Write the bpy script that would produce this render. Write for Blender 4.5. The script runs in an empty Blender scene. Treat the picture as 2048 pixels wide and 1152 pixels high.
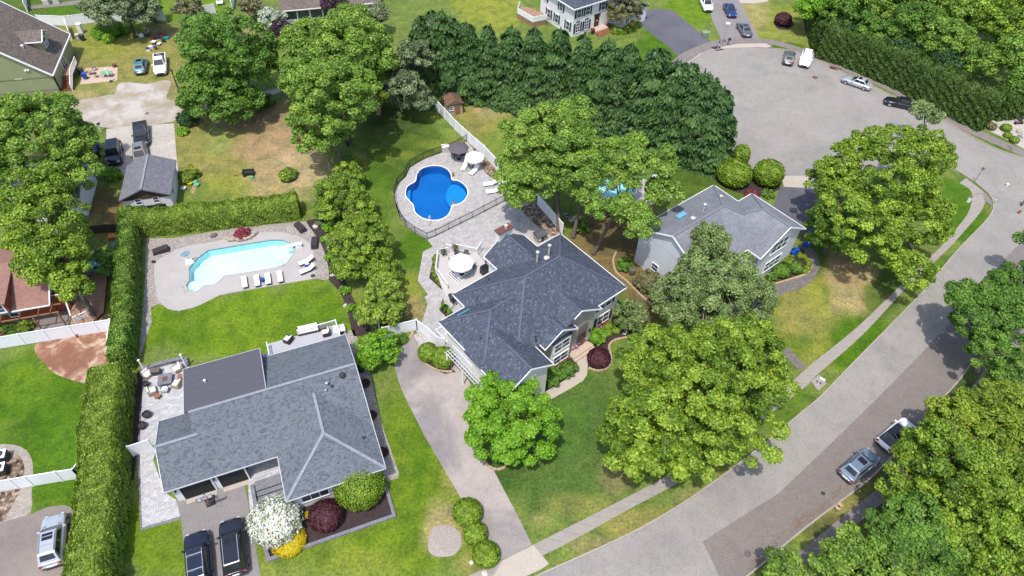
import bpy, bmesh, math, random
import numpy as np
from mathutils import Vector, Matrix
from mathutils.geometry import tessellate_polygon
R = math.radians
# ---------------------------------------------------------------- camera, world, sun, exposure
sc = bpy.context.scene
COL = bpy.data.collections.new("place"); sc.collection.children.link(COL)
FPX, CX, CY = 1365.0, 1024.0, 576.0
PITCH, ROLL, CAMH = R(47.5), R(2.3), 59.0
fw = np.array([0, math.cos(PITCH), -math.sin(PITCH)])
r0 = np.array([1.0, 0, 0]); u0 = np.cross(r0, fw)
rt = math.cos(ROLL)*r0 + math.sin(ROLL)*u0
up = -math.sin(ROLL)*r0 + math.cos(ROLL)*u0
cam_d = bpy.data.cameras.new("camera"); cam = bpy.data.objects.new("camera", cam_d); COL.objects.link(cam)
cam_d.sensor_width = 36.0; cam_d.lens = 36.0*FPX/2048.0; cam_d.clip_start = 0.5; cam_d.clip_end = 3000
cam.matrix_world = Matrix(((rt[0], up[0], -fw[0], 0), (rt[1], up[1], -fw[1], 0), (rt[2], up[2], -fw[2], CAMH), (0, 0, 0, 1)))
sc.camera = cam
SUN_EL, SHADOW_AZ = R(68), R(69)
sd = np.array([-math.cos(SHADOW_AZ)*math.cos(SUN_EL), -math.sin(SHADOW_AZ)*math.cos(SUN_EL), math.sin(SUN_EL)])
w = bpy.data.worlds.new("World"); sc.world = w; w.use_nodes = True
nt = w.node_tree; sky = nt.nodes.new("ShaderNodeTexSky"); sky.sky_type = 'NISHITA'; sky.sun_disc = False
sky.sun_elevation = SUN_EL; sky.sun_rotation = math.atan2(sd[0], sd[1]); sky.dust_density = 2.0; sky.ozone_density = 1.0
nt.links.new(sky.outputs[0], nt.nodes["Background"].inputs[0]); nt.nodes["Background"].inputs[1].default_value = 0.15
sl = bpy.data.lights.new("sun", 'SUN'); sl.energy = 2.5; sl.angle = R(1.0); sl.color = (1.0, 0.955, 0.89)
so = bpy.data.objects.new("sun", sl); COL.objects.link(so)
so.rotation_euler = Vector(tuple(sd)).to_track_quat('Z', 'Y').to_euler()
sc.view_settings.view_transform = 'Standard'; sc.view_settings.look = 'None'
sc.view_settings.exposure = 0.76; sc.view_settings.gamma = 1.0; sc.view_settings.use_curve_mapping = False
sc.cycles.max_bounces = 6; sc.cycles.transparent_max_bounces = 12

def g(px, py, z=0.0):
    """where the sight line through photo position (px,py) meets the height z"""
    d = fw*FPX + rt*(px-CX) - up*(py-CY)
    t = (CAMH-z)/-d[2]
    return Vector((d[0]*t, d[1]*t, z))
def mpp(px, py, z=0.0):
    """metres per photo pixel at that spot"""
    p = g(px, py, z); return float((np.array([p.x, p.y, p.z-CAMH])@fw)/FPX)

# ---------------------------------------------------------------- materials
MATS = {}
def srgb(r, g_, b):
    f = lambda c: c/12.92 if c <= 0.04045 else ((c+0.055)/1.055)**2.4
    return (f(r/255), f(g_/255), f(b/255))
def new_mat(name):
    m = bpy.data.materials.new(name); m.use_nodes = True
    nt = m.node_tree; b = nt.nodes["Principled BSDF"]; MATS[name] = m
    return m, nt, b
def nd(nt, t, **kw):
    n = nt.nodes.new(t)
    for k, v in kw.items(): setattr(n, k, v)
    return n
def noise(nt, scale, detail=4, rough=0.55, vec=None, dist=0.0):
    n = nd(nt, "ShaderNodeTexNoise"); n.inputs["Scale"].default_value = scale; n.inputs["Detail"].default_value = detail
    n.inputs["Roughness"].default_value = rough; n.inputs["Distortion"].default_value = dist
    if vec is None:
        tc = nd(nt, "ShaderNodeTexCoord"); vec = tc.outputs["Object"]
    nt.links.new(vec, n.inputs["Vector"]); return n
def ramp(nt, fac, stops):
    r = nd(nt, "ShaderNodeValToRGB"); e = r.color_ramp.elements
    e[0].position = stops[0][0]; e[0].color = (*stops[0][1], 1)
    e[1].position = stops[-1][0]; e[1].color = (*stops[-1][1], 1)
    for p, c in stops[1:-1]:
        k = e.new(p); k.color = (*c, 1)
    nt.links.new(fac, r.inputs[0]); return r
def mixc(nt, fac, a, b, mode='MIX'):
    m = nd(nt, "ShaderNodeMix", data_type='RGBA', blend_type=mode)
    for s, v in ((0, fac), (6, a), (7, b)):
        if hasattr(v, "is_linked") or isinstance(v, bpy.types.NodeSocket): nt.links.new(v, m.inputs[s])
        elif s == 0: m.inputs[0].default_value = v
        else: m.inputs[s].default_value = (*v, 1)
    return m.outputs[2]
def sc_(c, k): return tuple(min(1, x*k) for x in c)
def bumpn(nt, b, h, strength, dist):
    bp = nd(nt, "ShaderNodeBump"); bp.inputs["Strength"].default_value = strength; bp.inputs["Distance"].default_value = dist
    nt.links.new(h, bp.inputs["Height"]); nt.links.new(bp.outputs[0], b.inputs["Normal"])
def simple(name, c, rough=0.6, var=0.12, scale=3.0, metal=0.0, bump=0.0, spec=0.5, fine=None):
    m, nt, b = new_mat(name)
    n = noise(nt, scale, 5, 0.6)
    r = ramp(nt, n.outputs[0], [(0.25, sc_(c, 1-var)), (0.75, sc_(c, 1+var))]); out = r.outputs[0]
    if fine:
        n2 = noise(nt, fine[0], 2, 0.7); r2 = ramp(nt, n2.outputs[0], [(0.3, (1-fine[1],)*3), (0.7, (1+fine[1],)*3)])
        out = mixc(nt, 1.0, out, r2.outputs[0], 'MULTIPLY')
    nt.links.new(out, b.inputs["Base Color"])
    b.inputs["Roughness"].default_value = rough; b.inputs["Metallic"].default_value = metal
    b.inputs["Specular IOR Level"].default_value = spec
    if bump: bumpn(nt, b, n.outputs[0], 0.5, bump)
    return m
# sunlit albedos (exposure lifts them to the photograph's values)
E_ = 0.62
def pc(r, g_, b, k=1.0):
    c = srgb(r, g_, b); return tuple(x*E_*k for x in c)

def asphalt(name, c, patch=0.10, fine=0.22, streak=None):
    m, nt, b = new_mat(name)
    n1 = noise(nt, 0.22, 6, 0.62); r1 = ramp(nt, n1.outputs[0], [(0.3, sc_(c, 1-patch)), (0.7, sc_(c, 1+patch))])
    n2 = noise(nt, 9.0, 4, 0.85); r2 = ramp(nt, n2.outputs[0], [(0.32, (1-fine,)*3), (0.68, (1+fine,)*3)])
    o = mixc(nt, 1.0, r1.outputs[0], r2.outputs[0], 'MULTIPLY')
    n3 = noise(nt, 1.2, 6, 0.75, dist=0.8); r3 = ramp(nt, n3.outputs[0], [(0.40, (0.9, 0.9, 0.9)), (0.52, (1.0, 1.0, 1.0)), (0.75, (1.04, 1.03, 1.02))])
    o = mixc(nt, 1.0, o, r3.outputs[0], 'MULTIPLY')
    if streak:
        n4 = noise(nt, 0.09, 5, 0.6, dist=1.5); r4 = ramp(nt, n4.outputs[0], [(0.45, (1, 1, 1)), (0.62, streak)])
        o = mixc(nt, 1.0, o, r4.outputs[0], 'MULTIPLY')
    v = nd(nt, "ShaderNodeTexVoronoi", feature='DISTANCE_TO_EDGE'); v.inputs["Scale"].default_value = 0.16
    tc = nd(nt, "ShaderNodeTexCoord"); nn = noise(nt, 1.1, 4, 0.7)
    va = nd(nt, "ShaderNodeVectorMath", operation='ADD'); nt.links.new(tc.outputs["Object"], va.inputs[0])
    vs = nd(nt, "ShaderNodeVectorMath", operation='SCALE'); nt.links.new(nn.outputs["Color"], vs.inputs[0]); vs.inputs["Scale"].default_value = 2.2
    nt.links.new(vs.outputs[0], va.inputs[1]); nt.links.new(va.outputs[0], v.inputs["Vector"])
    rc = ramp(nt, v.outputs["Distance"], [(0.0, (0.82, 0.82, 0.82)), (0.006, (1, 1, 1))])
    o = mixc(nt, 1.0, o, rc.outputs[0], 'MULTIPLY')
    nt.links.new(o, b.inputs["Base Color"]); b.inputs["Roughness"].default_value = 0.9; b.inputs["Specular IOR Level"].default_value = 0.25
    bumpn(nt, b, n2.outputs[0], 0.3, 0.01); return m
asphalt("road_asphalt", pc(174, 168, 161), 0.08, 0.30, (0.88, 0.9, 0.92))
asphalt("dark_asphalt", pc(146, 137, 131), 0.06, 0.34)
asphalt("drive_asphalt", pc(194, 183, 176), 0.10, 0.22, (0.66, 0.68, 0.73))
asphalt("grey_drive", pc(158, 152, 150), 0.06, 0.22)
asphalt("black_drive", pc(112, 111, 120), 0.10, 0.12, (1.18, 1.18, 1.18))
asphalt("brown_drive", pc(160, 148, 140), 0.08, 0.12, (0.9, 0.9, 0.92))
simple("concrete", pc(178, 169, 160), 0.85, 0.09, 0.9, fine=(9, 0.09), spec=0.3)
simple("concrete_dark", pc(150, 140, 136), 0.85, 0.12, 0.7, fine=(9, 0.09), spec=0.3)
simple("concrete_apron", pc(208, 196, 182), 0.85, 0.06, 0.8, fine=(8, 0.08), spec=0.3)
simple("kerb_concrete", pc(186, 176, 164), 0.85, 0.14, 0.8, fine=(7, 0.1))
simple("pool_concrete", pc(200, 194, 190), 0.8, 0.10, 0.35, fine=(5, 0.08))
simple("mulch", pc(78, 66, 66), 0.95, 0.25, 2.0, fine=(9, 0.45), spec=0.1)
simple("soil", pc(150, 122, 100), 0.95, 0.2, 0.8, fine=(7, 0.2), spec=0.1)

def gravel(name, c1, c2, scale=5.5, rng=1.0):
    m, nt, b = new_mat(name)
    tc = nd(nt, "ShaderNodeTexCoord"); v = nd(nt, "ShaderNodeTexVoronoi"); v.inputs["Scale"].default_value = scale
    nt.links.new(tc.outputs["Object"], v.inputs["Vector"])
    sp = nd(nt, "ShaderNodeSeparateColor"); nt.links.new(v.outputs["Color"], sp.inputs[0])
    r = ramp(nt, sp.outputs[0], [(0.0, sc_(c1, 1-0.5*rng)), (0.35, c1), (0.8, c2), (1.0, sc_(c2, 1+0.25*rng))])
    d = ramp(nt, v.outputs["Distance"], [(0.2, (1, 1, 1)), (0.75, (0.62, 0.6, 0.6))])
    o = mixc(nt, 0.8, r.outputs[0], d.outputs[0], 'MULTIPLY')
    n = noise(nt, 0.5, 5, 0.6); rn = ramp(nt, n.outputs[0], [(0.3, (0.9, 0.9, 0.9)), (0.7, (1.08, 1.08, 1.08))])
    o = mixc(nt, 1.0, o, rn.outputs[0], 'MULTIPLY')
    nt.links.new(o, b.inputs["Base Color"]); b.inputs["Roughness"].default_value = 0.9; b.inputs["Specular IOR Level"].default_value = 0.2
    bumpn(nt, b, v.outputs["Distance"], -0.5, 0.04); return m
gravel("gravel", pc(190, 180, 172), pc(212, 204, 198), 11.0, .7)
gravel("fine_gravel", pc(200, 186, 176), pc(212, 200, 190), 22.0, .4)
gravel("river_stone", pc(140, 118, 98), pc(188, 170, 150), 3.2, 1.3)
gravel("white_gravel", pc(222, 214, 204), pc(236, 228, 216), 11.0, 0.3)

def pavers(name, c1, c2, joint, sx, sy, ang=0.0, var=0.25):
    m, nt, b = new_mat(name)
    tc = nd(nt, "ShaderNodeTexCoord"); mp = nd(nt, "ShaderNodeMapping"); mp.inputs["Rotation"].default_value = (0, 0, ang)
    nt.links.new(tc.outputs["Object"], mp.inputs["Vector"])
    br = nd(nt, "ShaderNodeTexBrick"); br.inputs["Scale"].default_value = 1.0; br.inputs["Brick Width"].default_value = sx
    br.inputs["Row Height"].default_value = sy; br.inputs["Mortar Size"].default_value = 0.012; br.inputs["Color1"].default_value = (*c1, 1)
    br.inputs["Color2"].default_value = (*c2, 1); br.inputs["Mortar"].default_value = (*joint, 1); br.offset = 0.37; br.squash = 1.4; br.squash_frequency = 3
    nt.links.new(mp.outputs[0], br.inputs["Vector"])
    n = noise(nt, 1.3, 5, 0.65); r = ramp(nt, n.outputs[0], [(0.3, (1-var*.5,)*3), (0.7, (1+var*.4,)*3)])
    o = mixc(nt, 1.0, br.outputs["Color"], r.outputs[0], 'MULTIPLY')
    n = noise(nt, 6, 3, 0.8); r = ramp(nt, n.outputs[0], [(0.35, (1-var*.5,)*3), (0.65, (1+var*.3,)*3)])
    o = mixc(nt, 1.0, o, r.outputs[0], 'MULTIPLY')
    nt.links.new(o, b.inputs["Base Color"]); b.inputs["Roughness"].default_value = 0.8; b.inputs["Specular IOR Level"].default_value = 0.3
    return m
pavers("patio_pavers", pc(214, 210, 208), pc(190, 186, 184), pc(165, 160, 158), 0.45, 0.22, R(-41))
pavers("light_pavers", pc(232, 230, 230), pc(198, 198, 202), pc(160, 160, 164), 0.42, 0.21, R(-23))
pavers("border_pavers", pc(158, 158, 166), pc(140, 140, 150), pc(110, 110, 120), 0.3, 0.15, R(-23))
pavers("tan_pavers", pc(200, 188, 176), pc(180, 170, 160), pc(150, 140, 130), 0.3, 0.2, R(10))
pavers("walk_pavers", pc(150, 140, 138), pc(128, 120, 120), pc(100, 95, 92), 0.3, 0.2, R(-40))
pavers("brick_wall", pc(196, 104, 66), pc(170, 84, 52), pc(150, 110, 90), 0.22, 0.09)
pavers("stone_veneer", pc(228, 220, 206), pc(196, 186, 172), pc(178, 170, 158), 0.35, 0.13)

def shingles(name, c1, c2, row=0.16, wid=0.33, patch=0.10, fleck=None, mort=0.62):
    m, nt, b = new_mat(name)
    tc = nd(nt, "ShaderNodeTexCoord"); sn = nd(nt, "ShaderNodeSeparateXYZ"); nt.links.new(tc.outputs["Normal"], sn.inputs[0])
    so_ = nd(nt, "ShaderNodeSeparateXYZ"); nt.links.new(tc.outputs["Object"], so_.inputs[0])
    ax = nd(nt, "ShaderNodeMath", operation='ABSOLUTE'); nt.links.new(sn.outputs[0], ax.inputs[0])
    ay = nd(nt, "ShaderNodeMath", operation='ABSOLUTE'); nt.links.new(sn.outputs[1], ay.inputs[0])
    gt = nd(nt, "ShaderNodeMath", operation='GREATER_THAN'); nt.links.new(ax.outputs[0], gt.inputs[0]); nt.links.new(ay.outputs[0], gt.inputs[1])
    mx = nd(nt, "ShaderNodeMix", data_type='FLOAT'); nt.links.new(gt.outputs[0], mx.inputs[0]); nt.links.new(so_.outputs[0], mx.inputs[2]); nt.links.new(so_.outputs[1], mx.inputs[3])
    my = nd(nt, "ShaderNodeMix", data_type='FLOAT'); nt.links.new(gt.outputs[0], my.inputs[0]); nt.links.new(so_.outputs[1], my.inputs[2]); nt.links.new(so_.outputs[0], my.inputs[3])
    cb = nd(nt, "ShaderNodeCombineXYZ"); nt.links.new(mx.outputs[0], cb.inputs[0]); nt.links.new(my.outputs[0], cb.inputs[1])
    br = nd(nt, "ShaderNodeTexBrick"); br.inputs["Scale"].default_value = 1.0; br.inputs["Brick Width"].default_value = wid
    br.inputs["Row Height"].default_value = row; br.inputs["Mortar Size"].default_value = 0.016; br.inputs["Color1"].default_value = (*c1, 1)
    br.inputs["Color2"].default_value = (*c2, 1); br.inputs["Mortar"].default_value = (*sc_(c1, mort), 1); br.offset = 0.5
    nt.links.new(cb.outputs[0], br.inputs["Vector"]); o = br.outputs["Color"]
    n = noise(nt, 0.35, 5, 0.6); r = ramp(nt, n.outputs[0], [(0.3, (1-patch,)*3), (0.7, (1+patch,)*3)])
    o = mixc(nt, 1.0, o, r.outputs[0], 'MULTIPLY')
    if fleck:
        mp = nd(nt, "ShaderNodeMapping"); mp.inputs["Scale"].default_value = ((8.0, 4.8, 1) if fleck > 1 else (4.6, 6.5, 1)); nt.links.new(cb.outputs[0], mp.inputs["Vector"])
        wn = nd(nt, "ShaderNodeTexVoronoi"); wn.inputs["Scale"].default_value = 1.0; wn.inputs["Randomness"].default_value = 0.75; nt.links.new(mp.outputs[0], wn.inputs["Vector"])
        s2 = nd(nt, "ShaderNodeSeparateColor"); nt.links.new(wn.outputs["Color"], s2.inputs[0])
        rr = ramp(nt, s2.outputs[0], [(0.0, (0.82,)*3), (0.62, (1, 1, 1)), (0.8, (1.05,)*3), (0.93, (fleck,)*3)] if fleck > 1 else [(0.0, (fleck,)*3), (0.2, (fleck*1.15,)*3), (0.34, (1, 1, 1)), (1.0, (1.12,)*3)])
        o = mixc(nt, 1.0, o, rr.outputs[0], 'MULTIPLY')
    n = noise(nt, 8, 3, 0.8); r = ramp(nt, n.outputs[0], [(0.3, (0.86,)*3), (0.7, (1.12,)*3)])
    o = mixc(nt, 1.0, o, r.outputs[0], 'MULTIPLY')
    nt.links.new(o, b.inputs["Base Color"]); b.inputs["Roughness"].default_value = 0.88; b.inputs["Specular IOR Level"].default_value = 0.3
    bumpn(nt, b, br.outputs["Fac"], -0.25, 0.02); return m
shingles("shingle_grey", pc(127, 134, 143), pc(114, 121, 131), 0.17, 0.3, 0.05, 0.68, 0.7)
shingles("shingle_dark", pc(98, 106, 121), pc(82, 90, 105), 0.17, 0.36, 0.07, 1.7)
shingles("shingle_light", pc(158, 161, 168), pc(138, 141, 150), 0.16, 0.34, 0.16)
shingles("shingle_brown", pc(146, 132, 122), pc(116, 104, 98), 0.18, 0.36, 0.08, 1.25)
shingles("shingle_red", pc(184, 142, 128), pc(166, 124, 112), 0.18, 0.36, 0.08)
shingles("shingle_shed", pc(150, 150, 158), pc(122, 124, 134), 0.18, 0.36, 0.06)
shingles("shingle_small", pc(150, 118, 96), pc(120, 90, 72), 0.18, 0.36, 0.2)
shingles("cedar_shingle", pc(110, 88, 72), pc(80, 64, 54), 0.16, 0.16, 0.1)
simple("ridge_cap", pc(160, 165, 172), 0.85, 0.10, 2.0, fine=(4, 0.1))
simple("ridge_cap_dark", pc(98, 107, 126), 0.85, 0.10, 2.0)
simple("ridge_cap_light", pc(140, 142, 146), 0.85, 0.10, 2.0)

def siding(name, c, row=0.11):
    m, nt, b = new_mat(name)
    tc = nd(nt, "ShaderNodeTexCoord"); w_ = nd(nt, "ShaderNodeTexWave", bands_direction='Z', wave_profile='SAW'); w_.inputs["Scale"].default_value = 0.314/row
    nt.links.new(tc.outputs["Object"], w_.inputs["Vector"])
    r = ramp(nt, w_.outputs[0], [(0.0, sc_(c, 0.78)), (0.16, c), (1.0, sc_(c, 1.04))])
    n = noise(nt, 1.2, 5, 0.6); rn = ramp(nt, n.outputs[0], [(0.3, (0.94,)*3), (0.7, (1.04,)*3)])
    o = mixc(nt, 1.0, r.outputs[0], rn.outputs[0], 'MULTIPLY')
    nt.links.new(o, b.inputs["Base Color"]); b.inputs["Roughness"].default_value = 0.6; bumpn(nt, b, w_.outputs[0], 0.3, 0.01); return m
siding("siding_white", (0.74, 0.74, 0.76)); siding("siding_green", pc(178, 182, 140), 0.14); siding("siding_cream", (0.72, 0.71, 0.66))
siding("siding_grey", (0.60, 0.62, 0.65)); siding("deck_grey", pc(196, 196, 202), 0.14)
def boards(name, c, row=0.14, direction='X', var=0.25):
    m, nt, b = new_mat(name)
    tc = nd(nt, "ShaderNodeTexCoord"); w_ = nd(nt, "ShaderNodeTexWave", bands_direction=direction, wave_profile='SAW'); w_.inputs["Scale"].default_value = 0.314/row
    nt.links.new(tc.outputs["Object"], w_.inputs["Vector"])
    r = ramp(nt, w_.outputs[0], [(0.0, sc_(c, 0.6 if row < .5 else .86)), (0.12, c), (1.0, sc_(c, 1.05))])
    n = noise(nt, 2.2, 5, 0.6); rn = ramp(nt, n.outputs[0], [(0.3, (1-var,)*3), (0.7, (1+var*.6,)*3)])
    o = mixc(nt, 1.0, r.outputs[0], rn.outputs[0], 'MULTIPLY')
    nt.links.new(o, b.inputs["Base Color"]); b.inputs["Roughness"].default_value = 0.75; return m
boards("flat_roof", pc(100, 99, 108), 0.95, "Y", 0.05); boards("deck_boards", pc(200, 200, 206), 0.14, 'X', 0.06); boards("deck_light", pc(216, 212, 208), 0.14, 'X', 0.05)
boards("deck_brown", pc(184, 146, 120), 0.14, 'X', 0.25); boards("wood_red", pc(150, 84, 54), 0.14, 'X', 0.2)
simple("wood", pc(170, 128, 90), 0.7, 0.2, 4); simple("wood_pale", pc(214, 180, 134), 0.7, 0.12, 4)
simple("gutter_grey", (0.5, 0.51, 0.53), 0.5, 0.05)
simple("white_trim", (0.80, 0.80, 0.81), 0.45, 0.03); simple("vinyl", (0.78, 0.78, 0.81), 0.4, 0.03, 0.8)
simple("white_paint", (0.80, 0.80, 0.80), 0.5, 0.03); simple("black_metal", (0.018, 0.018, 0.022), 0.4, 0.1, 4, 0.3)
simple("dark_plastic", (0.03, 0.03, 0.035), 0.5, 0.1); simple("steel", (0.55, 0.56, 0.58), 0.3, 0.05, 3, 0.8)
simple("wicker_tan", pc(190, 174, 156), 0.8, 0.15, 12, fine=(30, 0.2)); simple("wicker_dark", pc(66, 58, 62), 0.8, 0.15, 12)
simple("cushion", (0.72, 0.70, 0.66), 0.9, 0.05); simple("cushion_white", (0.80, 0.79, 0.80), 0.9, 0.04)
simple("canvas_white", (0.82, 0.81, 0.80), 0.9, 0.03); simple("canvas_dark", pc(112, 104, 112), 0.9, 0.08)
simple("blue_plastic", pc(30, 90, 190), 0.4, 0.1); simple("light_blue", pc(120, 190, 220), 0.5, 0.1); simple("teal", pc(40, 160, 180), 0.5, 0.1)
simple("red", pc(190, 50, 50), 0.5, 0.1); simple("orange", pc(224, 130, 60), 0.5, 0.1); simple("yellow", pc(220, 196, 40), 0.6, 0.1)
simple("green_plastic", pc(120, 200, 150), 0.5, 0.1); simple("green_box", pc(150, 176, 140), 0.6, 0.05); simple("dark_green", pc(40, 60, 56), 0.6, 0.1)
simple("terracotta", pc(170, 110, 80), 0.8, 0.15, 6); simple("rock", pc(196, 182, 160), 0.9, 0.25, 2.5, bump=0.1); simple("rock_white", pc(226, 220, 210), 0.9, 0.1, 3, bump=0.05)
simple("rock_dark", pc(120, 110, 108), 0.9, 0.2, 2.5, bump=0.08); simple("edging_stone", pc(200, 176, 146), 0.9, 0.15, 2)
simple("chimney_cap", pc(120, 76, 60), 0.8, 0.25, 5); simple("tan_brick", pc(220, 196, 176), 0.85, 0.1, 3)
simple("bark", pc(120, 110, 100), 0.9, 0.3, 5, bump=0.03, fine=(14, 0.25)); simple("bark_dark", pc(84, 74, 66), 0.9, 0.3, 5, bump=0.03); simple("bark_pale", pc(176, 168, 156), 0.9, 0.25, 6, bump=0.02)
simple("rust", pc(130, 84, 64), 0.9, 0.3, 6); simple("well_metal", pc(120, 96, 84), 0.7, 0.2, 4, 0.2); simple("well_dark", pc(60, 46, 42), 0.9, 0.2, 4)
simple("skin", (0.50, 0.30, 0.22), 0.6, 0.05); simple("denim", pc(70, 84, 120), 0.9, 0.1); simple("hair", (0.03, 0.02, 0.015), 0.8, 0.1)
simple("rubber", (0.015, 0.015, 0.016), 0.75, 0.1); 
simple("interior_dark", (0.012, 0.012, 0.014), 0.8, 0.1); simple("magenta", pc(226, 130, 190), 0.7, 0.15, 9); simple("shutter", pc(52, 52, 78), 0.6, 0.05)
simple("door_dark", pc(84, 50, 46), 0.4, 0.1); simple("door_garage", (0.76, 0.76, 0.77), 0.5, 0.03); simple("lamp_glass", (0.7, 0.7, 0.7), 0.2, 0.02)
simple("siding_dark", pc(92, 116, 120), 0.7, 0.1); simple("garage_floor", pc(60, 50, 50), 0.9, 0.2)
def glass(name, c, rough=0.06, var=0.3):
    m, nt, b = new_mat(name)
    n = noise(nt, 1.3, 3); r = ramp(nt, n.outputs[0], [(0.35, sc_(c, 1-var)), (0.65, sc_(c, 1+var))])
    nt.links.new(r.outputs[0], b.inputs["Base Color"]); b.inputs["Roughness"].default_value = rough; b.inputs["Specular IOR Level"].default_value = 0.55
    return m
glass("window_glass", (0.06, 0.075, 0.10)); glass("car_glass", (0.02, 0.025, 0.03), .1); glass("sun_roof", (0.012, 0.012, 0.016))
def paint(name, c, rough=0.28, metal=0.25, coat=0.6):
    m, nt, b = new_mat(name)
    n = noise(nt, 2.0, 3); r = ramp(nt, n.outputs[0], [(0.3, sc_(c, 0.95)), (0.7, sc_(c, 1.04))])
    nt.links.new(r.outputs[0], b.inputs["Base Color"]); b.inputs["Roughness"].default_value = rough; b.inputs["Metallic"].default_value = metal
    b.inputs["Coat Weight"].default_value = coat; b.inputs["Coat Roughness"].default_value = 0.05; return m
paint("paint_white", (0.78, 0.78, 0.80), 0.3, 0.0); paint("paint_silver", (0.50, 0.52, 0.55), 0.32, 0.45); paint("paint_black", (0.016, 0.018, 0.026), 0.22, 0.2)
paint("paint_navy", (0.012, 0.016, 0.034), 0.22, 0.2); paint("paint_blue", (0.02, 0.045, 0.16), 0.25, 0.3); paint("paint_teal", (0.10, 0.23, 0.28), 0.3, 0.3)
paint("paint_grey", (0.12, 0.13, 0.14), 0.28, 0.4); paint("paint_bluegrey", (0.20, 0.25, 0.31), 0.3, 0.4); paint("paint_tan", (0.24, 0.23, 0.21), 0.3, 0.35)
paint("light_red", (0.35, 0.02, 0.03), 0.2, 0.0); paint("light_clear", (0.6, 0.62, 0.65), 0.12, 0.2)

def water(name, deep, mixf=0.55):
    m, nt, b = new_mat(name); out = nt.nodes["Material Output"]
    tr = nd(nt, "ShaderNodeBsdfTransparent"); tr.inputs[0].default_value = (*deep, 1)
    gl = nd(nt, "ShaderNodeBsdfGlossy"); gl.inputs["Roughness"].default_value = 0.06
    n = noise(nt, 2.5, 4, 0.6, dist=0.5); bp = nd(nt, "ShaderNodeBump"); bp.inputs["Strength"].default_value = 0.5; bp.inputs["Distance"].default_value = 0.03
    nt.links.new(n.outputs[0], bp.inputs["Height"]); nt.links.new(bp.outputs[0], gl.inputs["Normal"])
    fr = nd(nt, "ShaderNodeFresnel"); fr.inputs[0].default_value = 1.33; nt.links.new(bp.outputs[0], fr.inputs["Normal"])
    mx = nd(nt, "ShaderNodeMixShader"); nt.links.new(fr.outputs[0], mx.inputs[0]); nt.links.new(tr.outputs[0], mx.inputs[1]); nt.links.new(gl.outputs[0], mx.inputs[2])
    nt.links.new(mx.outputs[0], out.inputs["Surface"]); return m
water("pool_water", (0.84, 0.965, 0.985)); water("pool_water_blue", (0.5, 0.80, 0.95))
def liner(name, c1, c2, s=3.0):
    m, nt, b = new_mat(name)
    tc = nd(nt, "ShaderNodeTexCoord"); v = nd(nt, "ShaderNodeTexVoronoi", feature='DISTANCE_TO_EDGE'); v.inputs["Scale"].default_value = s
    nt.links.new(tc.outputs["Object"], v.inputs["Vector"]); r = ramp(nt, v.outputs["Distance"], [(0.0, c2), (0.10, c1)])
    n = noise(nt, 0.4, 4, 0.6); r2 = ramp(nt, n.outputs[0], [(0.3, (0.88,)*3), (0.7, (1.1,)*3)])
    o = mixc(nt, 1.0, r.outputs[0], r2.outputs[0], 'MULTIPLY'); nt.links.new(o, b.inputs["Base Color"]); b.inputs["Roughness"].default_value = 0.6; return m
liner("liner_blue", (0.001, 0.16, 0.42), (0.003, 0.21, 0.52), 4.5); liner("liner_pale", (0.62, 0.78, 0.81), (0.72, 0.84, 0.86), 1.2)
liner("liner_aqua", (0.36, 0.64, 0.67), (0.44, 0.7, 0.73), 1.2); liner("liner_midblue", (0.01, 0.29, 0.64), (0.03, 0.37, 0.72), 4.5)

def leaf(name, c_dark, c_mid, c_light, trans=0.32, rough=0.55):
    m, nt, b = new_mat(name)
    at = nd(nt, "ShaderNodeAttribute", attribute_name="tint")
    r = ramp(nt, at.outputs["Fac"], [(0.0, c_dark), (0.5, c_mid), (1.0, c_light)])
    nt.links.new(r.outputs[0], b.inputs["Base Color"]); b.inputs["Roughness"].default_value = rough; b.inputs["Specular IOR Level"].default_value = 0.35
    tl = nd(nt, "ShaderNodeBsdfTranslucent"); r2 = mixc(nt, 1.0, r.outputs[0], (1.0, 1.15, 0.55), 'MULTIPLY'); nt.links.new(r2, tl.inputs[0])
    mx = nd(nt, "ShaderNodeMixShader"); mx.inputs[0].default_value = trans
    nt.links.new(b.outputs[0], mx.inputs[1]); nt.links.new(tl.outputs[0], mx.inputs[2]); nt.links.new(mx.outputs[0], nt.nodes["Material Output"].inputs["Surface"]); return m
leaf("leaf_maple", (0.055, 0.11, 0.010), (0.165, 0.28, 0.018), (0.40, 0.52, 0.06))
leaf("leaf_oak", (0.06, 0.125, 0.018), (0.18, 0.31, 0.036), (0.35, 0.49, 0.08))
leaf("leaf_green", (0.042, 0.105, 0.014), (0.115, 0.235, 0.026), (0.22, 0.37, 0.055))
leaf("leaf_bright", (0.065, 0.17, 0.008), (0.165, 0.36, 0.015), (0.30, 0.50, 0.05))
leaf("leaf_dark", (0.02, 0.055, 0.012), (0.036, 0.09, 0.022), (0.07, 0.145, 0.04), 0.2)
leaf("leaf_cypress", (0.024, 0.061, 0.014), (0.055, 0.127, 0.026), (0.148, 0.246, 0.062), 0.2)
leaf("leaf_arbor", (0.06, 0.115, 0.010), (0.155, 0.26, 0.018), (0.34, 0.45, 0.05), 0.22)
leaf("leaf_hedge", (0.07, 0.13, 0.014), (0.17, 0.26, 0.025), (0.36, 0.46, 0.06), 0.22)
leaf("leaf_hedge_dark", (0.035, 0.07, 0.010), (0.06, 0.115, 0.016), (0.12, 0.19, 0.03), 0.2)
leaf("leaf_hedge_mid", (0.041, 0.083, 0.011), (0.120, 0.217, 0.024), (0.334, 0.492, 0.071), 0.22)
leaf("leaf_pine", (0.08, 0.12, 0.05), (0.17, 0.22, 0.10), (0.30, 0.37, 0.19), 0.25)
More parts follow.
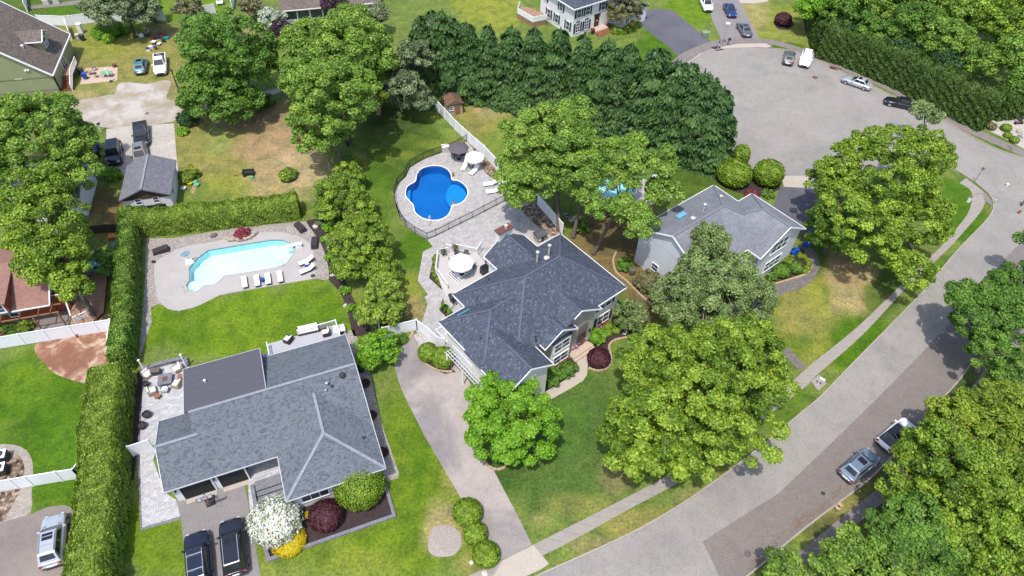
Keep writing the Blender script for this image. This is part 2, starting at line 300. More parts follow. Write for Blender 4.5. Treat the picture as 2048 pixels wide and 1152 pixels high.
leaf("leaf_birch", (0.07, 0.12, 0.035), (0.20, 0.28, 0.09), (0.40, 0.50, 0.19), 0.35)
leaf("leaf_yellow", (0.08, 0.13, 0.012), (0.20, 0.29, 0.02), (0.36, 0.44, 0.05)); leaf("leaf_gold", (0.45, 0.36, 0.01), (0.60, 0.48, 0.015), (0.7, 0.58, 0.05))
leaf("leaf_purple", (0.035, 0.010, 0.016), (0.075, 0.022, 0.03), (0.13, 0.04, 0.05), 0.15); leaf("leaf_plum", (0.03, 0.012, 0.025), (0.05, 0.02, 0.04), (0.09, 0.035, 0.06), 0.15)
leaf("leaf_red", (0.14, 0.02, 0.03), (0.26, 0.04, 0.06), (0.36, 0.08, 0.10), 0.2)
leaf("blossom", (0.10, 0.20, 0.03), (0.70, 0.70, 0.62), (0.84, 0.83, 0.78), 0.15); leaf("blossom_grey", (0.22, 0.28, 0.18), (0.42, 0.48, 0.36), (0.66, 0.70, 0.62), 0.2)
leaf("leaf_pink", (0.5, 0.2, 0.38), (0.66, 0.3, 0.5), (0.8, 0.45, 0.65), 0.2); leaf("leaf_brown", (0.10, 0.09, 0.04), (0.17, 0.17, 0.07), (0.27, 0.27, 0.12), 0.2)

def grassmat():
    m, nt, b = new_mat("grass")
    at = nd(nt, "ShaderNodeAttribute", attribute_name="gcol")
    n1 = noise(nt, 0.55, 6, 0.68, dist=0.6); r1 = ramp(nt, n1.outputs[0], [(0.34, (0.66, 0.72, 0.75)), (0.5, (1, 1, 1)), (0.66, (1.34, 1.22, 1.2))])
    o = mixc(nt, 1.0, at.outputs["Color"], r1.outputs[0], 'MULTIPLY')
    n2 = noise(nt, 3.6, 6, 0.85); r2 = ramp(nt, n2.outputs[0], [(0.34, (0.45, 0.50, 0.5)), (0.5, (1, 1, 1)), (0.66, (1.6, 1.5, 1.5))])
    o = mixc(nt, 1.0, o, r2.outputs[0], 'MULTIPLY')
    nt.links.new(o, b.inputs["Base Color"]); b.inputs["Roughness"].default_value = 0.85; b.inputs["Specular IOR Level"].default_value = 0.2
    bumpn(nt, b, n2.outputs[0], 0.45, 0.05); return m
grassmat()
def mottled(name, c1, c2, c3, s=0.45, dist=1.0):
    m, nt, b = new_mat(name)
    n1 = noise(nt, s, 6, 0.6, dist=dist); r1 = ramp(nt, n1.outputs[0], [(0.42, c1), (0.50, c2), (0.62, c3)])
    n2 = noise(nt, 6, 4, 0.75); r2 = ramp(nt, n2.outputs[0], [(0.3, (0.8,)*3), (0.7, (1.15,)*3)])
    o = mixc(nt, 1.0, r1.outputs[0], r2.outputs[0], 'MULTIPLY')
    nt.links.new(o, b.inputs["Base Color"]); b.inputs["Roughness"].default_value = 0.95; b.inputs["Specular IOR Level"].default_value = 0.1
    bumpn(nt, b, n1.outputs[0], 0.5, 0.15); return m
mottled("dirt_patch", pc(156, 112, 92), pc(176, 134, 110), pc(216, 192, 164)); mottled("dirt_drive", pc(214, 206, 198), pc(196, 186, 174), pc(182, 168, 142), 0.25, .2)
mottled("patio_mottle", pc(186, 180, 178), pc(204, 198, 194), pc(212, 207, 203), 0.5)  # pale tones mottled at random

leaf("leaf_litter", pc(128, 106, 94), pc(146, 116, 98), pc(160, 134, 116), .05)
simple("pale_blue", pc(200, 226, 238), 0.3, 0.04)
# ---------------------------------------------------------------- building blocks
def tag(o, label=None, cat=None, group=None, kind=None):
    if label: o["label"] = label
    if cat: o["category"] = cat
    if group: o["group"] = group
    if kind: o["kind"] = kind
    return o
def empty(name, loc, rz, label, cat, group=None):
    o = bpy.data.objects.new(name, None); COL.objects.link(o); o.location = loc; o.rotation_euler = (0, 0, rz)
    o.empty_display_size = 0.3; return tag(o, label, cat, group)
class MB:
    def __init__(s): s.v = []; s.f = []; s.M = None
    def add(s, vs, fs):
        n = len(s.v)
        if s.M is not None: vs = [s.M @ Vector(v) for v in vs]
        s.v += [tuple(v) for v in vs]; s.f += [tuple(i+n for i in f) for f in fs]; return s
    def box(s, x0, x1, y0, y1, z0, z1):
        return s.add([(x0,y0,z0),(x1,y0,z0),(x1,y1,z0),(x0,y1,z0),(x0,y0,z1),(x1,y0,z1),(x1,y1,z1),(x0,y1,z1)],
                     [(0,3,2,1),(4,5,6,7),(0,1,5,4),(1,2,6,5),(2,3,7,6),(3,0,4,7)])
    def bar(s, a, b, w, h=None):
        """box-section bar from a to b, width w (horizontal), height h"""
        h = h or w; a = Vector(a); b = Vector(b); d = (b-a); L = d.length
        if L < 1e-6: return s
        d /= L; up_ = Vector((0, 0, 1)) if abs(d.z) < 0.95 else Vector((1, 0, 0))
        x = d.cross(up_).normalized(); y = x.cross(d).normalized(); vs = []
        for p in (a, b):
            for i, j in ((-1,-1),(1,-1),(1,1),(-1,1)): vs.append(p + x*(i*w/2) + y*(j*h/2))
        return s.add(vs, [(0,3,2,1),(4,5,6,7),(0,1,5,4),(1,2,6,5),(2,3,7,6),(3,0,4,7)])
    def tube(s, pts, rad, n=7, cap=True):
        pts = [Vector(p) for p in pts]; rad = rad if isinstance(rad, (list, tuple)) else [rad]*len(pts)
        vs = []; fs = []; px = None
        for i, p in enumerate(pts):
            d = (pts[min(i+1, len(pts)-1)] - pts[max(i-1, 0)]).normalized()
            x = d.cross(Vector((0, 0, 1)) if abs(d.z) < 0.95 else Vector((1, 0, 0))).normalized() if px is None else (px - d*px.dot(d)).normalized()
            px = x; y = d.cross(x)
            for k in range(n):
                a = 2*math.pi*k/n; vs.append(p + (x*math.cos(a) + y*math.sin(a))*rad[i])
        for i in range(len(pts)-1):
            for k in range(n):
                a, b = i*n+k, i*n+(k+1) % n; fs.append((a, b, b+n, a+n))
        if cap: fs.append(tuple(range(n))[::-1]); fs.append(tuple(range((len(pts)-1)*n, len(pts)*n)))
        return s.add(vs, fs)
    def cyl(s, x, y, z0, z1, r, n=16, r2=None):
        return s.tube([(x, y, z0), (x, y, z1)], [r, r if r2 is None else r2], n)
    def lathe(s, x, y, prof, n=16):
        vs = []; fs = []
        for r, z in prof:
            for k in range(n): a = 2*math.pi*k/n; vs.append((x+r*math.cos(a), y+r*math.sin(a), z))
        for i in range(len(prof)-1):
            for k in range(n): a, b = i*n+k, i*n+(k+1) % n; fs.append((a, b, b+n, a+n))
        fs.append(tuple(range(n))[::-1]); fs.append(tuple(range((len(prof)-1)*n, len(prof)*n))); return s.add(vs, fs)
    def prism(s, poly, z0, z1):
        n = len(poly); a = sum(poly[i][0]*poly[(i+1) % n][1]-poly[(i+1) % n][0]*poly[i][1] for i in range(n))
        if a < 0: poly = poly[::-1]
        vs = [(p[0], p[1], z0) for p in poly]+[(p[0], p[1], z1) for p in poly]
        tri = tessellate_polygon([[Vector((p[0], p[1], 0)) for p in poly]])
        fs = [(i, (i+1) % n, (i+1) % n+n, i+n) for i in range(n)]
        for t in tri:
            p, q, r_ = (poly[k] for k in t); ar = (q[0]-p[0])*(r_[1]-p[1])-(r_[0]-p[0])*(q[1]-p[1])
            t = tuple(t) if ar > 0 else tuple(t)[::-1]
            fs.append(tuple(k+n for k in t)); fs.append(t[::-1])
        return s.add(vs, fs)
    def sphere(s, c, r, sx=1, sy=1, sz=1, n=12, m=7, jit=0.0, rnd=None):
        vs = []; fs = []
        for i in range(m+1):
            th = math.pi*i/m
            for k in range(n):
                a = 2*math.pi*k/n; j = 1+(rnd.uniform(-jit, jit) if rnd else 0)
                vs.append((c[0]+r*sx*j*math.sin(th)*math.cos(a), c[1]+r*sy*j*math.sin(th)*math.sin(a), c[2]+r*sz*j*math.cos(th)))
        for i in range(m):
            for k in range(n): a, b = i*n+k, i*n+(k+1) % n; fs.append((a, a+n, b+n, b))
        return s.add(vs, fs)
    def build(s, name, m, parent=None, smooth=False, bevel=0.0):
        me = bpy.data.meshes.new(name); me.from_pydata(s.v, [], s.f)
        if bevel or smooth:
            bm = bmesh.new(); bm.from_mesh(me)
            if smooth: bmesh.ops.remove_doubles(bm, verts=bm.verts, dist=1e-5)
            if bevel: bmesh.ops.bevel(bm, geom=[e for e in bm.edges if e.is_manifold and e.calc_face_angle(0) > 0.5], offset=bevel, segments=2, profile=0.7, affect='EDGES', clamp_overlap=True)
            bm.to_mesh(me); bm.free()
        me.materials.append(MATS[m]); me.update()
        if smooth: me.shade_smooth()
        o = bpy.data.objects.new(name, me); COL.objects.link(o)
        if parent: o.parent = parent
        return o
def struct(o): o["kind"] = "structure"; return o
def clone(root, loc, rz, label=None, group=None, scale=None):
    def cp(o, par):
        c = o.copy(); COL.objects.link(c)
        if par is not None: c.parent = par
        for ch in o.children: cp(ch, c)
        return c
    r = cp(root, None); r.location = loc; r.rotation_euler = (0, 0, rz)
    if scale: r.scale = scale
    if label: r["label"] = label
    if group: r["group"] = group
    return r
def px(poly, z=0.0): return [g(x, y, z) for x, y in poly]
def smooth_poly(pts, n=4):
    out = []; N = len(pts)
    for i in range(N):
        p0, p1, p2, p3 = (Vector(pts[(i+k) % N]) for k in (-1, 0, 1, 2))
        for j in range(n):
            t = j/n; out.append(0.5*((2*p1)+(p2-p0)*t+(2*p0-5*p1+4*p2-p3)*t*t+(3*p1-p0-3*p2+p3)*t**3))
    return out
def smooth_line(pts, n=4):
    out = []; N = len(pts)
    for i in range(N-1):
        p0, p1, p2, p3 = Vector(pts[max(i-1, 0)]), Vector(pts[i]), Vector(pts[i+1]), Vector(pts[min(i+2, N-1)])
        for j in range(n):
            t = j/n; out.append(0.5*((2*p1)+(p2-p0)*t+(2*p0-5*p1+4*p2-p3)*t*t+(3*p1-p0-3*p2+p3)*t**3))
    out.append(Vector(pts[-1])); return out
def sheet(name, pts, z, m, holes=(), smooth=0, structure=True, parent=None):
    if smooth: pts = smooth_poly(pts, smooth)
    loops = [[Vector((p[0], p[1], 0)) for p in pts]]+[[Vector((p[0], p[1], 0)) for p in h] for h in holes]
    tri = tessellate_polygon(loops); flat = [p for l in loops for p in l]; fs = []
    for t in tri:
        a, b, c = (flat[k] for k in t); fs.append(tuple(t) if (b-a).cross(c-a).z > 0 else tuple(t)[::-1])
    mb = MB(); mb.add([(p.x, p.y, z) for p in flat], fs); o = mb.build(name, m, parent)
    if structure and not parent: struct(o)
    return o
def resample(pts, n):
    pts = [Vector((p[0], p[1], 0)) for p in pts]; L = [0]
    for a, b in zip(pts, pts[1:]): L.append(L[-1]+(b-a).length)
    out = []
    for k in range(n+1):
        t = L[-1]*k/n; i = max(j for j in range(len(L)) if L[j] <= t+1e-9); i = min(i, len(pts)-2)
        out.append(pts[i].lerp(pts[i+1], (t-L[i])/max(1e-6, L[i+1]-L[i])))
    return out
def slabs(name, A, B, m, z=0.03, size=1.5, gap=0.035):
    A = smooth_line(A, 3); B = smooth_line(B, 3)
    LA = sum((Vector(a)-Vector(b)).length for a, b in zip(A, A[1:])); n = max(2, int(LA/size)); sub = 2
    a, b = resample(A, n*sub), resample(B, n*sub); mb = MB()
    for i in range(n):
        p = [a[i*sub+k] for k in range(sub+1)]; q = [b[i*sub+k] for k in range(sub+1)]
        d = (p[-1]-p[0]).normalized()*gap/2; p[0] = p[0]+d; q[0] = q[0]+d; p[-1] = p[-1]-d; q[-1] = q[-1]-d
        mb.prism([(v.x, v.y) for v in p+q[::-1]], z-0.05, z)
    return struct(mb.build(name, m))
def kerb(name, line, wdt=0.16, h=0.12, m="kerb_concrete"):
    L = smooth_line(line, 4); n = max(2, int(sum((a-b).length for a, b in zip(L, L[1:]))/1.2)); L = resample(L, n); mb = MB()
    vs = []; fs = []
    for i, p in enumerate(L):
        d = (L[min(i+1, n)]-L[max(i-1, 0)]).normalized(); nn = Vector((-d.y, d.x, 0))*wdt/2
        vs += [(p.x-nn.x, p.y-nn.y, -0.05), (p.x-nn.x, p.y-nn.y, h), (p.x+nn.x, p.y+nn.y, h), (p.x+nn.x, p.y+nn.y, -0.05)]
    for i in range(n):
        for k in range(3): a = i*4+k; fs.append((a, a+4, a+5, a+1))
    fs += [(0, 1, 2, 3), (n*4+3, n*4+2, n*4+1, n*4)]
    mb.add(vs, fs); return struct(mb.build(name, m))
def pip(p, poly):
    c = False; n = len(poly)
    for i in range(n):
        a, b = poly[i], poly[i-1]
        if (a[1] > p[1]) != (b[1] > p[1]) and p[0] < (b[0]-a[0])*(p[1]-a[1])/(b[1]-a[1]+1e-12)+a[0]: c = not c
    return c

# ---------------------------------------------------------------- pools (outlines needed to cut the ground)
c6 = lambda x, y: (260+x*.1953, 440+y*.1953)
c2p = lambda x, y: (760+x*.20833, 260+y*.20833)
c3 = lambda x, y: (820+x*.20833, 440+y*.20833)
cb = lambda x, y: (860+x*.22564, 560+y*.22564)
c1 = lambda x, y: (x*.1953, y*.1953)
cs = lambda x, y: (x*.1953, 200+y*.1953)
c7 = lambda x, y: (260+x*.24414, 640+y*.24414)
c8 = lambda x, y: (300+x*.2539, 870+y*.2539)
POOL1 = px([c6(*p) for p in [(800,308),(1090,260),(1440,203),(1560,203),(1650,240),(1685,310),(1665,350),(1600,440),(1530,475),(1300,518),(960,570),(880,655),(750,672),(720,705),(660,738),(590,700),(575,665),(608,622),(606,490),(690,390)]])
POOL2 = smooth_poly(px([c2p(*p) for p in [(520,345),(590,352),(645,380),(678,425),(688,480),(745,488),(805,525),(838,580),(832,640),(790,690),(735,716),(690,722),(678,765),(650,815),(600,850),(545,864),(480,863),(405,842),(345,795),(328,745),(318,712),(288,682),(255,642),(248,595),(262,548),(300,520),(345,490),(355,430),(385,385),(445,355)]]), 3)
POOL3 = px([(1168,338),(1200,322),(1225,345),(1262,362),(1272,385),(1240,395),(1200,392),(1180,372)])
def blob(poly_c, pts): return px(pts)

# ---------------------------------------------------------------- ground: one sheet, colour tone per vertex, shade under the oaks painted in
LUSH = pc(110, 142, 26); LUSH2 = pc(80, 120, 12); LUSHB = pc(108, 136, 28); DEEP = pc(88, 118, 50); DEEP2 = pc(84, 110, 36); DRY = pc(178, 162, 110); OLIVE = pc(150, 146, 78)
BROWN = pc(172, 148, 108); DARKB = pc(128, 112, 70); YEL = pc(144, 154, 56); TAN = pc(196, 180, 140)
# photo position, radii in photo pixels, colour, strength
TONES = [
 (500,640,230,90,LUSH,1),(380,640,60,80,LUSH2,.5),(620,640,90,60,LUSH2,.45),(100,840,150,160,LUSH2,1),(60,760,60,60,LUSH,.5),(150,900,70,80,pc(96,138,28),.6),(120,990,70,50,LUSH2,1),(320,1090,90,90,LUSHB,1),
 (830,950,110,260,LUSHB,.9),(800,1060,260,110,LUSHB,1),(640,1130,200,60,YEL,.35),(560,1080,30,60,DEEP2,.6),(890,1060,60,70,DRY,.75),(910,960,30,40,OLIVE,.6),(740,1130,90,40,YEL,.5),(940,1130,50,40,OLIVE,.6),(840,900,20,120,LUSH2,.6),
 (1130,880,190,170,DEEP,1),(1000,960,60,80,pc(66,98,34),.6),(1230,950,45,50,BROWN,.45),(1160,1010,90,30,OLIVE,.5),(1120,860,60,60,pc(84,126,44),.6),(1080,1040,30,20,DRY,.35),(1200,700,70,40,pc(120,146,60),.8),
 (800,300,120,90,DEEP2,1),(770,240,80,40,pc(70,88,40),.7),(900,240,50,30,pc(110,140,60),.6),(880,290,60,12,YEL,.5),(820,310,70,10,YEL,.4),(720,330,20,60,OLIVE,.5),(750,400,45,100,LUSH2,.6),(830,500,60,60,LUSH2,.8),(815,590,40,60,YEL,.6),(830,620,22,40,BROWN,.6),(790,640,40,30,DARKB,.5),(850,480,40,30,LUSH2,.6),
 (1010,240,110,70,OLIVE,1),(1000,205,60,16,BROWN,.8),(980,220,40,20,TAN,.35),(1040,290,80,60,pc(128,150,62),.8),(960,200,30,20,BROWN,.6),
 (1230,500,110,120,DARKB,1),(1160,540,40,50,BROWN,.6),(1240,430,80,80,pc(110,96,68),.6),(1240,640,60,60,pc(104,128,50),.8),(1290,590,40,60,pc(112,92,66),.7),  # dark brown under the oaks: shade put into the ground colour
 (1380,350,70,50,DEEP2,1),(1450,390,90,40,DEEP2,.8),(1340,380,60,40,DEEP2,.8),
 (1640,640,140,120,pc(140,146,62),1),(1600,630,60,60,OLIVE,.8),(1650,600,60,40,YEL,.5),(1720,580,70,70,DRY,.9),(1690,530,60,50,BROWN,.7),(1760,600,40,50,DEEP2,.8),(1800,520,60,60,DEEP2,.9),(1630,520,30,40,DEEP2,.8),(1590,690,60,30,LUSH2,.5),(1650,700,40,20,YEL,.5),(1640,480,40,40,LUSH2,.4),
 (1920,400,60,60,LUSH2,.9),(1450,840,60,60,pc(110,120,56),.8),(1560,740,40,60,pc(116,136,54),.7),
 (1560,60,130,60,pc(134,148,54),1),(1500,30,50,50,DRY,.6),(1600,70,60,30,DRY,.3),(1640,110,30,30,DEEP2,.8),(1620,140,90,24,YEL,.4),(1380,20,70,50,LUSH,1),(1330,100,60,60,LUSH2,.9),(1290,130,60,50,LUSH2,.8),(960,20,60,40,YEL,.8),(1000,20,60,60,YEL,.8),
 (480,300,180,110,OLIVE,1),(560,290,90,100,BROWN,.9),(500,300,60,30,BROWN,.5),(420,280,50,40,pc(150,164,88),.7),(560,360,100,50,DRY,.8),(600,330,60,60,TAN,.45),(450,370,60,40,YEL,.6),(600,250,60,60,BROWN,.6),(480,230,60,40,BROWN,.7),(390,290,40,70,OLIVE,.7),(530,345,60,20,BROWN,.5),
 (230,110,150,80,OLIVE,1),(200,90,60,40,YEL,.5),(240,60,80,20,LUSH2,.6),(270,180,90,22,DRY,.6),(180,190,40,20,DRY,.6),(340,190,30,40,BROWN,.5),(230,80,80,40,YEL,.4),(300,120,60,40,OLIVE,.6),(320,60,40,20,BROWN,.5),
 (120,20,60,30,LUSH2,.9),(330,20,50,30,LUSH,.9),(400,10,60,30,LUSH,.9),(40,10,60,40,DEEP2,.8),(500,60,30,30,DRY,.7),
 (210,430,50,60,DARKB,1),(240,560,30,90,OLIVE,.9),(200,640,40,20,BROWN,.9),(60,655,70,10,OLIVE,.6),
 (1300,1050,160,30,OLIVE,1),(1200,1090,80,24,BROWN,.5),(1400,1000,60,30,BROWN,.4),(1480,930,60,30,DARKB,.5),(1590,820,80,50,LUSH2,.6),(1730,700,90,80,LUSH2,.9),(1950,450,40,60,LUSH2,1),(1880,560,60,60,LUSH2,.7),
 (1650,990,90,60,OLIVE,.8),(1600,1050,60,40,YEL,.6),(1720,950,50,30,pc(92,116,56),.8),(1900,800,60,60,pc(74,96,40),.8),(1650,1060,60,40,pc(100,96,60),.6),(1850,1000,160,140,pc(96,90,56),.7),
 (1980,290,60,20,LUSH2,.8),(1900,250,40,16,DRY,.7),(1820,205,40,14,DRY,.8),(1740,155,60,16,OLIVE,.7),(1560,92,60,8,LUSH2,1),
]
def make_ground():
    x0, x1, y0, y1, st = -112.0, 116.0, 8.0, 152.0, 0.5
    nx, ny = int((x1-x0)/st)+1, int((y1-y0)/st)+1
    X, Y = np.meshgrid(np.linspace(x0, x1, nx), np.linspace(y0, y1, ny)); X = X.ravel(); Y = Y.ravel()
    # photo position of each ground point, so that the tone patches land where they lie on the ground
    v = np.stack([X, Y, np.full_like(X, -CAMH)], 1); zc = v@fw; PX = CX+FPX*(v@rt)/zc; PY = CY-FPX*(v@up)/zc
    rs = np.random.RandomState(5)
    def vn(s):
        gx, gy = ((X-x0)/s), ((Y-y0)/s); T = rs.rand(int((y1-y0)/s)+3, int((x1-x0)/s)+3); i, j = gy.astype(int), gx.astype(int); fy, fx = gy-i, gx-j
        fx = fx*fx*(3-2*fx); fy = fy*fy*(3-2*fy); return (T[i, j]*(1-fx)+T[i, j+1]*fx)*(1-fy)+(T[i+1, j]*(1-fx)+T[i+1, j+1]*fx)*fy
    n = vn(6)*.5+vn(2.5)*.3+vn(1.1)*.2; n2 = vn(4)*.5+vn(1.5)*.5
    col = np.tile(np.array(pc(118, 138, 62)), (len(X), 1))
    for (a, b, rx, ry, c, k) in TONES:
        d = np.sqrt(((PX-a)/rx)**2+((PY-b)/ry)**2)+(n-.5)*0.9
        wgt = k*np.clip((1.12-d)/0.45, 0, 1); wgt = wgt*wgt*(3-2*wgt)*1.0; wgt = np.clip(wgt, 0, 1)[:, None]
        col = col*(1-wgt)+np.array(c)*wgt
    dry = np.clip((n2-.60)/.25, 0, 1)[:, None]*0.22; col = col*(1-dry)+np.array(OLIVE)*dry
    V = np.stack([X, Y, np.zeros_like(X)], 1); keep = np.ones((ny-1, nx-1), bool)
    for poly in (POOL1, POOL2, POOL3):
        bx = [p[0] for p in poly]; by = [p[1] for p in poly]
        for j in range(int((min(by)-y0)/st)-1, int((max(by)-y0)/st)+2):
            for i in range(int((min(bx)-x0)/st)-1, int((max(bx)-x0)/st)+2):
                if any(pip((x0+(i+a)*st, y0+(j+b)*st), poly) for a in (0, .5, 1) for b in (0, .5, 1)): keep[j, i] = False
    J, I = np.nonzero(keep); A = J*nx+I; F = np.stack([A, A+1, A+nx+1, A+nx], 1)
    me = bpy.data.meshes.new("ground"); far = 1500.0; nb = len(V)
    ring = np.array([[-far,-far,0],[far,-far,0],[far,far,0],[-far,far,0]]); V2 = np.vstack([V, ring]); c0, c1_, c2_, c3_ = 0, nx-1, nx*ny-1, nx*(ny-1)
    bot = list(range(0, nx)); rgt = [nx-1+k*nx for k in range(ny)]; top = [nx*ny-1-k for k in range(nx)]; lft = [nx*(ny-1)-k*nx for k in range(ny)]
    faces = [tuple(f) for f in F.tolist()]+[tuple([nb, nb+1]+bot[::-1]), tuple([nb+1, nb+2]+rgt[::-1]), tuple([nb+2, nb+3]+top[::-1]), tuple([nb+3, nb]+lft[::-1])]
    me.from_pydata(V2.tolist(), [], faces); at = me.color_attributes.new("gcol", 'FLOAT_COLOR', 'POINT')
    cc = np.ones((len(V2), 4)); cc[:nb, :3] = col; cc[nb:, :3] = pc(110, 130, 60); at.data.foreach_set("color", cc.ravel())
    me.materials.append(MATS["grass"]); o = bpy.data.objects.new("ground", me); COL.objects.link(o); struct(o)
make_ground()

# ---------------------------------------------------------------- roads
CURB_L = [(930,1222),(1000,1188),(1079,1150),(1180,1105),(1270,1063),(1350,1017),(1420,970),(1500,911),(1560,862),(1606,823),(1640,795),(1700,733),(1760,672),(1810,621),(1850,579),(1881,541),(1925,490),(1960,455),(1983,427)]
CORNER = [(1983,427),(1987,406),(1980,391),(1962,374)]
CUL_S = [(1962,374),(1920,345),(1880,330),(1820,330),(1740,340),(1640,352)]
CUL_SW = [(1560,352),(1500,345),(1440,325),(1390,285),(1362,235),(1350,190),(1358,150),(1371,132)]
CUL_N = [(1371,132),(1393,115),(1416,102.5),(1440,98),(1468,96),(1510,95),(1541,97),(1580,101),(1608,109.5),(1640,122),(1671,138),(1744,172),(1817,208),(1869,230),(1947,276),(2015,307),(2060,318),(2130,330)]
CURB_R = [(1400,1222),(1452,1182),(1509.5,1140.5),(1577,1083),(1640,1033),(1692,994.7),(1744,953),(1810,885),(1879,802),(1900,781),(1926,750),(1947,718.7),(1990,660),(2040,600),(2100,540)]
sheet("street", px(CURB_L+CORNER[1:]+CUL_S[1:]+CUL_SW+CUL_N[1:]+[(2200,440),(2100,540)]+CURB_R[::-1][1:]), 0.006, "road_asphalt")
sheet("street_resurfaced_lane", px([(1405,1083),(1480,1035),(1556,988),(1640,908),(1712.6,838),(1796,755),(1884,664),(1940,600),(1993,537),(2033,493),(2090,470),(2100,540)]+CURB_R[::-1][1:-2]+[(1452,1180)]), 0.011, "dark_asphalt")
kerb("kerb", px(CURB_L+CORNER[1:]+CUL_S[1:])); kerb("kerb", px(CUL_SW[0:])); kerb("kerb", px(CUL_N[5:])); kerb("kerb", px(CURB_R))
kerb("kerb", px(CUL_N[:6]), 0.2, 0.05)
SW_IN = [(860,1188),(939,1151),(1005,1121),(1066.7,1090),(1120,1063),(1238.5,1002.5),(1327,955.6),(1400,908),(1488.6,836),(1556,789),(1619,731.7),(1712.6,656),(1790.7,580.6),(1840,533),(1880,495),(1912,458),(1935,428),(1943,404),(1944,388),(1936,376),(1918,366)]
SW_OUT = [(900,1205),(960,1172),(1016.7,1145),(1079,1114),(1140,1084),(1259,1018),(1350,969),(1420,921),(1499,859),(1608,776),(1637,747),(1723,672),(1806,583),(1856,536),(1900,494),(1935,455),(1958,428),(1970,406),(1970,388),(1955,374),(1932,356)]
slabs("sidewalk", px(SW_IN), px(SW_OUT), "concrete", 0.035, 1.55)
sheet("corner_ramp", px([(1944,388),(1971,386),(1984,403),(1982,412),(1968,401),(1966,388)]), 0.05, "concrete_dark")
SN_OUT = [(1340,128),(1358,111),(1390,95),(1426,82),(1475,77),(1530,78),(1570,86),(1608,98),(1671,122),(1765,161),(1848,206),(1936.5,250),(2048,300),(2110,325)]
SN_IN = [(1352,143),(1371,129),(1398,110),(1432,96),(1475,89),(1530,88),(1568,95),(1604,107),(1664,133),(1757,172),(1840,217),(1926,261),(2040,310),(2100,334)]
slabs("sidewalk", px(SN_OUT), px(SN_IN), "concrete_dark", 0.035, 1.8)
sheet("drive_apron", px([(1352,142),(1371,128),(1398,109),(1420,100),(1432,96),(1475,88),(1530,87),(1545,93),(1530,95.5),(1468,96),(1440,98),(1416,102),(1393,114),(1373,131)]), 0.04, "concrete_apron")
SR_IN = [(1540,1160),(1590,1112),(1681,1036),(1764.7,968.7),(1850,885),(1942,776),(1975,728),(2020,668),(2080,600)]
SR_OUT = [(1565,1178),(1610,1135),(1702,1058),(1788,985),(1876,897),(1968,790),(2000,742),(2046,682),(2100,620)]
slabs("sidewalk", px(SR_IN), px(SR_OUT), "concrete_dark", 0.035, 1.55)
# driveways and aprons
sheet("driveway", px([(788,729),(797,762),(806,786),(832,838),(848,870),(869,906),(921,995),(960,1050),(1004,1120),(1035,1106),(1064,1089),(1035,1031),(988.5,942.6),(962.5,911),(945,860),(940,820),(946,790),(941.7,770),(915,725),(890,690),(866,672),(840,664),(827,668),(806,687),(795,705)]), 0.008, "drive_asphalt")
sheet("driveway_apron", px([(1005,1121),(1066.7,1090),(1098,1128),(1082,1139),(1034,1161),(1000,1178),(975,1170)]), 0.04, "concrete_apron")
sheet("entry_pavers", px([(827,671),(843,664),(880,690),(870,720),(860,728)]), 0.014, "patio_pavers")
sheet("driveway", px([(350.8,999),(486,955),(495.5,1002),(503,1048),(512,1100),(521,1152),(530,1210),(384,1230),(373.6,1152),(362,1035)]), 0.008, "grey_drive")
sheet("driveway", px([(-60,1060),(0,1046),(60,1029),(96,1014),(128,1010),(150,1018),(163,1038),(158,1080),(148,1120),(140,1160),(130,1230),(-80,1230)]), 0.008, "brown_drive")
sheet("driveway", px([(1273,44),(1290,24),(1307,18),(1345,20),(1398,64),(1424,84),(1398,98),(1372,112),(1356,112),(1335,92)]), 0.008, "black_drive")
sheet("driveway", px([(1402,-20),(1412,0),(1425,40),(1443,80),(1460,77),(1520,78),(1505,50),(1490,25),(1478,-20)]), 0.008, "grey_drive")
sheet("front_path", px([(1475,-12),(1480,6),(1510,7),(1535,3),(1548,-12)]), 0.012, "concrete_apron")
sheet("driveway", px([(1560,376),(1572,372),(1626,376),(1640,420),(1640,470),(1610,480),(1590,450),(1545,415)]), 0.008, "black_drive")
sheet("driveway_apron", px([(1562,352),(1640,352),(1632,377),(1568,374)]), 0.03, "concrete_apron")
# gravel lane and parking, upper left
sheet("gravel_lane", px([(60,215),(105,205),(140,203),(176,197),(215,190),(230,187),(237,168),(262,165),(293,168),(325,161),(341,163),(338,180),(333,196),(352,203),(367,209),(410,209),(440,205),(500,190),(556,176),(560,184),(500,203),(440,219),(400,226),(365,232),(346,243),(280,252),(230,256),(185,250),(150,232),(100,228),(50,240)]), 0.006, "dirt_drive", smooth=3)
sheet("gravel_parking", px([(213,258),(212,300),(213,345),(250,352),(352,352),(356,340),(352,300),(348,247),(280,250)]), 0.010, "white_gravel")
# left yard: bare earth, paver ring, stones
sheet("bare_earth", px([(70,690),(100,678),(140,670),(190,660),(232,658),(230,700),(225,730),(218,752),(205,765),(190,772),(175,768),(150,762),(120,752),(100,740),(85,722),(72,708)]), 0.006, "dirt_patch", smooth=3)
sheet("paver_path", px([(-30,889),(0,888),(30,890),(52,900),(64,920),(66,950),(63,985),(61,1026),(20,1044),(-10,1052),(-40,1050)]), 0.006, "tan_pavers", smooth=2)
sheet("stone_bed", px([(-30,908),(0,906),(22,906),(40,912),(49,935),(46,960),(38,985),(30,1000),(14,1030),(5,1045),(-30,1050)]), 0.012, "river_stone", smooth=2)
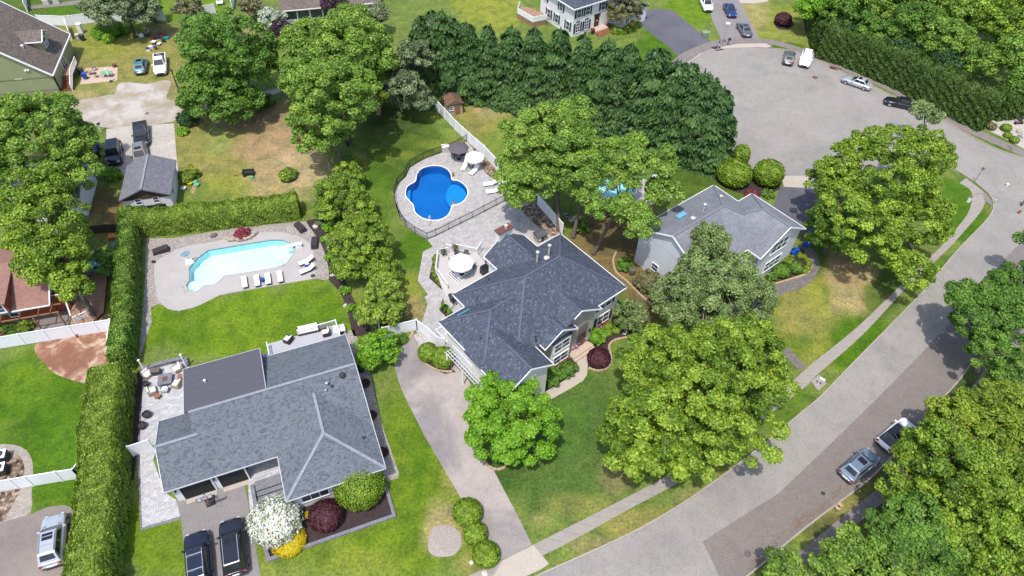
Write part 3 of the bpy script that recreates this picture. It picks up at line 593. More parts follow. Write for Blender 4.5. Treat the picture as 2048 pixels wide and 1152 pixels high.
# first pool
DECK1 = px([c6(*p) for p in [(250,450),(300,400),(400,345),(480,300),(600,265),(800,232),(1000,195),(1180,160),(1320,128),(1450,120),(1560,128),(1700,155),(1800,205),(1850,255),(1880,330),(1905,480),(1895,600),(1720,630),(1560,655),(1350,690),(1170,718),(1030,742),(920,770),(800,830),(720,870),(640,900),(560,918),(500,928),(440,925),(390,912),(345,880),(305,840),(280,790),(265,700),(250,600),(245,500)]])
sheet("gravel_bed", px([c6(*p) for p in [(165,190),(450,185),(900,110),(1250,60),(1850,10),(1870,110),(1900,180),(1960,250),(2000,370),(2035,500),(2040,600),(2010,618),(1890,597),(1560,658),(900,775),(500,935),(330,870),(290,862),(215,890),(218,960),(222,1050),(200,1100),(175,1180),(130,1330),(90,1400),(150,700)]]), 0.006, "gravel", holes=[POOL1])
sheet("pool_deck", DECK1, 0.016, "pool_concrete", holes=[POOL1])
sheet("mulch_bed", px([(612,442),(632,470),(648,500),(658,540),(658,560),(672,575),(685,595),(694,620),(700,645),(708,672),(735,668),(742,650),(720,620),(702,588),(690,560),(672,530),(665,500),(660,470),(650,440)]), 0.012, "mulch", smooth=2)
sheet("gravel_bed", px([(685,662),(708,660),(720,690),(738,738),(750,790),(762,843),(780,895),(798,946),(795,956),(776,963),(764,945),(740,860),(712,770),(690,700)]), 0.012, "gravel")
# house with firepit patio
sheet("patio", px([c7(*p) for p in [(110,425),(440,330),(480,330),(520,760),(260,880),(210,1080),(190,1147)]]+[(330,985),(352,1000),(361,1033),(285,1055),(282,990),(280,908),(281,860),(284,800),(286,750)]), 0.02, "light_pavers")
sheet("patio_border", px([(279,906),(285,1055),(361,1034),(362,1039),(281,1061),(274,906),(282,800)]), 0.012, "border_pavers")
sheet("mulch_strip", px([(274,740),(286,744),(284,800),(281,860),(280,908),(274,908),(268,960),(262,960),(266,860),(270,800)]), 0.008, "mulch")
sheet("entry_walk", px([c8(*p) for p in [(765,250),(1010,175),(1060,480),(1150,560),(900,700),(800,700),(780,520),(770,330)]]), 0.02, "light_pavers")
sheet("mulch_bed", px([c8(*p) for p in [(1060,520),(1300,440),(1840,300),(1860,380),(1925,650),(940,985),(905,880),(880,700)]]), 0.008, "mulch")
# pool patio of the dark-roofed house
DECK2 = px([(854.8,479.8),(830.8,467),(812,452.7),(799.6,435),(790,405.8),(789,387),(795.4,370),(812,353.7),(820.4,335),(847.5,319),(885,304.8),(906,297.5),(933,283),(968,320),(991,341),(1020,372),(1050,400),(1085,420),(1110,450),(1120,470),(1060,500),(1000,560),(950,600),(900,660),(884,690),(858,672),(845,668),(832,664),(843,647),(855,608),(849,594),(856.5,590),(835.6,561.6),(846,503.5),(865.5,493.5)])
sheet("patio", DECK2, 0.02, "patio_pavers", holes=[POOL2])
sheet("stone_bed", px([c2p(*p) for p in [(870,140),(1010,270),(1130,370),(1150,460),(1100,478),(1040,440),(1000,400),(975,350),(960,315)]]), 0.026, "river_stone")
sheet("stone_bed", px([(1040,415),(1075,402),(1100,435),(1122,462),(1110,474),(1092,470),(1072,450),(1056,436)]), 0.026, "river_stone")
sheet("front_walk", px([cb(*p) for p in [(1240,680),(1405,590),(1402,700),(1392,840),(1360,890),(1250,960),(1060,1065),(985,1035),(1000,1005),(1190,890),(1290,830),(1310,760),(1290,690)]]), 0.02, "concrete_apron")
sheet("mulch_bed", px([cb(*p) for p in [(1000,870),(1000,1010),(1100,950),(1200,880),(1290,830),(1310,760),(1270,690),(1190,690),(1100,780)]]), 0.012, "mulch")
sheet("mulch_bed", px([cb(*p) for p in [(1405,590),(1400,770),(1450,800),(1540,800),(1600,740),(1620,650),(1585,600),(1600,560),(1650,530),(1740,510),(1810,490),(1780,440),(1640,380),(1600,330),(1400,440),(1380,520)]]), 0.012, "mulch", smooth=2)
sheet("mulch_bed", px([(868,512),(876,507),(876,555),(893,577),(884,580),(858,556)]), 0.026, "mulch")
sheet("mulch_bed", px([(879,621),(888,618),(905,626),(892,634)]), 0.026, "mulch")
sheet("mulch_bed", px([(868,722),(890,728),(912,744),(890,748),(870,740),(850,728),(838,710),(842,690),(870,690)]), 0.012, "mulch")
sheet("walk", px([(1556,592),(1575,584),(1600,578),(1622,565),(1635,545),(1640,530),(1632,505),(1612,488),(1604,494),(1616,510),(1624,530),(1618,546),(1600,556),(1578,562),(1550,570),(1520,590),(1505,606),(1504,640),(1527,642),(1530,615)]), 0.012, "walk_pavers")
sheet("walk", px([(1565,706),(1600,742),(1612,733),(1575,694)]), 0.012, "walk_pavers")
sheet("mailbox_pad", px([(1622,763),(1638,749),(1653,767),(1636,782)]), 0.03, "concrete")
sheet("mulch_bed", px([(1542,545),(1560,510),(1590,494),(1606,500),(1620,530),(1612,545),(1580,556),(1552,566)]), 0.008, "mulch")
sheet("mulch_bed", px([(1402,340),(1420,352),(1440,368),(1470,384),(1520,392),(1560,378),(1545,365),(1480,355),(1430,330)]), 0.008, "mulch", smooth=2)
sheet("white_stone_bed", px([(1958,252),(1990,240),(2060,236),(2120,250),(2120,320),(2052,300),(2000,272)]), 0.012, "white_gravel")
sheet("mulch_bed", px([(1550,40),(1580,38),(1588,50),(1570,60),(1552,55)]), 0.008, "mulch", smooth=2)
sheet("mulch_bed", px([(1421,95),(1437,92),(1447,100),(1432,102)]), 0.046, "mulch")
sheet("pool_deck", px([(1150,330),(1205,305),(1260,330),(1310,350),(1345,395),(1290,415),(1200,412),(1160,380)]), 0.016, "pool_concrete", holes=[POOL3])
sheet("gravel_bed", px([(856,1092),(862,1062),(875,1052),(900,1052),(920,1066),(922,1090),(908,1110),(880,1114),(862,1108)]), 0.03, "fine_gravel", smooth=3)
sheet("patio", px([c1(*p) for p in [(860,700),(1205,680),(1200,825),(820,868)]]), 0.02, "tan_brick")
sheet("back_lane", px([(60,12),(160,0),(165,8),(60,18)]), 0.008, "concrete_dark")
for p in [(900,1072,.8,.5),(1220,1080,.5,.2)]: pass

def pool(name, outline, deckz, waterz, depth, wallm, floorm, waterm, coping, label, cop_w=0.22, extra=None):
    c = sum((Vector(p) for p in outline), Vector())/len(outline)
    root = empty(name, (c.x, c.y, 0), 0, label, "swimming pool"); pts = [Vector(p)-Vector((c.x, c.y, 0)) for p in outline]; n = len(pts)
    ar = sum(pts[i].x*pts[(i+1) % n].y-pts[(i+1) % n].x*pts[i].y for i in range(n))
    if ar < 0: pts = pts[::-1]
    mb = MB(); mb.add([(p.x, p.y, deckz) for p in pts]+[(p.x, p.y, -depth) for p in pts], [(i, i+n, (i+1) % n+n, (i+1) % n) for i in range(n)]); mb.build("pool_wall", wallm, root)
    sheet("pool_floor", pts, -depth, floorm, parent=root); sheet("water", pts, waterz, waterm, parent=root)
    if coping:
        mb = MB(); out = []
        for i in range(n):
            d = (pts[(i+1) % n]-pts[i-1]).normalized(); out.append(pts[i]+Vector((d.y, -d.x, 0))*cop_w)
        z1 = deckz+0.03
        mb.add([(p.x, p.y, z1) for p in pts]+[(p.x, p.y, z1) for p in out]+[(p.x, p.y, deckz-.2) for p in pts]+[(p.x, p.y, deckz-.02) for p in out],
            [(i, i+n, (i+1) % n+n, (i+1) % n) for i in range(n)]+[(i, (i+1) % n, (i+1) % n+2*n, i+2*n) for i in range(n)]+[(i+n, i+3*n, (i+1) % n+3*n, (i+1) % n+n) for i in range(n)])
        mb.build("coping", coping, root)
    if extra: extra(root, c)
    return root
def steps1(root, c):
    P_ = [g(*c6(*p))-Vector((c.x, c.y, 0)) for p in [(600,625),(640,610),(760,668),(722,706),(660,738),(590,700),(578,665)]]
    MB().prism([(p.x*.995, p.y*.995) for p in P_], -1.0, -0.28).build("pool_step", "liner_pale", root)
pool("swimming_pool", POOL1, 0.016, -0.12, 1.05, "liner_aqua", "liner_pale", "pool_water", "pool_concrete", "pale turquoise angular swimming pool with a diving board, beside a lawn", 0.12, steps1)
def bench2(root, c):
    P_ = smooth_poly([g(*c2p(*p))-Vector((c.x, c.y, 0)) for p in [(692,486),(745,492),(800,530),(832,582),(826,640),(788,686),(735,710),(690,716),(662,690),(635,640),(628,590),(650,530)]], 2)
    MB().prism([(p.x, p.y) for p in P_], -1.3, -0.7).build("pool_shelf", "liner_midblue", root)
    P_ = [g(*c2p(*p))-Vector((c.x, c.y, 0)) for p in [(252,560),(285,535),(288,680),(256,640)]]
    MB().prism([(p.x*.99, p.y*.99) for p in P_], -1.3, -0.6).build("pool_step", "liner_midblue", root)
pool("swimming_pool", POOL2, 0.02, -0.10, 1.35, "liner_blue", "liner_blue", "pool_water_blue", "white_trim", "deep blue kidney shaped swimming pool on a paver patio", 0.13, bench2)
pool("swimming_pool", smooth_poly(POOL3, 2), 0.016, -0.10, 1.0, "liner_aqua", "liner_aqua", "pool_water", "white_trim", "turquoise pool half hidden beneath the oak crowns", 0.15)
# ---------------------------------------------------------------- foliage
def leafobj(name, P, N, S, T, m, parent=None, elong=1.35, D=None, core=None, fold=0.12, rs=None):
    n = len(P); rs = rs or np.random.RandomState(1)
    N = N/np.maximum(1e-6, np.linalg.norm(N, axis=1))[:, None]
    t = rs.normal(size=(n, 3)) if D is None else D+rs.normal(size=(n, 3))*0.25
    t -= N*(t*N).sum(1)[:, None]; t /= np.maximum(1e-6, np.linalg.norm(t, axis=1))[:, None]; b = np.cross(N, t)
    s = S[:, None]*0.5; e = elong
    V = np.stack([P+t*s*e-N*s*fold*2, P+b*s, P-t*s*e-N*s*fold*2, P-b*s], 1).reshape(-1, 3)
    nv = len(V); cv = np.zeros((0, 3)); cf = []; T = np.clip(T, 0, 1)
    if core: cv = np.array(core.v); cf = core.f
    me = bpy.data.meshes.new(name); allv = np.vstack([V, cv]) if len(cv) else V
    me.vertices.add(len(allv)); me.vertices.foreach_set("co", allv.astype(np.float32).ravel())
    sizes = [4]*n+[len(f) for f in cf]; loops = np.concatenate([np.arange(nv)]+([np.array([i+nv for f in cf for i in f])] if cf else [])).astype(np.int32)
    me.loops.add(len(loops)); me.loops.foreach_set("vertex_index", loops)
    st = np.concatenate([[0], np.cumsum(sizes)[:-1]]).astype(np.int32); me.polygons.add(len(sizes)); me.polygons.foreach_set("loop_start", st)
    me.update(calc_edges=True); me.validate()
    at = me.attributes.new("tint", 'FLOAT', 'FACE'); at.data.foreach_set("value", np.concatenate([T, np.full(len(cf), 0.05)]).astype(np.float32))
    me.materials.append(MATS[m]); o = bpy.data.objects.new(name, me); COL.objects.link(o)
    if parent: o.parent = parent
    return o
def sph(rs, n, zmin=-1.0):
    z = rs.uniform(zmin, 1, n); a = rs.uniform(0, 2*math.pi, n); r = np.sqrt(1-z*z); return np.stack([r*np.cos(a), r*np.sin(a), z], 1)
def crown_pts(rs, C, rx, ry, rz, cr=0.9, ls=0.28, cover=2.3, gaps=0.0, zmin=-0.55, inner=0.35, droop=0.0, lumpy=0.2, maxn=60000, clv=0.13):
    ls = ls*(.8 if ls > .2 else 1); maxn = int(maxn*1.5)
    A = 2*math.pi*((rx*ry+rx*rz+ry*rz)/3)*(1-zmin)
    K = max(5, int(A*0.66/(math.pi*cr*cr))); Ki = int(K*inner)
    # spread the clumps evenly (golden spiral), then disturb them
    i = np.arange(K)+.5; z = zmin+(1-zmin)*i/K; a = i*2.39996+rs.uniform(0, 6); r = np.sqrt(np.maximum(0, 1-z*z))
    d = np.stack([r*np.cos(a), r*np.sin(a), z], 1)+rs.normal(size=(K, 3))*0.09; d /= np.linalg.norm(d, axis=1)[:, None]
    L = sph(rs, 9); amp = rs.uniform(-1, 1, 9); bump = sum(amp[k]*np.exp(-((1-(d@L[k]))/0.22)) for k in range(9))
    rad = (1+lumpy*bump)*rs.uniform(0.80, 1.06, K)-cr*0.55/max(rx, rz)
    cc = d*rad[:, None]
    if Ki: cc = np.vstack([cc, sph(rs, Ki, zmin*.8)*rs.uniform(0.35, 0.7, Ki)[:, None]]); d = np.vstack([d, cc[K:]])
    if gaps: k = rs.rand(len(cc)) > gaps; cc = cc[k]; d = d[k]
    cc = cc*np.array([rx, ry, rz])+np.array(C); K = len(cc); crs = cr*rs.uniform(0.7, 1.3, K)
    tot = int(min(maxn, A*cover/(ls*ls*0.6))); w_ = crs**2; per = rs.choice(K, tot, p=w_/w_.sum())
    dd = sph(rs, tot, -0.75); dd[:, :] += d[per]*0.45; dd[:, 2] += 0.15; dd /= np.linalg.norm(dd, axis=1)[:, None]
    rr = crs[per]*rs.uniform(0.55, 1.05, tot)
    P = cc[per]+dd*rr[:, None]*np.array([1, 1, 0.72]); P[:, 2] -= droop*rs.rand(tot)*rr
    N = dd*0.75+np.array([0, 0, 0.45])+rs.normal(size=(tot, 3))*0.42
    T = 0.48+rs.normal(size=K)[per]*clv+rs.normal(size=tot)*0.24
    return P, N, np.full(tot, ls)*rs.uniform(0.7, 1.25, tot), T, cc
def trunk_mb(base, top, r, forks, rs, C=None):
    mb = MB(); b = Vector(base); t = Vector(top); mid = b.lerp(t, .5)+Vector((rs.uniform(-.2, .2), rs.uniform(-.2, .2), 0))
    mb.tube([b+Vector((0, 0, -.1)), b+Vector((0, 0, .25)), mid, t], [r*1.5, r*1.12, r*.9, r*.7], 9)
    for f in forks:
        f = Vector(f); s0 = b.lerp(t, rs.uniform(.62, 1.0)); m1 = s0.lerp(f, .45)+Vector((rs.uniform(-.4, .4), rs.uniform(-.4, .4), rs.uniform(0, .7)))
        mb.tube([s0, m1, f], [r*.52, r*.3, r*.08], 6)
        for _ in range(4):
            e = f+Vector((rs.uniform(-1.5, 1.5), rs.uniform(-1.5, 1.5), rs.uniform(-.4, 1.5))); mb.tube([m1.lerp(f, rs.uniform(.3, .9)), e], [r*.15, r*.05], 5)
    return mb
TREE_N = [0]
def tree(name, label, cpx, zc, rpx, m, cat="tree", ry=None, rzf=0.75, ls=0.28, cr=0.95, cover=2.3, gaps=0.0, base=None, tr=0.28, bark="bark", group=None, seed=None, inner=.35, droop=0, zmin=-.55, lumpy=.2, forks=9, extra=None, clv=.13, subs=None, maxn=60000):
    """cpx: where the crown's middle shows in the photo, zc: its height, rpx: its half width in photo pixels"""
    TREE_N[0] += 1; rs = np.random.RandomState(seed or (100+TREE_N[0])); C = g(cpx[0], cpx[1], zc); k = mpp(cpx[0], cpx[1], zc); rx = rpx*k; ry_ = (ry or rpx)*k; rz = rx*rzf
    rz = min(rz, zc*0.92)
    B = g(*base) if base else Vector((C.x, C.y, 0)); root = empty(name, (B.x, B.y, 0), 0, label, cat, group)
    Cl = np.array([C.x-B.x, C.y-B.y, zc]); P, N, S, T, cc = crown_pts(rs, Cl, rx, ry_, rz, cr, ls, cover, gaps, zmin, inner, droop, lumpy, clv=clv, maxn=maxn)
    if subs:
        Ps = [P]; Ns = [N]; Ss = [S]; Ts = [T]; Cs = [cc]
        for (sx, sy, sz, sr) in subs:
            q = g(sx, sy, sz); r_ = sr*mpp(sx, sy, sz); o_ = crown_pts(rs, (q.x-B.x, q.y-B.y, sz), r_, r_, r_*rzf, cr, ls, cover, gaps, zmin, inner, droop, lumpy, clv=clv)
            for a, b_ in zip((Ps, Ns, Ss, Ts, Cs), o_): a.append(b_)
        P, N, S, T, cc = [np.concatenate(a) for a in (Ps, Ns, Ss, Ts, Cs)]
    leafobj("crown", P, N, S, T, m, root, rs=rs)
    if forks:
        idx = rs.choice(len(cc), min(forks, len(cc)), replace=False); top = Vector((Cl[0]*.75, Cl[1]*.75, max(0.6, zc-rz*.45)))
        trunk_mb((0, 0, 0), top, tr, [cc[i] for i in idx], rs).build("trunk", bark, root, smooth=True)
    return root
def bush(name, label, cpx, rpx, m, h=None, ry=None, cat="bush", ls=0.13, cr=None, group=None, smooth_ball=False, zb=0.0, cover=2.2, seed=None, clv=.12, trunkless=True, jag=0.12):
    """a rounded shrub: cpx is its middle in the photo, rpx its half width"""
    TREE_N[0] += 1; rs = np.random.RandomState(seed or (300+TREE_N[0])); k = mpp(*cpx); rx = rpx*k; ry_ = (ry or rpx)*k; h = h or rx*1.5; zc = h*.5+zb
    C = g(cpx[0], cpx[1], zc); root = empty(name, (C.x, C.y, zb), 0, label, cat, group); cr = cr or max(.16, rx*(.16 if smooth_ball else .3))
    if smooth_ball:
        A = 2*math.pi*rx*rx*2; n = int(min(9000, A*cover/(ls*ls*.6))); d = sph(rs, n, -.7); L = sph(rs, 40); f = 1-0.5*jag*np.abs(np.sin(7*d[:, 0]+3*d[:, 1])*np.cos(6*d[:, 1]-4*d[:, 2]))+rs.uniform(-jag, jag, n)*.6
        P = d*f[:, None]*np.array([rx, ry_, h*.55])+np.array([0, 0, h*.47]); N = d+rs.normal(size=(n, 3))*.38; T = .5+.25*np.sin(5*d[:, 0]+9*d[:, 2])*np.sin(8*d[:, 1])+rs.normal(size=n)*.15; S = np.full(n, ls)
    else:
        P, N, S, T, _ = crown_pts(rs, (0, 0, h*.45), rx, ry_, h*.55, cr, ls, cover, 0, -.6, .2, clv=clv, maxn=9000)
    P[:, 2] = np.abs(P[:, 2])
    core = MB(); core.sphere((0, 0, h*.42), 1, rx*.78, ry_*.78, h*.42, 12, 7)
    leafobj("foliage", P, N, S, T, m, root, core=core, rs=rs)
    st = MB(); st.tube([(0, 0, -.05), (0, 0, h*.4)], [max(.03, rx*.08)]*2, 6); st.build("stem", "bark_dark", root); return root
def conifer_mesh(rs, H, Rb, m, parent, ls=0.26, n=15000, sh=0.8, tiers=None, irregular=.18, z0=.15):
    """layered boughs on a pointed cone; sprays lie along the boughs and droop"""
    nb = int(H*Rb*9); i = rs.rand(nb); t = 1-np.sqrt(1-i*.985); z = z0+(H-z0)*t; a = rs.uniform(0, 2*math.pi, nb)
    lob = 1+irregular*np.sin(a*3+rs.uniform(0, 6))*np.cos(t*9+rs.uniform(0, 6)); R_ = Rb*(1-t)**sh*lob*rs.uniform(.82, 1.08, nb)+.1
    per = rs.choice(nb, n, p=(R_+.3)/(R_+.3).sum()); u = rs.uniform(.42, 1.0, n)**.8; aa = a[per]+rs.normal(size=n)*.13/np.maximum(.25, R_[per]/Rb); rr = R_[per]*u
    zz = z[per]-u*u*R_[per]*.22+rs.normal(size=n)*.10+(1-u)*.25
    P = np.stack([rr*np.cos(aa), rr*np.sin(aa), np.maximum(.05, zz)], 1); d = np.stack([np.cos(aa), np.sin(aa), -.35+0*aa], 1)
    N = np.stack([np.cos(aa)*.45, np.sin(aa)*.45, .85+0*aa], 1)+rs.normal(size=(n, 3))*.33
    T = .40+rs.normal(size=nb)[per]*.13+rs.normal(size=n)*.14+.12*(u-.7)
    core = MB(); core.lathe(0, 0, [(Rb*.5, z0+.1), (Rb*.55, H*.2), (Rb*.34, H*.5), (.05, H*.93)], 10)
    return leafobj("crown", P, N, np.full(n, ls)*rs.uniform(.7, 1.3, n), T, m, parent, elong=1.9, D=d, core=core, rs=rs)
def hedge(label, path, w_, h, m, ls=0.15, n=60000, bulge=.22, seed=3, lean=None, plant=1.1, cat="hedge", clv=1.0, hvar=.05):
    """clipped hedge swept along a ground path; leaves cover its sides and top over a solid core"""
    rs = np.random.RandomState(seed); L = [Vector((p[0], p[1], 0)) for p in path]; seg = [(b-a).length for a, b in zip(L, L[1:])]; tot = sum(seg); cum = np.concatenate([[0], np.cumsum(seg)])
    c0 = L[0]; root = empty("hedge", (c0.x, c0.y, 0), 0, label, cat); s = rs.uniform(0, tot, n)
    i = np.clip(np.searchsorted(cum, s)-1, 0, len(seg)-1); f = (s-cum[i])/np.array(seg)[i]; A = np.array([[p.x-c0.x, p.y-c0.y] for p in L]); pt = A[i]*(1-f)[:, None]+A[i+1]*f[:, None]
    dr = A[i+1]-A[i]; dr /= np.linalg.norm(dr, axis=1)[:, None]; nr = np.stack([-dr[:, 1], dr[:, 0]], 1); per = 2*h+w_; q = rs.uniform(0, per, n)
    W = w_[0] if isinstance(w_, tuple) else w_
    # rounded section: angle runs from one foot over the top to the other foot
    side = np.where(q < h, -1, np.where(q > h+W, 1, 0)); yy = np.where(side == -1, -W/2, np.where(side == 1, W/2, q-h-W/2)); zz = np.where(side == -1, q, np.where(side == 1, per-q, h))
    rnd = .32*W; e = np.clip((np.abs(yy)/(W/2)-.62)/.38, 0, 1); zz = np.where(side == 0, zz-rnd*e*e*.7, zz); k2 = np.clip((zz/h-.8)/.2, 0, 1); yy = np.where(side != 0, yy*(1-.22*k2*k2), yy)
    sw_ = s+.35*plant*np.sin(s*1.37+seed)+.25*plant*np.sin(s*.61+2*seed); ph = sw_/plant*2*math.pi; bl = 1+bulge*.22*(np.abs(np.sin(ph/2))-.6)+bulge*.35*np.sin(s*2.9+zz*2.1)*np.sin(zz*3.1+s*.7); hv = 1+hvar*np.sin(s*.9+1.3)+hvar*.6*np.sin(s*2.3)
    yy = yy*bl+rs.normal(size=n)*.07; zz = np.maximum(.03, zz*hv*(1-.025*(1-np.abs(np.sin(ph/2)))+.025*np.sin(s*3.1+yy*2.7)))+rs.normal(size=n)*.06; zz = np.abs(zz)
    P = np.stack([pt[:, 0]+nr[:, 0]*yy, pt[:, 1]+nr[:, 1]*yy, zz], 1); ny = np.where(side == 0, yy/W*1.2, side*1.0); nz = np.where(side == 0, 1.0, .25)
    N = np.stack([nr[:, 0]*ny, nr[:, 1]*ny, nz], 1)+rs.normal(size=(n, 3))*.5; T = .47+clv*(.05*np.sin(ph+zz*1.7)+.08*np.sin(s*4.1+zz*3+2*np.sin(s*.8))+.08*np.sin(s*1.9-yy*3+zz*2.2))+rs.normal(size=n)*.2
    D = np.stack([nr[:, 0]*ny*.3, nr[:, 1]*ny*.3, .8+0*ny], 1)
    core = MB(); vs = []; fs = []
    for j, p in enumerate(L):
        d = (L[min(j+1, len(L)-1)]-L[max(j-1, 0)]).normalized(); nn = Vector((-d.y, d.x, 0)); ww = W*.40; p = p-c0
        ext = d*(-.0 if j else .3)
        for yy_, z_ in ((-ww, 0), (-ww, h*.84), (-ww*.5, h*.9), (ww*.5, h*.9), (ww, h*.84), (ww, 0)): q_ = p+ext+nn*yy_; vs.append((q_.x, q_.y, z_))
    for j in range(len(L)-1):
        for k in range(5): a = j*6+k; fs.append((a, a+1, a+7, a+6))
    fs += [tuple(range(6)), tuple(range((len(L)-1)*6, len(L)*6))[::-1]]; core.add(vs, fs)
    # end caps of leaves
    for j, sg in ((0, -1), (len(L)-1, 1)):
        m_ = int(n*0.5*(W*h)/(per*tot))+50; d = (L[min(j+1, len(L)-1)]-L[max(j-1, 0)]).normalized(); nn = Vector((-d.y, d.x, 0)); p = L[j]-c0; y_ = rs.uniform(-W/2, W/2, m_); z_ = rs.uniform(0, h, m_)*(1-.25*(np.abs(y_)/(W/2))**3); o_ = rs.normal(size=m_)*.08+(.12-.25*(np.abs(y_)/(W/2))**3)
        E = np.stack([p.x+nn.x*y_+d.x*sg*o_, p.y+nn.y*y_+d.y*sg*o_, z_], 1); P = np.vstack([P, E]); N = np.vstack([N, np.tile([d.x*sg, d.y*sg, .3], (m_, 1))+rs.normal(size=(m_, 3))*.5]); T = np.concatenate([T, .47+rs.normal(size=m_)*.2]); D = np.vstack([D, np.tile([0, 0, 1.], (m_, 1))])
    leafobj("foliage", P, N, np.full(len(P), ls)*rs.uniform(.7, 1.3, len(P)), T, m, root, elong=1.7, D=D, core=core, rs=rs)
    for k in range(int(tot/plant)):
        st = MB()
        ss = (k+.5)*plant; i_ = int(np.clip(np.searchsorted(cum, ss)-1, 0, len(seg)-1)); ff = (ss-cum[i_])/seg[i_]; q_ = L[i_].lerp(L[i_+1], ff)-c0; st.tube([(q_.x, q_.y, -.05), (q_.x, q_.y, h*.5)], .05, 5); st.build("stem", "bark_dark", root)
    return root

def hpx(pts): return px(pts)
# hedges (ground line of the middle of each hedge)
hedge("long clipped yellow-green hedge behind the pale pool", px([(268,461),(330,457),(400,450),(470,443),(540,435),(600,425)]), 2.5, 2.7, "leaf_hedge", ls=.15, n=60000, seed=11, plant=1.3)
hedge("narrow tall hedge between the pool gravel and the brick house yard", px([(268,452),(268,490),(264,540),(262,600),(261,650),(258,700),(252,742)]), 1.75, 3.0, "leaf_hedge_mid", ls=.14, n=60000, seed=12, plant=1.2, bulge=.3)
hedge("wide overgrown hedge beside the firepit patio and driveway", px([(238,770),(232,810),(224,860),(220,900),(221,950),(218,1010),(216,1060),(206,1110),(200,1170),(196,1215)]), 3.2, 3.3, "leaf_hedge", ls=.13, n=130000, seed=13, plant=1.7, bulge=.26, hvar=.06)
hedge("tall dark hedge along the sidewalk of the cul-de-sac", px([(1636,108),(1690,125),(1745,148),(1800,172),(1860,205),(1925,236),(1966,256)]), 3.4, 5.6, "leaf_hedge_dark", ls=.27, n=70000, seed=14, plant=1.9, bulge=.34, hvar=.05)
hedge("dark hedge behind the grey bench and white gravel at the right edge", px([(1978,232),(2030,226),(2110,232)]), 3.0, 4.2, "leaf_hedge_dark", ls=.25, n=16000, seed=17, plant=1.7, bulge=.3)
hedge("hedge at the foot of the lawn beside the bright treetops", px([(1618,30),(1625,60),(1634,95),(1640,108)]), 2.4, 5.0, "leaf_hedge_dark", ls=.25, n=14000, seed=15, plant=1.6)
hedge("low light green hedge in front of the white house lawn", px([(1226,66),(1250,66),(1276,52)]), 1.2, .7, "leaf_arbor", ls=.2, n=5000, seed=16)

# big trees ------------------------------------------------------------------
tree("shade_tree", "big round bright green tree over the H corner", (1395,772), 7.0, 146, "leaf_maple", ls=.26, cr=.8, cover=2.8, rzf=.62, maxn=90000, seed=21, lumpy=.26, subs=[(1305,865,6.2,98),(1490,700,6.8,86),(1330,730,6.6,84),(1432,850,6.0,66),(1545,770,5.6,36),(1375,905,5.4,56),(1255,830,5.6,46)], clv=.18)["label"] = "huge yellow-green maple on the lawn between street and dark-roofed house"
tree("ornamental_tree", "dense vivid green tree standing beside the curved driveway", (1020,842), 3.8, 92, "leaf_bright", ls=.24, cr=.8, rzf=.72, tr=.16, seed=22, cover=3.0, lumpy=.12, subs=[(1000,795,4.4,62)])
tree("shade_tree", "broad tree with open crown shading the corner of the cul-de-sac", (1765,335), 8.2, 118, "leaf_maple", ls=.28, cr=.8, rzf=.62, seed=23, gaps=.10, cover=2.1, lumpy=.26, subs=[(1850,300,7.6,64),(1730,440,6.6,90),(1840,440,5.6,76),(1820,535,4.6,50),(1665,360,7.0,62)], clv=.17)
tree("shade_tree", "dark green tree under the broad corner tree, by the black driveway", (1672,455), 4.2, 62, "leaf_green", ls=.27, cr=.7, rzf=.85, seed=24, tr=.18)
tree("birch_tree", "weeping grey-green birch in front of the grey house", (1425,530), 6.4, 60, "leaf_birch", ls=.22, cr=.62, rzf=.95, gaps=.12, seed=25, droop=1.4, bark="bark_pale", subs=[(1358,598,4.0,58),(1500,596,3.8,56),(1425,478,8.2,42),(1420,612,3.8,66),(1385,545,5.8,44),(1468,548,5.8,46)], cover=2.4, forks=16)
tree("birch_tree", "small contorted weeping tree beside the front wall of the dark-roofed house", (1262,632), 2.0, 34, "leaf_birch", base=(1252,668), ls=.2, cr=.42, rzf=.9, seed=26, droop=1.5, tr=.07, bark="bark_pale", forks=12)
tree("oak_tree", "tall light green oak nearest the patio fence", (1105,285), 10.5, 98, "leaf_oak", base=(1117,460), ls=.28, cr=.95, rzf=.62, seed=27, subs=[(1140,235,11.5,58),(1165,340,9.0,72),(1060,345,8.0,74),(1040,385,6.4,42)], tr=.26, gaps=.06)
tree("oak_tree", "middle oak with a straight trunk behind the patio fence", (1180,330), 9.0, 50, "leaf_green", base=(1146,475), ls=.28, cr=.9, rzf=.8, seed=28, tr=.22, gaps=.15)
tree("oak_tree", "leaning oak whose bright crown hangs over the grey roof", (1290,330), 10.0, 66, "leaf_oak", base=(1187,508), ls=.28, cr=.9, rzf=.6, seed=29, subs=[(1255,300,10.5,50),(1330,385,8.8,42),(1215,405,8.2,50),(1275,440,7.6,48),(1235,355,9,44)], tr=.22, gaps=.24, cover=2.0)
tree("oak_tree", "tall yellow-green oak on the dry lawn edge beside the deep lawn", (655,200), 10.0, 84, "leaf_oak", base=(684,332), ls=.31, cr=.95, rzf=.85, seed=30, tr=.26, subs=[(615,150,9.5,58),(705,175,9.4,52),(640,255,7.0,60)], gaps=.05)
tree("oak_tree", "crown of the largest oak behind the swing set", (688,95), 10.5, 84, "leaf_oak", ls=.34, cr=1.05, rzf=.7, seed=31, subs=[(620,85,9.5,62),(745,120,9.0,46),(700,45,10.,52)])
tree("oak_tree", "low yellow-green tree just left of the pines", (758,130), 6.5, 44, "leaf_yellow", ls=.36, cr=1.0, rzf=.8, seed=32, subs=[(740,190,4.6,36)])
tree("shade_tree", "large deep green maple beside the gravel lane", (458,112), 8.5, 86, "leaf_green", ls=.34, cr=1.0, rzf=.85, seed=33, base=(478,205), subs=[(416,76,8.6,54),(500,120,7.2,56),(420,190,5.0,62),(470,200,4.2,52),(404,152,6.,42)])
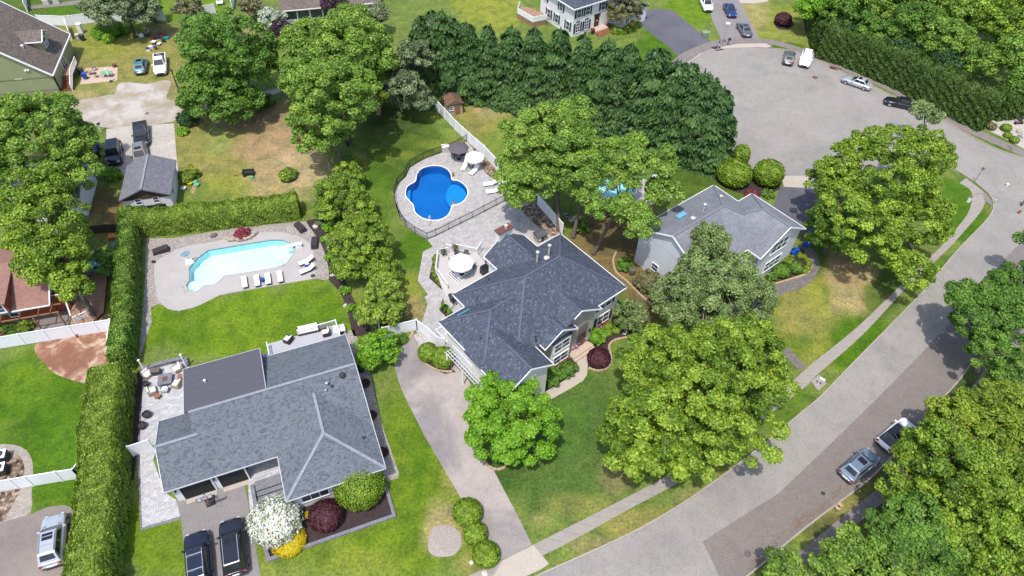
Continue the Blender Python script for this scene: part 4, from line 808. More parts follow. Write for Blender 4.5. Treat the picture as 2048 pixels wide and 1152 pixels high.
tree("shade_tree", "spreading tree left of the dark parked cars", (75,262), 7.5, 98, "leaf_oak", ls=.29, cr=.95, rzf=.7, seed=34, subs=[(140,280,6.6,62),(20,240,7.5,60),(120,350,5.2,66)], gaps=.04, bark="bark_pale", forks=14)
tree("shade_tree", "tall yellow-green tree leaning over the red roof", (88,445), 8.0, 84, "leaf_maple", base=(192,640), ls=.26, cr=.85, rzf=.75, seed=35, subs=[(60,390,8.6,66),(120,520,6.6,62),(145,575,5.6,34),(70,520,7.,44)], tr=.24)
tree("small_tree", "small bluish green tree beside the orange play slide", (210,512), 2.6, 22, "leaf_green", ls=.24, cr=.5, seed=36, tr=.08, subs=[(212,540,2.,16)])
tree("evergreen_tree", "light green spreading evergreen with bare inner branches behind the white gate", (768,612), 2.8, 44, "leaf_hedge", ls=.2, cr=.55, seed=37, tr=.12, rzf=.8, subs=[(740,625,2.6,30),(765,585,3.0,36)])
tree("small_tree", "bright green small tree at the corner between two houses", (755,695), 2.2, 40, "leaf_bright", ls=.24, cr=.5, seed=38, tr=.08, rzf=.6, subs=[(735,715,1.8,28),(775,705,1.8,24)], cover=1.8)
tree("evergreen_tree", "upright yellow-green evergreen at the end of the back hedge", (676,388), 2.8, 50, "leaf_arbor", ls=.24, cr=.6, seed=39, rzf=.9, subs=[(700,350,2.4,30),(715,412,2.2,36),(655,420,2.0,30)], clv=.16)
tree("evergreen_tree", "largest of the yellow-green evergreens between pool and lawn", (722,492), 3.4, 66, "leaf_arbor", ls=.22, cr=.6, seed=40, rzf=.85, subs=[(700,530,2.8,40),(760,535,2.6,36),(720,450,3.2,40),(775,555,2.2,30)], clv=.16)
E8 = [("right-hand dark green tree at the edge of the sidewalk", (1965,635), 6.5, 66, "leaf_green", 41, [(1930,590,6,36),(1990,700,5.,54),(2010,600,6.5,50),(2010,750,4,40),(2000,565,6,36)]),
 ("green tree cut by the right picture edge beside the shaded street", (2050,560), 6.5, 44, "leaf_green", 42, [(2060,620,6,44),(2058,480,6,22)]),
 ("yellow-green tree overhanging the parked white car", (1960,835), 6.0, 66, "leaf_yellow", 43, [(1915,840,5.2,50),(2010,800,5.5,50),(1872,838,4.4,26),(2030,870,5,50)]),
 ("large maple at the lower right beside the parked cars", (1900,935), 6.8, 100, "leaf_maple", 44, [(1846,915,5.4,46),(1960,1000,6.2,80),(1812,985,5.4,50)]),
 ("golden green maple crown filling the lower right corner", (2000,1060), 7.2, 92, "leaf_maple", 45, [(2040,960,6.5,60),(1930,1090,6.5,70),(2040,1140,6.5,60)]),
 ("dark maple crown in front of the lower right sidewalk", (1830,1060), 6.2, 90, "leaf_green", 46, [(1790,1090,5.6,60),(1860,1130,6,76)]),
 ("maple crown rising from the bottom edge beside the sidewalk", (1720,1135), 5.4, 66, "leaf_oak", 47, [(1660,1120,4.8,40),(1700,1100,5,46)]),
 ("small crown at the bottom edge next to the kerb", (1570,1135), 3.4, 40, "leaf_oak", 48, [(1600,1160,3.2,30)]),
 ("tree at the bottom edge nearest the corner", (1800,1170), 6, 60, "leaf_oak", 49, [])]
EB = {41: (1951,744), 42: (1992,692)}
for lb, c, z, r, m_, sd_, sb in E8: tree("street_tree", lb, c, z, r, m_, ls=.24, cr=.75, base=EB.get(sd_), seed=sd_, subs=sb, lumpy=.25, clv=.17, gaps=.05, rzf=.75)
tree("street_tree", "thin pale green branches reaching over the black sedan", (1845,222), 5.0, 26, "leaf_birch", base=(1850,262), ls=.26, cr=.6, seed=50, gaps=.05, cover=1.8, tr=.1, subs=[(1872,240,4.4,18)])
# woods above the cul-de-sac hedge
W_ = [((1700,22),6,58,"leaf_green"),((1642,4),6,42,"leaf_bright"),((1764,14),6.5,56,"leaf_oak"),((1830,44),6.5,54,"leaf_green"),((1895,78),6.5,50,"leaf_oak"),((1930,20),8,62,"leaf_oak"),((2000,50),8,60,"leaf_maple"),((2040,108),7,48,"leaf_oak"),((1845,-6),8,60,"leaf_oak"),((1958,122),5.5,42,"leaf_oak"),((1752,62),5.5,38,"leaf_green"),((2050,10),9,60,"leaf_maple"),((1700,-30),7,60,"leaf_oak"),((1990,-30),9,66,"leaf_oak"),((2045,165),5,34,"leaf_green"),((1688,62),4.4,30,"leaf_dark"),((1800,98),4.6,30,"leaf_dark"),((1890,128),4.8,32,"leaf_dark")]
WL = ["green crown at the inner end of the woods","brightest fresh green crown beside the round plum bush lawn","light oak crown at the top edge of the woods","green crown in the middle of the woods","light crown over the dark hedge","tall light crown near the top right","yellow-green crown close to the right edge of the woods","light crown at the right edge above the hedge","deep green crown at the top edge","low oak crown leaning over the hedge above the gravel bed","green crown just above the silver sedan's hedge","yellow crown in the top right corner","crown cut by the top edge behind the bright one","crown cut by the top edge at the right","small green crown at the right edge over the gravel bed","dark thicket behind the hedge near the white car","dark thicket behind the middle of the hedge","dark thicket behind the hedge right of the black sedan"]
for i, ((c, z, r, m_), lb) in enumerate(zip(W_, WL)): tree("woodland_tree", lb, c, z, r, m_, ls=.34, cr=1.05, seed=60+i, base=(c[0]+14, c[1]+14-max(0, (c[0]-1900)*.05)) if c[1] > 0 else None, group="trees of the woods above the cul-de-sac", cover=1.9, rzf=.8, forks=5, subs=[(c[0]+(-30 if i % 2 else 32), c[1]+14, z-1.4, r*.6)])
# upper edge trees
tree("pine_tree", "grey-green pine above the white fence by the green house", (245,12), 5.5, 50, "leaf_pine", ls=.34, cr=.9, seed=80, zmin=-.6, subs=[(200,18,4.6,34),(285,22,4.6,34)], bark="bark_dark")
tree("pine_tree", "tall loose pine at the left end of the dark evergreen row", (828,110), 9.0, 38, "leaf_pine", ls=.34, cr=.9, seed=81, subs=[(815,170,6,34),(850,60,10,26),(795,150,6,24),(835,200,3.6,30)], bark="bark_dark")
tree("small_tree", "olive tree at the top edge beside the white swing", (375,12), 3.5, 30, "leaf_brown", ls=.32, cr=.8, seed=82)
tree("small_tree", "brownish bush-like tree right of the white gate at the top", (500,14), 2.6, 26, "leaf_brown", ls=.32, cr=.8, seed=83)
tree("flowering_tree", "white flowering tree in front of the brown-roofed bungalow", (545,38), 2.6, 27, "blossom_grey", ls=.3, cr=.7, seed=84)
tree("flowering_tree", "dark purple plum tree beside the white flowering tree", (566,60), 2.2, 23, "leaf_plum", ls=.3, cr=.7, seed=85)
tree("flowering_tree", "dark purple crown over the bungalow roof", (670,8), 4.2, 30, "leaf_plum", ls=.34, cr=.8, seed=86)
tree("small_tree", "grey-green willow beside the bungalow", (752,30), 3.6, 28, "leaf_pine", ls=.32, cr=.8, seed=87)
tree("small_tree", "round green tree in front of the white colonial's wall", (1247,20), 3.2, 34, "leaf_brown", ls=.28, cr=.6, seed=88, rzf=1.0, base=(1249,52))
tree("small_tree", "thin green tree at the top behind the garbage bins", (300,12), 3, 20, "leaf_green", ls=.3, cr=.7, seed=89)
tree("shade_tree", "green crown at the left edge above the gravel yard", (-10,330), 6, 50, "leaf_green", ls=.34, cr=1, seed=90)
# row of tall evergreens
rs0 = np.random.RandomState(9); protos = []
for k in range(4):
    r_ = empty("evergreen_tree", (0, 0, 0), 0, "tall dark evergreen in the long row behind the yards", "evergreen tree", "row of tall dark evergreens")
    conifer_mesh(np.random.RandomState(200+k), 10.0, 3.9, "leaf_cypress", r_, ls=.31, n=42000, sh=.66, irregular=.24)
    MB().tube([(0, 0, -.1), (0, 0, 5)], [.25, .12], 8).build("trunk", "bark_dark", r_); protos.append([r_, False])
def tip_h(base, tipy):
    best = 4.0
    for h in np.arange(4, 18, .1):
        v = np.array([base.x, base.y, h-CAMH]); zc_ = v@fw
        if CY-FPX*(v@up)/zc_ <= tipy: return h
    return best
ROW = [((850,190),16,"leftmost of the dark evergreens, behind the loose pine"),((893,190),2,"very tall dark evergreen with its tip near the top edge"),((870,150),8,"dark evergreen behind the left end of the row"),((935,186),30,"dark evergreen just right of the tallest tip"),((975,188),38,"dark evergreen behind the small brown shed"),((1020,196),36,"dark evergreen left of the white colonial's deck"),((1063,206),40,"dark evergreen below the white colonial's deck"),((1108,220),40,"dark evergreen below the corner of the white colonial"),((1152,230),54,"dark evergreen below the steps of the white colonial"),((1195,242),60,"dark evergreen left of the paved black driveway"),((1238,256),68,"dark evergreen in front of the gap at the driveway lawn"),((1280,276),76,"dark evergreen at the bend of the row"),((1322,298),104,"dark evergreen at the widest part of the bend"),((1366,314),122,"dark evergreen with its foot near the clipped shrubs"),((1408,318),160,"outermost dark evergreen beside the cul-de-sac paving"),((1300,225),84,"dark evergreen behind the bend, below the black driveway"),((1350,262),112,"dark evergreen at the back beside the apron"),((1390,285),140,"dark evergreen at the back edge of the cul-de-sac"),((905,145),22,"dark evergreen behind the tallest tip"),((1225,215),84,"smaller dark evergreen behind the row near the concrete path")]
for i, (b_, ty, lb) in enumerate(ROW):
    p = g(*b_); h_ = tip_h(p, ty); pr = protos[i % 4]; s_ = h_/10.0; w__ = rs0.uniform(.92, 1.1)*(1.0 if h_ > 9 else .9)
    if not pr[1]: o = pr[0]; pr[1] = True; o.location = p; o.rotation_euler.z = i*1.7; o.scale = (w__, w__, s_); o["label"] = lb
    else: clone(pr[0], p, i*1.7, lb, None, (w__, w__, s_))
# clipped shrubs by the cul-de-sac
for i, (c, r, h_, lb) in enumerate([((1430,318),20,3.0,"leaning clipped evergreen shrub next to the outermost dark evergreen"),((1482,310),17,3.0,"clipped evergreen shrub at the back of the trio near the paving"),((1470,345),32,3.0,"widest clipped evergreen shrub above the small red plants"),((1538,345),28,3.2,"clipped evergreen shrub beside the concrete apron")]):
    bush("evergreen_shrub", lb, c, r, "leaf_arbor", h=h_, ls=.19, smooth_ball=True, jag=.18, cover=3, cat="shrub", group="clipped evergreens by the cul-de-sac", clv=.2)
# shrubs and bushes
BU = [("round_bush","topmost of the three round bushes beside the long driveway",(935,1024),29,"leaf_arbor",1.6,1),("round_bush","middle of the three round bushes beside the long driveway",(950,1066),24,"leaf_arbor",1.4,1),("round_bush","bottom one of the three round bushes beside the long driveway",(972,1108),27,"leaf_arbor",1.5,1),
("round_bush","left bush in the bed at the garage end of the driveway",(856,704),20,"leaf_arbor",1.7,1),("round_bush","right and taller bush in the bed at the garage end of the driveway",(886,714),23,"leaf_arbor",1.9,1),
("round_bush","large round yew in front of the ranch house window",(718,968),49,"leaf_arbor",3.0,1),("japanese_maple","round dark red maple in the bed of the ranch house",(651,1030),33,"leaf_purple",1.7,1),("japanese_maple","round dark red maple in the bed beside the front walk",(1198,715),23,"leaf_purple",1.3,1),
("round_bush","bright green hydrangea beside the front steps",(1192,674),21,"leaf_bright",1.3,0),("low_hedge_bush","oblong clipped bush under the flower box window",(1212,651),14,"leaf_arbor",.9,1),("small_bush","small bush left of the pale rock in the front bed",(1216,664),9,"leaf_arbor",.6,1),("small_bush","small bush nearest the weeping tree in the front bed",(1232,660),9,"leaf_arbor",.6,1),("round_bush","dark bush at the right corner of the dark-roofed house",(1245,640),17,"leaf_green",1.3,1),
("round_bush","dark green bush under the bay window",(1104,752),23,"leaf_green",1.7,0),("round_bush","broad-leaved bush between bay window and front walk",(1136,737),20,"leaf_green",1.2,0),("evergreen_shrub","bluish evergreen partly behind the vivid green tree",(1066,762),18,"leaf_dark",2.6,0),
("yellow_bush","golden ground-hugging bush under the white rhododendron",(577,1080),34,"leaf_gold",.7,1),("small_bush","small yellow bush beside the dark red maple",(614,1030),6,"leaf_gold",.6,0),
("round_bush","big grey-brown bush beside the path of the grey house",(1297,563),27,"leaf_brown",2.2,0),("round_bush","dark bush at the corner of the grey house wall",(1250,528),18,"leaf_green",1.3,0),
("round_bush","yellow-green bush in the curved front bed of the grey house",(1578,522),14,"leaf_yellow",1.2,0),("round_bush","dark round bush left in the curved front bed",(1563,540),17,"leaf_green",1.2,1),("round_bush","dark round bush in the middle of the curved front bed",(1592,534),14,"leaf_green",1.2,1),("round_bush","dark low bush below the lower windows of the grey house",(1544,552),12,"leaf_green",1.0,0),
("round_bush","plum coloured round bush on the lawn near the woods",(1567,38),16,"leaf_purple",2.0,1),
("round_bush","sprawling green bush below the hood of the dark car",(224,347),20,"leaf_bright",1.1,0),("round_bush","yellow-green bush right of the garage",(377,349),20,"leaf_yellow",1.2,0),("wild_bush","thin pale bush on the dry lawn",(575,350),20,"leaf_hedge",1.3,0),("wild_bush","rough green bush at the foot of the big maple",(375,235),22,"leaf_dark",1.8,0),("wild_bush","small bush left of the wooden post near the lane",(365,262),14,"leaf_bright",.8,0),("wild_bush","green thicket in front of the pine",(215,62),34,"leaf_bright",1.3,0),
("wild_bush","leafy bush at the steps of the green house",(118,195),11,"leaf_bright",.7,0),("wild_bush","green bush behind the white fence by the red pergola",(50,652),14,"leaf_yellow",1.0,0),("wild_bush","low green plants along the white fence",(22,660),20,"leaf_green",.4,0),
("small_bush","small bush nearest the pool gravel in the mulch bed",(646,478),6,"leaf_bright",.6,0),("small_bush","spreading bush beside the mulch bed bend",(660,512),11,"leaf_bright",.7,0),("small_bush","bush in the mulch bed below the largest evergreen",(690,580),11,"leaf_bright",.7,0),("small_bush","round bush right of the lawn edge in the mulch bed",(702,615),10,"leaf_bright",.7,0),("small_bush","lowest round bush in the mulch bed",(719,632),11,"leaf_bright",.7,0),("small_bush","grey-green plant at the top of the mulch bed",(637,446),9,"leaf_pine",.6,0),("small_bush","bush at the top end of the evergreen row by the hedge",(655,452),14,"leaf_bright",1.,0),
("round_bush","yellow-green clipped bush beside the white gravel bench",(2013,255),10,"leaf_arbor",.9,1),("round_bush","small clipped bush below the taller one in the white gravel",(2016,270),8,"leaf_arbor",.7,1),("round_bush","dark clipped bush by the street sign in the white gravel",(2030,279),9,"leaf_arbor",.8,1),("round_bush","grey round bush at the start of the white gravel",(1983,252),10,"leaf_brown",.9,1),
("wild_bush","bush growing beside the oak trunk near the round swing",(705,325),13,"leaf_bright",.9,0),("wild_bush","green bushes behind the largest oak",(520,200),26,"leaf_green",1.6,0),("small_bush","green plant by the driveway corner near the white gate",(805,677),14,"leaf_green",.6,0),
("round_bush","bush behind the oaks near the patio fence",(1162,452),16,"leaf_green",1.4,0),("small_bush","red-flowered plants in front of the clipped shrubs",(1505,389),14,"leaf_red",.5,0),("small_bush","green plants beside the black driveway",(1535,388),14,"leaf_green",.6,0),("ivy_mound","green ivy mound beside the small brown shed",(960,205),14,"leaf_green",.8,0),
("small_bush","reddish green plants beside the pool shed of the oak yard",(480,405),12,"leaf_hedge",.3,0)]
for nm, lb, c, r, m_, h_, sb in BU:
    bush(nm, lb, c, r, m_, h=h_, jag=.12 if r < 40 else .16, smooth_ball=bool(sb), ls=(.13 if c[1] > 600 else .18) if r > 9 else .13, cat="shrub" if "shrub" in nm else ("small tree" if "maple" in nm else "bush"))
bush("rhododendron", "large rhododendron covered in white blossom beside the entry walk", (549,1040), 47, "blossom", h=2.5, ls=.17, smooth_ball=True, jag=.34, cover=4.2, clv=.05)
bush("japanese_maple", "small red lace-leaf maple behind the rock waterfall", (482,467), 17, "leaf_red", h=.9, ls=.14, cr=.3, cat="small tree")
k0 = None
for i, (x, y) in enumerate([(872,512),(869,520),(870,528),(869,538),(867,546),(870,554),(875,562),(881,570)]):
    if k0 is None: k0 = bush("boxwood", "low boxwood ball in the planting strip along the patio railing", (x, y), 5, "leaf_hedge", h=.5, ls=.1, smooth_ball=True, group="boxwood balls along the patio railing")
    else: clone(k0, g(x, y), i*1.3)
k0 = None
for i, (x, y) in enumerate([(1600,512),(1607,516),(1613,524),(1616,531),(1614,539),(1608,545),(1597,512),(1572,552)]):
    if k0 is None: k0 = bush("yellow_bush", "small yellow-green ball in the curved front bed of the grey house", (x, y), 6, "leaf_yellow", h=.55, ls=.12, smooth_ball=True, group="yellow-green balls in the curved bed")
    else: clone(k0, g(x, y), i*1.3)
for (x, y, lb) in [(887,618,"tall narrow evergreen in the planter by the little balcony"),(897,626,"shorter narrow evergreen in the planter by the little balcony")]:
    r_ = empty("narrow_evergreen", tuple(g(x, y)), 0, lb, "evergreen tree"); conifer_mesh(np.random.RandomState(int(x)), 1.9 if x < 890 else 1.3, .4, "leaf_green", r_, ls=.14, n=1500, sh=.6, z0=.05); MB().tube([(0, 0, -.05), (0, 0, 1)], .03, 6).build("trunk", "bark_dark", r_)
# ---------------------------------------------------------------- building helpers
def frameM(c, r, n):
    r = Vector(r).normalized(); n = Vector(n).normalized(); z = Vector((0, 0, 1)); c = Vector(c)
    return Matrix(((r.x, n.x, z.x, c.x), (r.y, n.y, z.y, c.y), (r.z, n.z, z.z, c.z), (0, 0, 0, 1)))
def win(root, c, r, n, w_, h_, cols=1, rows=2, shutters=False, box=False, name="window", fr=.09, m="white_trim"):
    M = frameM(c, r, n); a = MB(); a.M = M; W, H = w_/2, h_/2
    a.box(-W-fr, W+fr, 0, .07, H, H+fr); a.box(-W-fr, W+fr, 0, .09, -H-fr, -H); a.box(-W-fr, -W, 0, .07, -H, H); a.box(W, W+fr, 0, .07, -H, H)
    for i in range(1, cols): x = -W+w_*i/cols; a.box(x-.035, x+.035, .0, .06, -H, H)
    for j in range(1, rows): z = -H+h_*j/rows; a.box(-W, W, .0, .05, z-.03, z+.03)
    f = a.build(name, m, root); p = MB(); p.M = M; p.box(-W, W, -.02, .03, -H, H); p.build("pane", "window_glass", f)
    if shutters:
        for s in (-1, 1):
            b = MB(); b.M = M; x = s*(W+fr+.2); b.box(x-.19, x+.19, 0, .05, -H-.05, H+.05)
            for k in range(8): z = -H+h_*(k+.5)/8; b.box(x-.14, x+.14, .05, .065, z-.03, z+.03)
            b.build("shutter", "shutter", root)
    if box:
        b = MB(); b.M = M; b.box(-W-.1, W+.1, .07, .38, -H-.42, -H-.14); bo = b.build("flower_box", "white_trim", root)
        rs = np.random.RandomState(4); n_ = 260; P = np.stack([rs.uniform(-W, W, n_), rs.uniform(.1, .4, n_), rs.uniform(-H-.16, -H+.05, n_)], 1)
        P = np.array([tuple(M @ Vector(p)) for p in P]); leafobj("flowers", P, rs.normal(size=(n_, 3))+np.array([0, 0, 1]), np.full(n_, .12), rs.rand(n_), "leaf_red", bo, rs=rs)
    return f
def roof(mb, u0, u1, v0, v1, ez, pitch, axis='u', h0=True, h1=True, th=.18, fascia=None, rim=True):
    """closed shell of a gable or hip roof; h0/h1 tell which ends are hipped; returns the ridge ends"""
    if axis == 'u': a0, a1, b0, b1 = u0, u1, v0, v1
    else: a0, a1, b0, b1 = v0, v1, u0, u1
    hw = (b1-b0)/2; rz = ez+pitch*hw; bm_ = (b0+b1)/2; ra0 = a0+(hw if h0 else 0); ra1 = a1-(hw if h1 else 0)
    P = [(a0,b0,ez),(a1,b0,ez),(a1,b1,ez),(a0,b1,ez),(ra0,bm_,rz),(ra1,bm_,rz)]
    sw = (lambda p: p) if axis == 'u' else (lambda p: (p[1], p[0], p[2])); vs = [sw(p) for p in P]+[sw((p[0], p[1], p[2]-th)) for p in P]
    fs = [(0,1,5,4),(2,3,4,5)]
    if h0: fs.append((3,0,4))
    if h1: fs.append((1,2,5))
    fl = [tuple(i+6 for i in f)[::-1] for f in fs]; loop = [0,1]+([5] if not h1 else [])+[2,3]+([4] if not h0 else [])
    rims = [(loop[i], loop[i]+6, loop[(i+1) % len(loop)]+6, loop[(i+1) % len(loop)]) for i in range(len(loop))]
    if axis != 'u': fs = [f[::-1] for f in fs]; fl = [f[::-1] for f in fl]; rims = [f[::-1] for f in rims]
    mb.add(vs, fs+fl+rims)
    if fascia is not None:
        Q = [Vector(vs[i]) for i in loop]; cen = sum(Q, Vector())/len(Q)
        for i in range(len(Q)):
            a, b = Q[i], Q[(i+1) % len(Q)]; m_ = (a+b)/2; d = (b-a).normalized(); out = Vector((d.y, -d.x, 0)).normalized()
            if out.dot(m_-cen) < 0: out = -out
            fascia.append((a+out*.03-Vector((0, 0, .07)), b+out*.03-Vector((0, 0, .07)), i))
    return Vector(vs[4]), Vector(vs[5]), [Vector(v) for v in vs[:4]]
def bars(name, segs, w_, h_, m, root):
    b = MB()
    for s in segs: b.bar(s[0], s[1], w_, h_)
    return b.build(name, m, root)
def gable(mb, axis, pos, b0, b1, ez, pitch, t=.1, inset=.28):
    """triangular wall under a gable: pos along the ridge axis"""
    hw = (b1-b0)/2; bb0, bb1 = b0+inset, b1-inset; z0 = ez-.16; top = ez+pitch*hw-.2; e = ez+pitch*inset-.2; mid = (b0+b1)/2
    T = [(bb0, z0-.2), (bb1, z0-.2), (bb1, e), (mid, top), (bb0, e)]; vs = []
    for p in (pos-t/2, pos+t/2):
        for b_, z in T: vs.append((p, b_, z) if axis == 'u' else (b_, p, z))
    mb.add(vs, [(0,1,2,3,4), (9,8,7,6,5)]+[(i, i+5, (i+1) % 5+5, (i+1) % 5) for i in range(5)])
def house(name, label, O, ang, cat="house"): return empty(name, (O.x, O.y, 0), R(ang), label, cat)
def rail(root_or_none, pts, h=1.0, z=0.0, m="white_trim", name="railing", post=.11, pick=.14, th=.035, top=.08):
    """railing along local points: posts, rails and pickets in one mesh per run"""
    a = MB(); pts = [Vector((p[0], p[1], 0)) for p in pts]
    for p in pts: a.box(p.x-post/2, p.x+post/2, p.y-post/2, p.y+post/2, z, z+h+.08)
    for p, q in zip(pts, pts[1:]):
        a.bar((p.x, p.y, z+h), (q.x, q.y, z+h), top, .06); a.bar((p.x, p.y, z+.1), (q.x, q.y, z+.1), .05, .05); L = (q-p).length; n = max(1, int(L/pick))
        for k in range(1, n): t = p.lerp(q, k/n); a.box(t.x-th/2, t.x+th/2, t.y-th/2, t.y+th/2, z+.1, z+h)
    return a.build(name, m, root_or_none)
def vent(root, x, y, z, h=.45, r=.07, m="dark_plastic", cap=True, name="vent_pipe"):
    a = MB(); a.cyl(x, y, z-.3, z+h, r, 10)
    if cap: a.lathe(x, y, [(r*1.8, z+h), (r*1.9, z+h+.06), (r*.6, z+h+.16)], 10)
    return a.build(name, m, root, smooth=False)

# ---------------------------------------------------------------- 1: ranch house with the grey roof
H1 = house("ranch_house", "low grey-roofed ranch house with two garage bays and a flat roof extension", g(334, 983, 2.8), 23.6); E1 = 2.8; pt = .4
w_ = MB(); w_.box(.15, 6.1, .35, 7.3, 0, 2.62)
w_ = MB(); w_.prism([(.15,.4),(6.2,.4),(6.2,2.0),(9.75,2.0),(9.75,-4.2),(17.75,-4.2),(17.75,11.3),(3.1,11.3),(3.1,7.3),(.15,7.3)], 0, 2.64)
w_.prism([(3.1,6.0),(9.5,6.0),(9.5,11.4),(3.1,11.4)], 2.6, 3.72)
gable(w_, 'u', .12, 0, 7.6, E1, pt); gable(w_, 'u', 17.8, 0, 11.65, E1, pt)
w_.box(9.6, 9.7, 6.1, 11.5, 2.6, 3.8); w_.build("wall", "siding_white", H1)
rf = MB(); fa = []
roof(rf, -.25, 9.0, 0, 7.6, E1, pt, 'u', False, False, fascia=fa); fa = [f for f in fa if f[2] in (0, 5, 4, 3)]
roof(rf, 2.9, 18.12, -.0, 11.66, E1+.004, pt, 'u', False, False); roof(rf, 9.38, 18.12, -4.62, 6.0, E1+.008, pt, 'v', True, False, fascia=fa)
r1 = rf.build("roof", "shingle_grey", H1)
fl = MB(); fl.add([(2.55,5.9,5.18),(9.72,5.9,5.18),(9.72,11.95,3.98),(2.55,11.95,3.98),(2.55,5.9,5.0),(9.72,5.9,5.0),(9.72,11.95,3.8),(2.55,11.95,3.8)], [(0,1,2,3),(4,7,6,5),(0,4,5,1),(1,5,6,2),(2,6,7,3),(3,7,4,0)]); fl.build("flat_roof", "flat_roof", H1)
g_ = MB(); g_.add([(9.74,5.9,5.1),(9.74,11.9,3.9),(9.74,11.9,2.8),(9.80,5.9,5.1),(9.80,11.9,3.9),(9.80,11.9,2.8)], [(0,1,2),(5,4,3),(0,3,4,1),(1,4,5,2),(2,5,3,0)]); g_.build("gable_side", "siding_dark", H1)
rz1 = E1+pt*5.83
caps = [((2.9,5.83,rz1),(18.1,5.83,rz1)),((-.2,3.8,E1+pt*3.8),(3.3,3.8,E1+pt*3.8)),((13.75,4.3,E1+pt*4.37),(13.75,-.25,E1+pt*4.37)),((13.75,-.25,E1+pt*4.37),(9.4,-4.6,E1)),((13.75,-.25,E1+pt*4.37),(18.1,-4.6,E1))]
b = MB()
for p, q in caps: p = Vector(p); q = Vector(q); b.bar(p+Vector((0,0,.035)), q+Vector((0,0,.035)), .26, .05)
b.build("ridge_cap", "ridge_cap", H1)
segs = [((-.28,-.03,E1-.05),(9.38,-.03,E1-.05)),((9.35,0,E1-.05),(9.35,-4.65,E1-.05)),((9.35,-4.65,E1-.05),(18.15,-4.65,E1-.05)),((18.15,-4.65,E1-.05),(18.15,0,E1-.05)),((18.16,0,E1-.02),(18.16,5.83,rz1-.02)),((18.16,5.83,rz1-.02),(18.16,11.7,E1-.02)),((9.75,11.7,E1-.05),(18.15,11.7,E1-.05)),((2.52,11.98,3.9),(9.76,11.98,3.9)),((-.28,0,E1),(-.28,3.8,E1+pt*3.8)),((-.28,3.8,E1+pt*3.8),(-.28,7.62,E1)),((-.28,7.62,E1-.05),(2.6,7.62,E1-.05)),((9.76,5.95,5.1),(9.76,11.95,3.9)),((2.5,5.95,5.1),(2.5,11.95,3.9))]
bars("gutter", segs, .055, .12, "gutter_grey", H1)
for (u0, u1) in ((.75, 3.35), (3.95, 6.25)):
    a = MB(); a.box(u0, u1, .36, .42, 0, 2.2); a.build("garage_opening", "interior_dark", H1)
    a = MB(); a.box(u0-.1, u0, .28, .42, 0, 2.35); a.box(u1, u1+.1, .28, .42, 0, 2.35); a.box(u0-.1, u1+.1, .28, .42, 2.2, 2.35); a.build("door_frame", "white_trim", H1)
    a = MB(); a.box(u0, u1, -.15, .3, 0, .03); a.build("threshold", "concrete_apron", H1)
for u in (.4, 3.65, 6.5):
    a = MB(); a.box(u-.06, u+.06, .2, .4, 1.75, 2.05); a.build("wall_lamp", "black_metal", H1)
win(H1, (11.7, -4.2, 1.5), (1,0,0), (0,-1,0), 2.3, 1.1, 3, 1, name="window"); win(H1, (17.75,-2.4,1.4), (0,1,0), (1,0,0), 1.4, 1.1, 2, 1)
win(H1, (7.9, 2.0, 1.4), (1,0,0), (0,-1,0), 1.5, 1.6, 2, 1)
for (u, v, h_, r_) in ((1.55+13.6, 4.7, .35, .10), (14.9, 4.2, .2, .08), (15.5, 4.35, .25, .07), (17.0, -1.3, .3, .06)):
    vent(H1, u, v, E1+pt*v if v > 0 else E1+pt*(18.1-u), h_, r_, "steel" if u < 15.3 else "dark_plastic")
a = MB(); a.lathe(16.7, 5.1, [(.28, E1+pt*5.1-.1), (.3, E1+pt*5.1+.18), (.2, E1+pt*5.1+.32), (.02, E1+pt*5.1+.36)], 14); a.build("roof_fan", "dark_plastic", H1)
vent(H1, 4.5, 9.2, 4.55, .25, .07, "white_trim")
c_rw = [ (732,768,"topmost corrugated window well in the gravel along the ranch house"), (745,832,"middle corrugated window well in the gravel along the ranch house"), (768,906,"lowest corrugated window well in the gravel along the ranch house")]
for x, y, lb in c_rw:
    c_ = g(x, y); wr = empty("window_well", tuple(c_), R(23.6), lb, "window well", "window wells of the ranch house"); a = MB(); vs = []; N_ = 12
    for i in range(N_+1):
        t = math.pi*(i/N_-.5); rr = .5+.03*(-1)**i; vs += [(-.35+rr*math.cos(t)*1.5, rr*1.1*math.sin(t), -.02), (-.35+rr*math.cos(t)*1.5, rr*1.1*math.sin(t), .28)]
    a.add(vs, [(2*i, 2*i+2, 2*i+3, 2*i+1) for i in range(N_)]); a.add([(v[0]*1.08+.03, v[1]*1.08, v[2]) for v in vs], [(2*i, 2*i+1, 2*i+3, 2*i+2) for i in range(N_)]); a.build("well_wall", "well_metal", wr)
    a = MB(); a.prism([(-.35,-.55),(-.35,.55)]+[(-.35+.52*math.cos(t)*1.5, .57*math.sin(t)) for t in np.linspace(1.4, -1.4, 9)], .0, .035); a.build("well_floor", "well_dark", wr)
# steps and retaining walls by the entry
st = empty("front_steps", tuple(g(*c8(910, 400))), R(23.6), "grey stone steps with dark treads leading up to the ranch house entry", "steps")
loc = lambda px_, py_, z=0: (H1.matrix_basis.inverted() @ g(px_, py_, z))
H1.matrix_basis  # frame of the ranch house
def l2w(root, p): return Matrix.Translation(root.location) @ Matrix.Rotation(root.rotation_euler.z, 4, 'Z') @ Vector(p)
def w2l(root, p): return (Matrix.Translation(root.location) @ Matrix.Rotation(root.rotation_euler.z, 4, 'Z')).inverted() @ Vector(p)
st.location = l2w(H1, (7.95, -1.2, 0))
for i in range(4):
    a = MB(); a.box(-1.25, 1.25, -1.6+i*.5, -1.1+i*.5 if i < 3 else .9, 0, .07+.1*i); a.build("tread", "border_pavers", st)
    a = MB(); a.box(-1.25, 1.25, -1.66+i*.5, -1.603+i*.5, 0, .06+.1*i); a.build("riser", "dark_plastic", st)
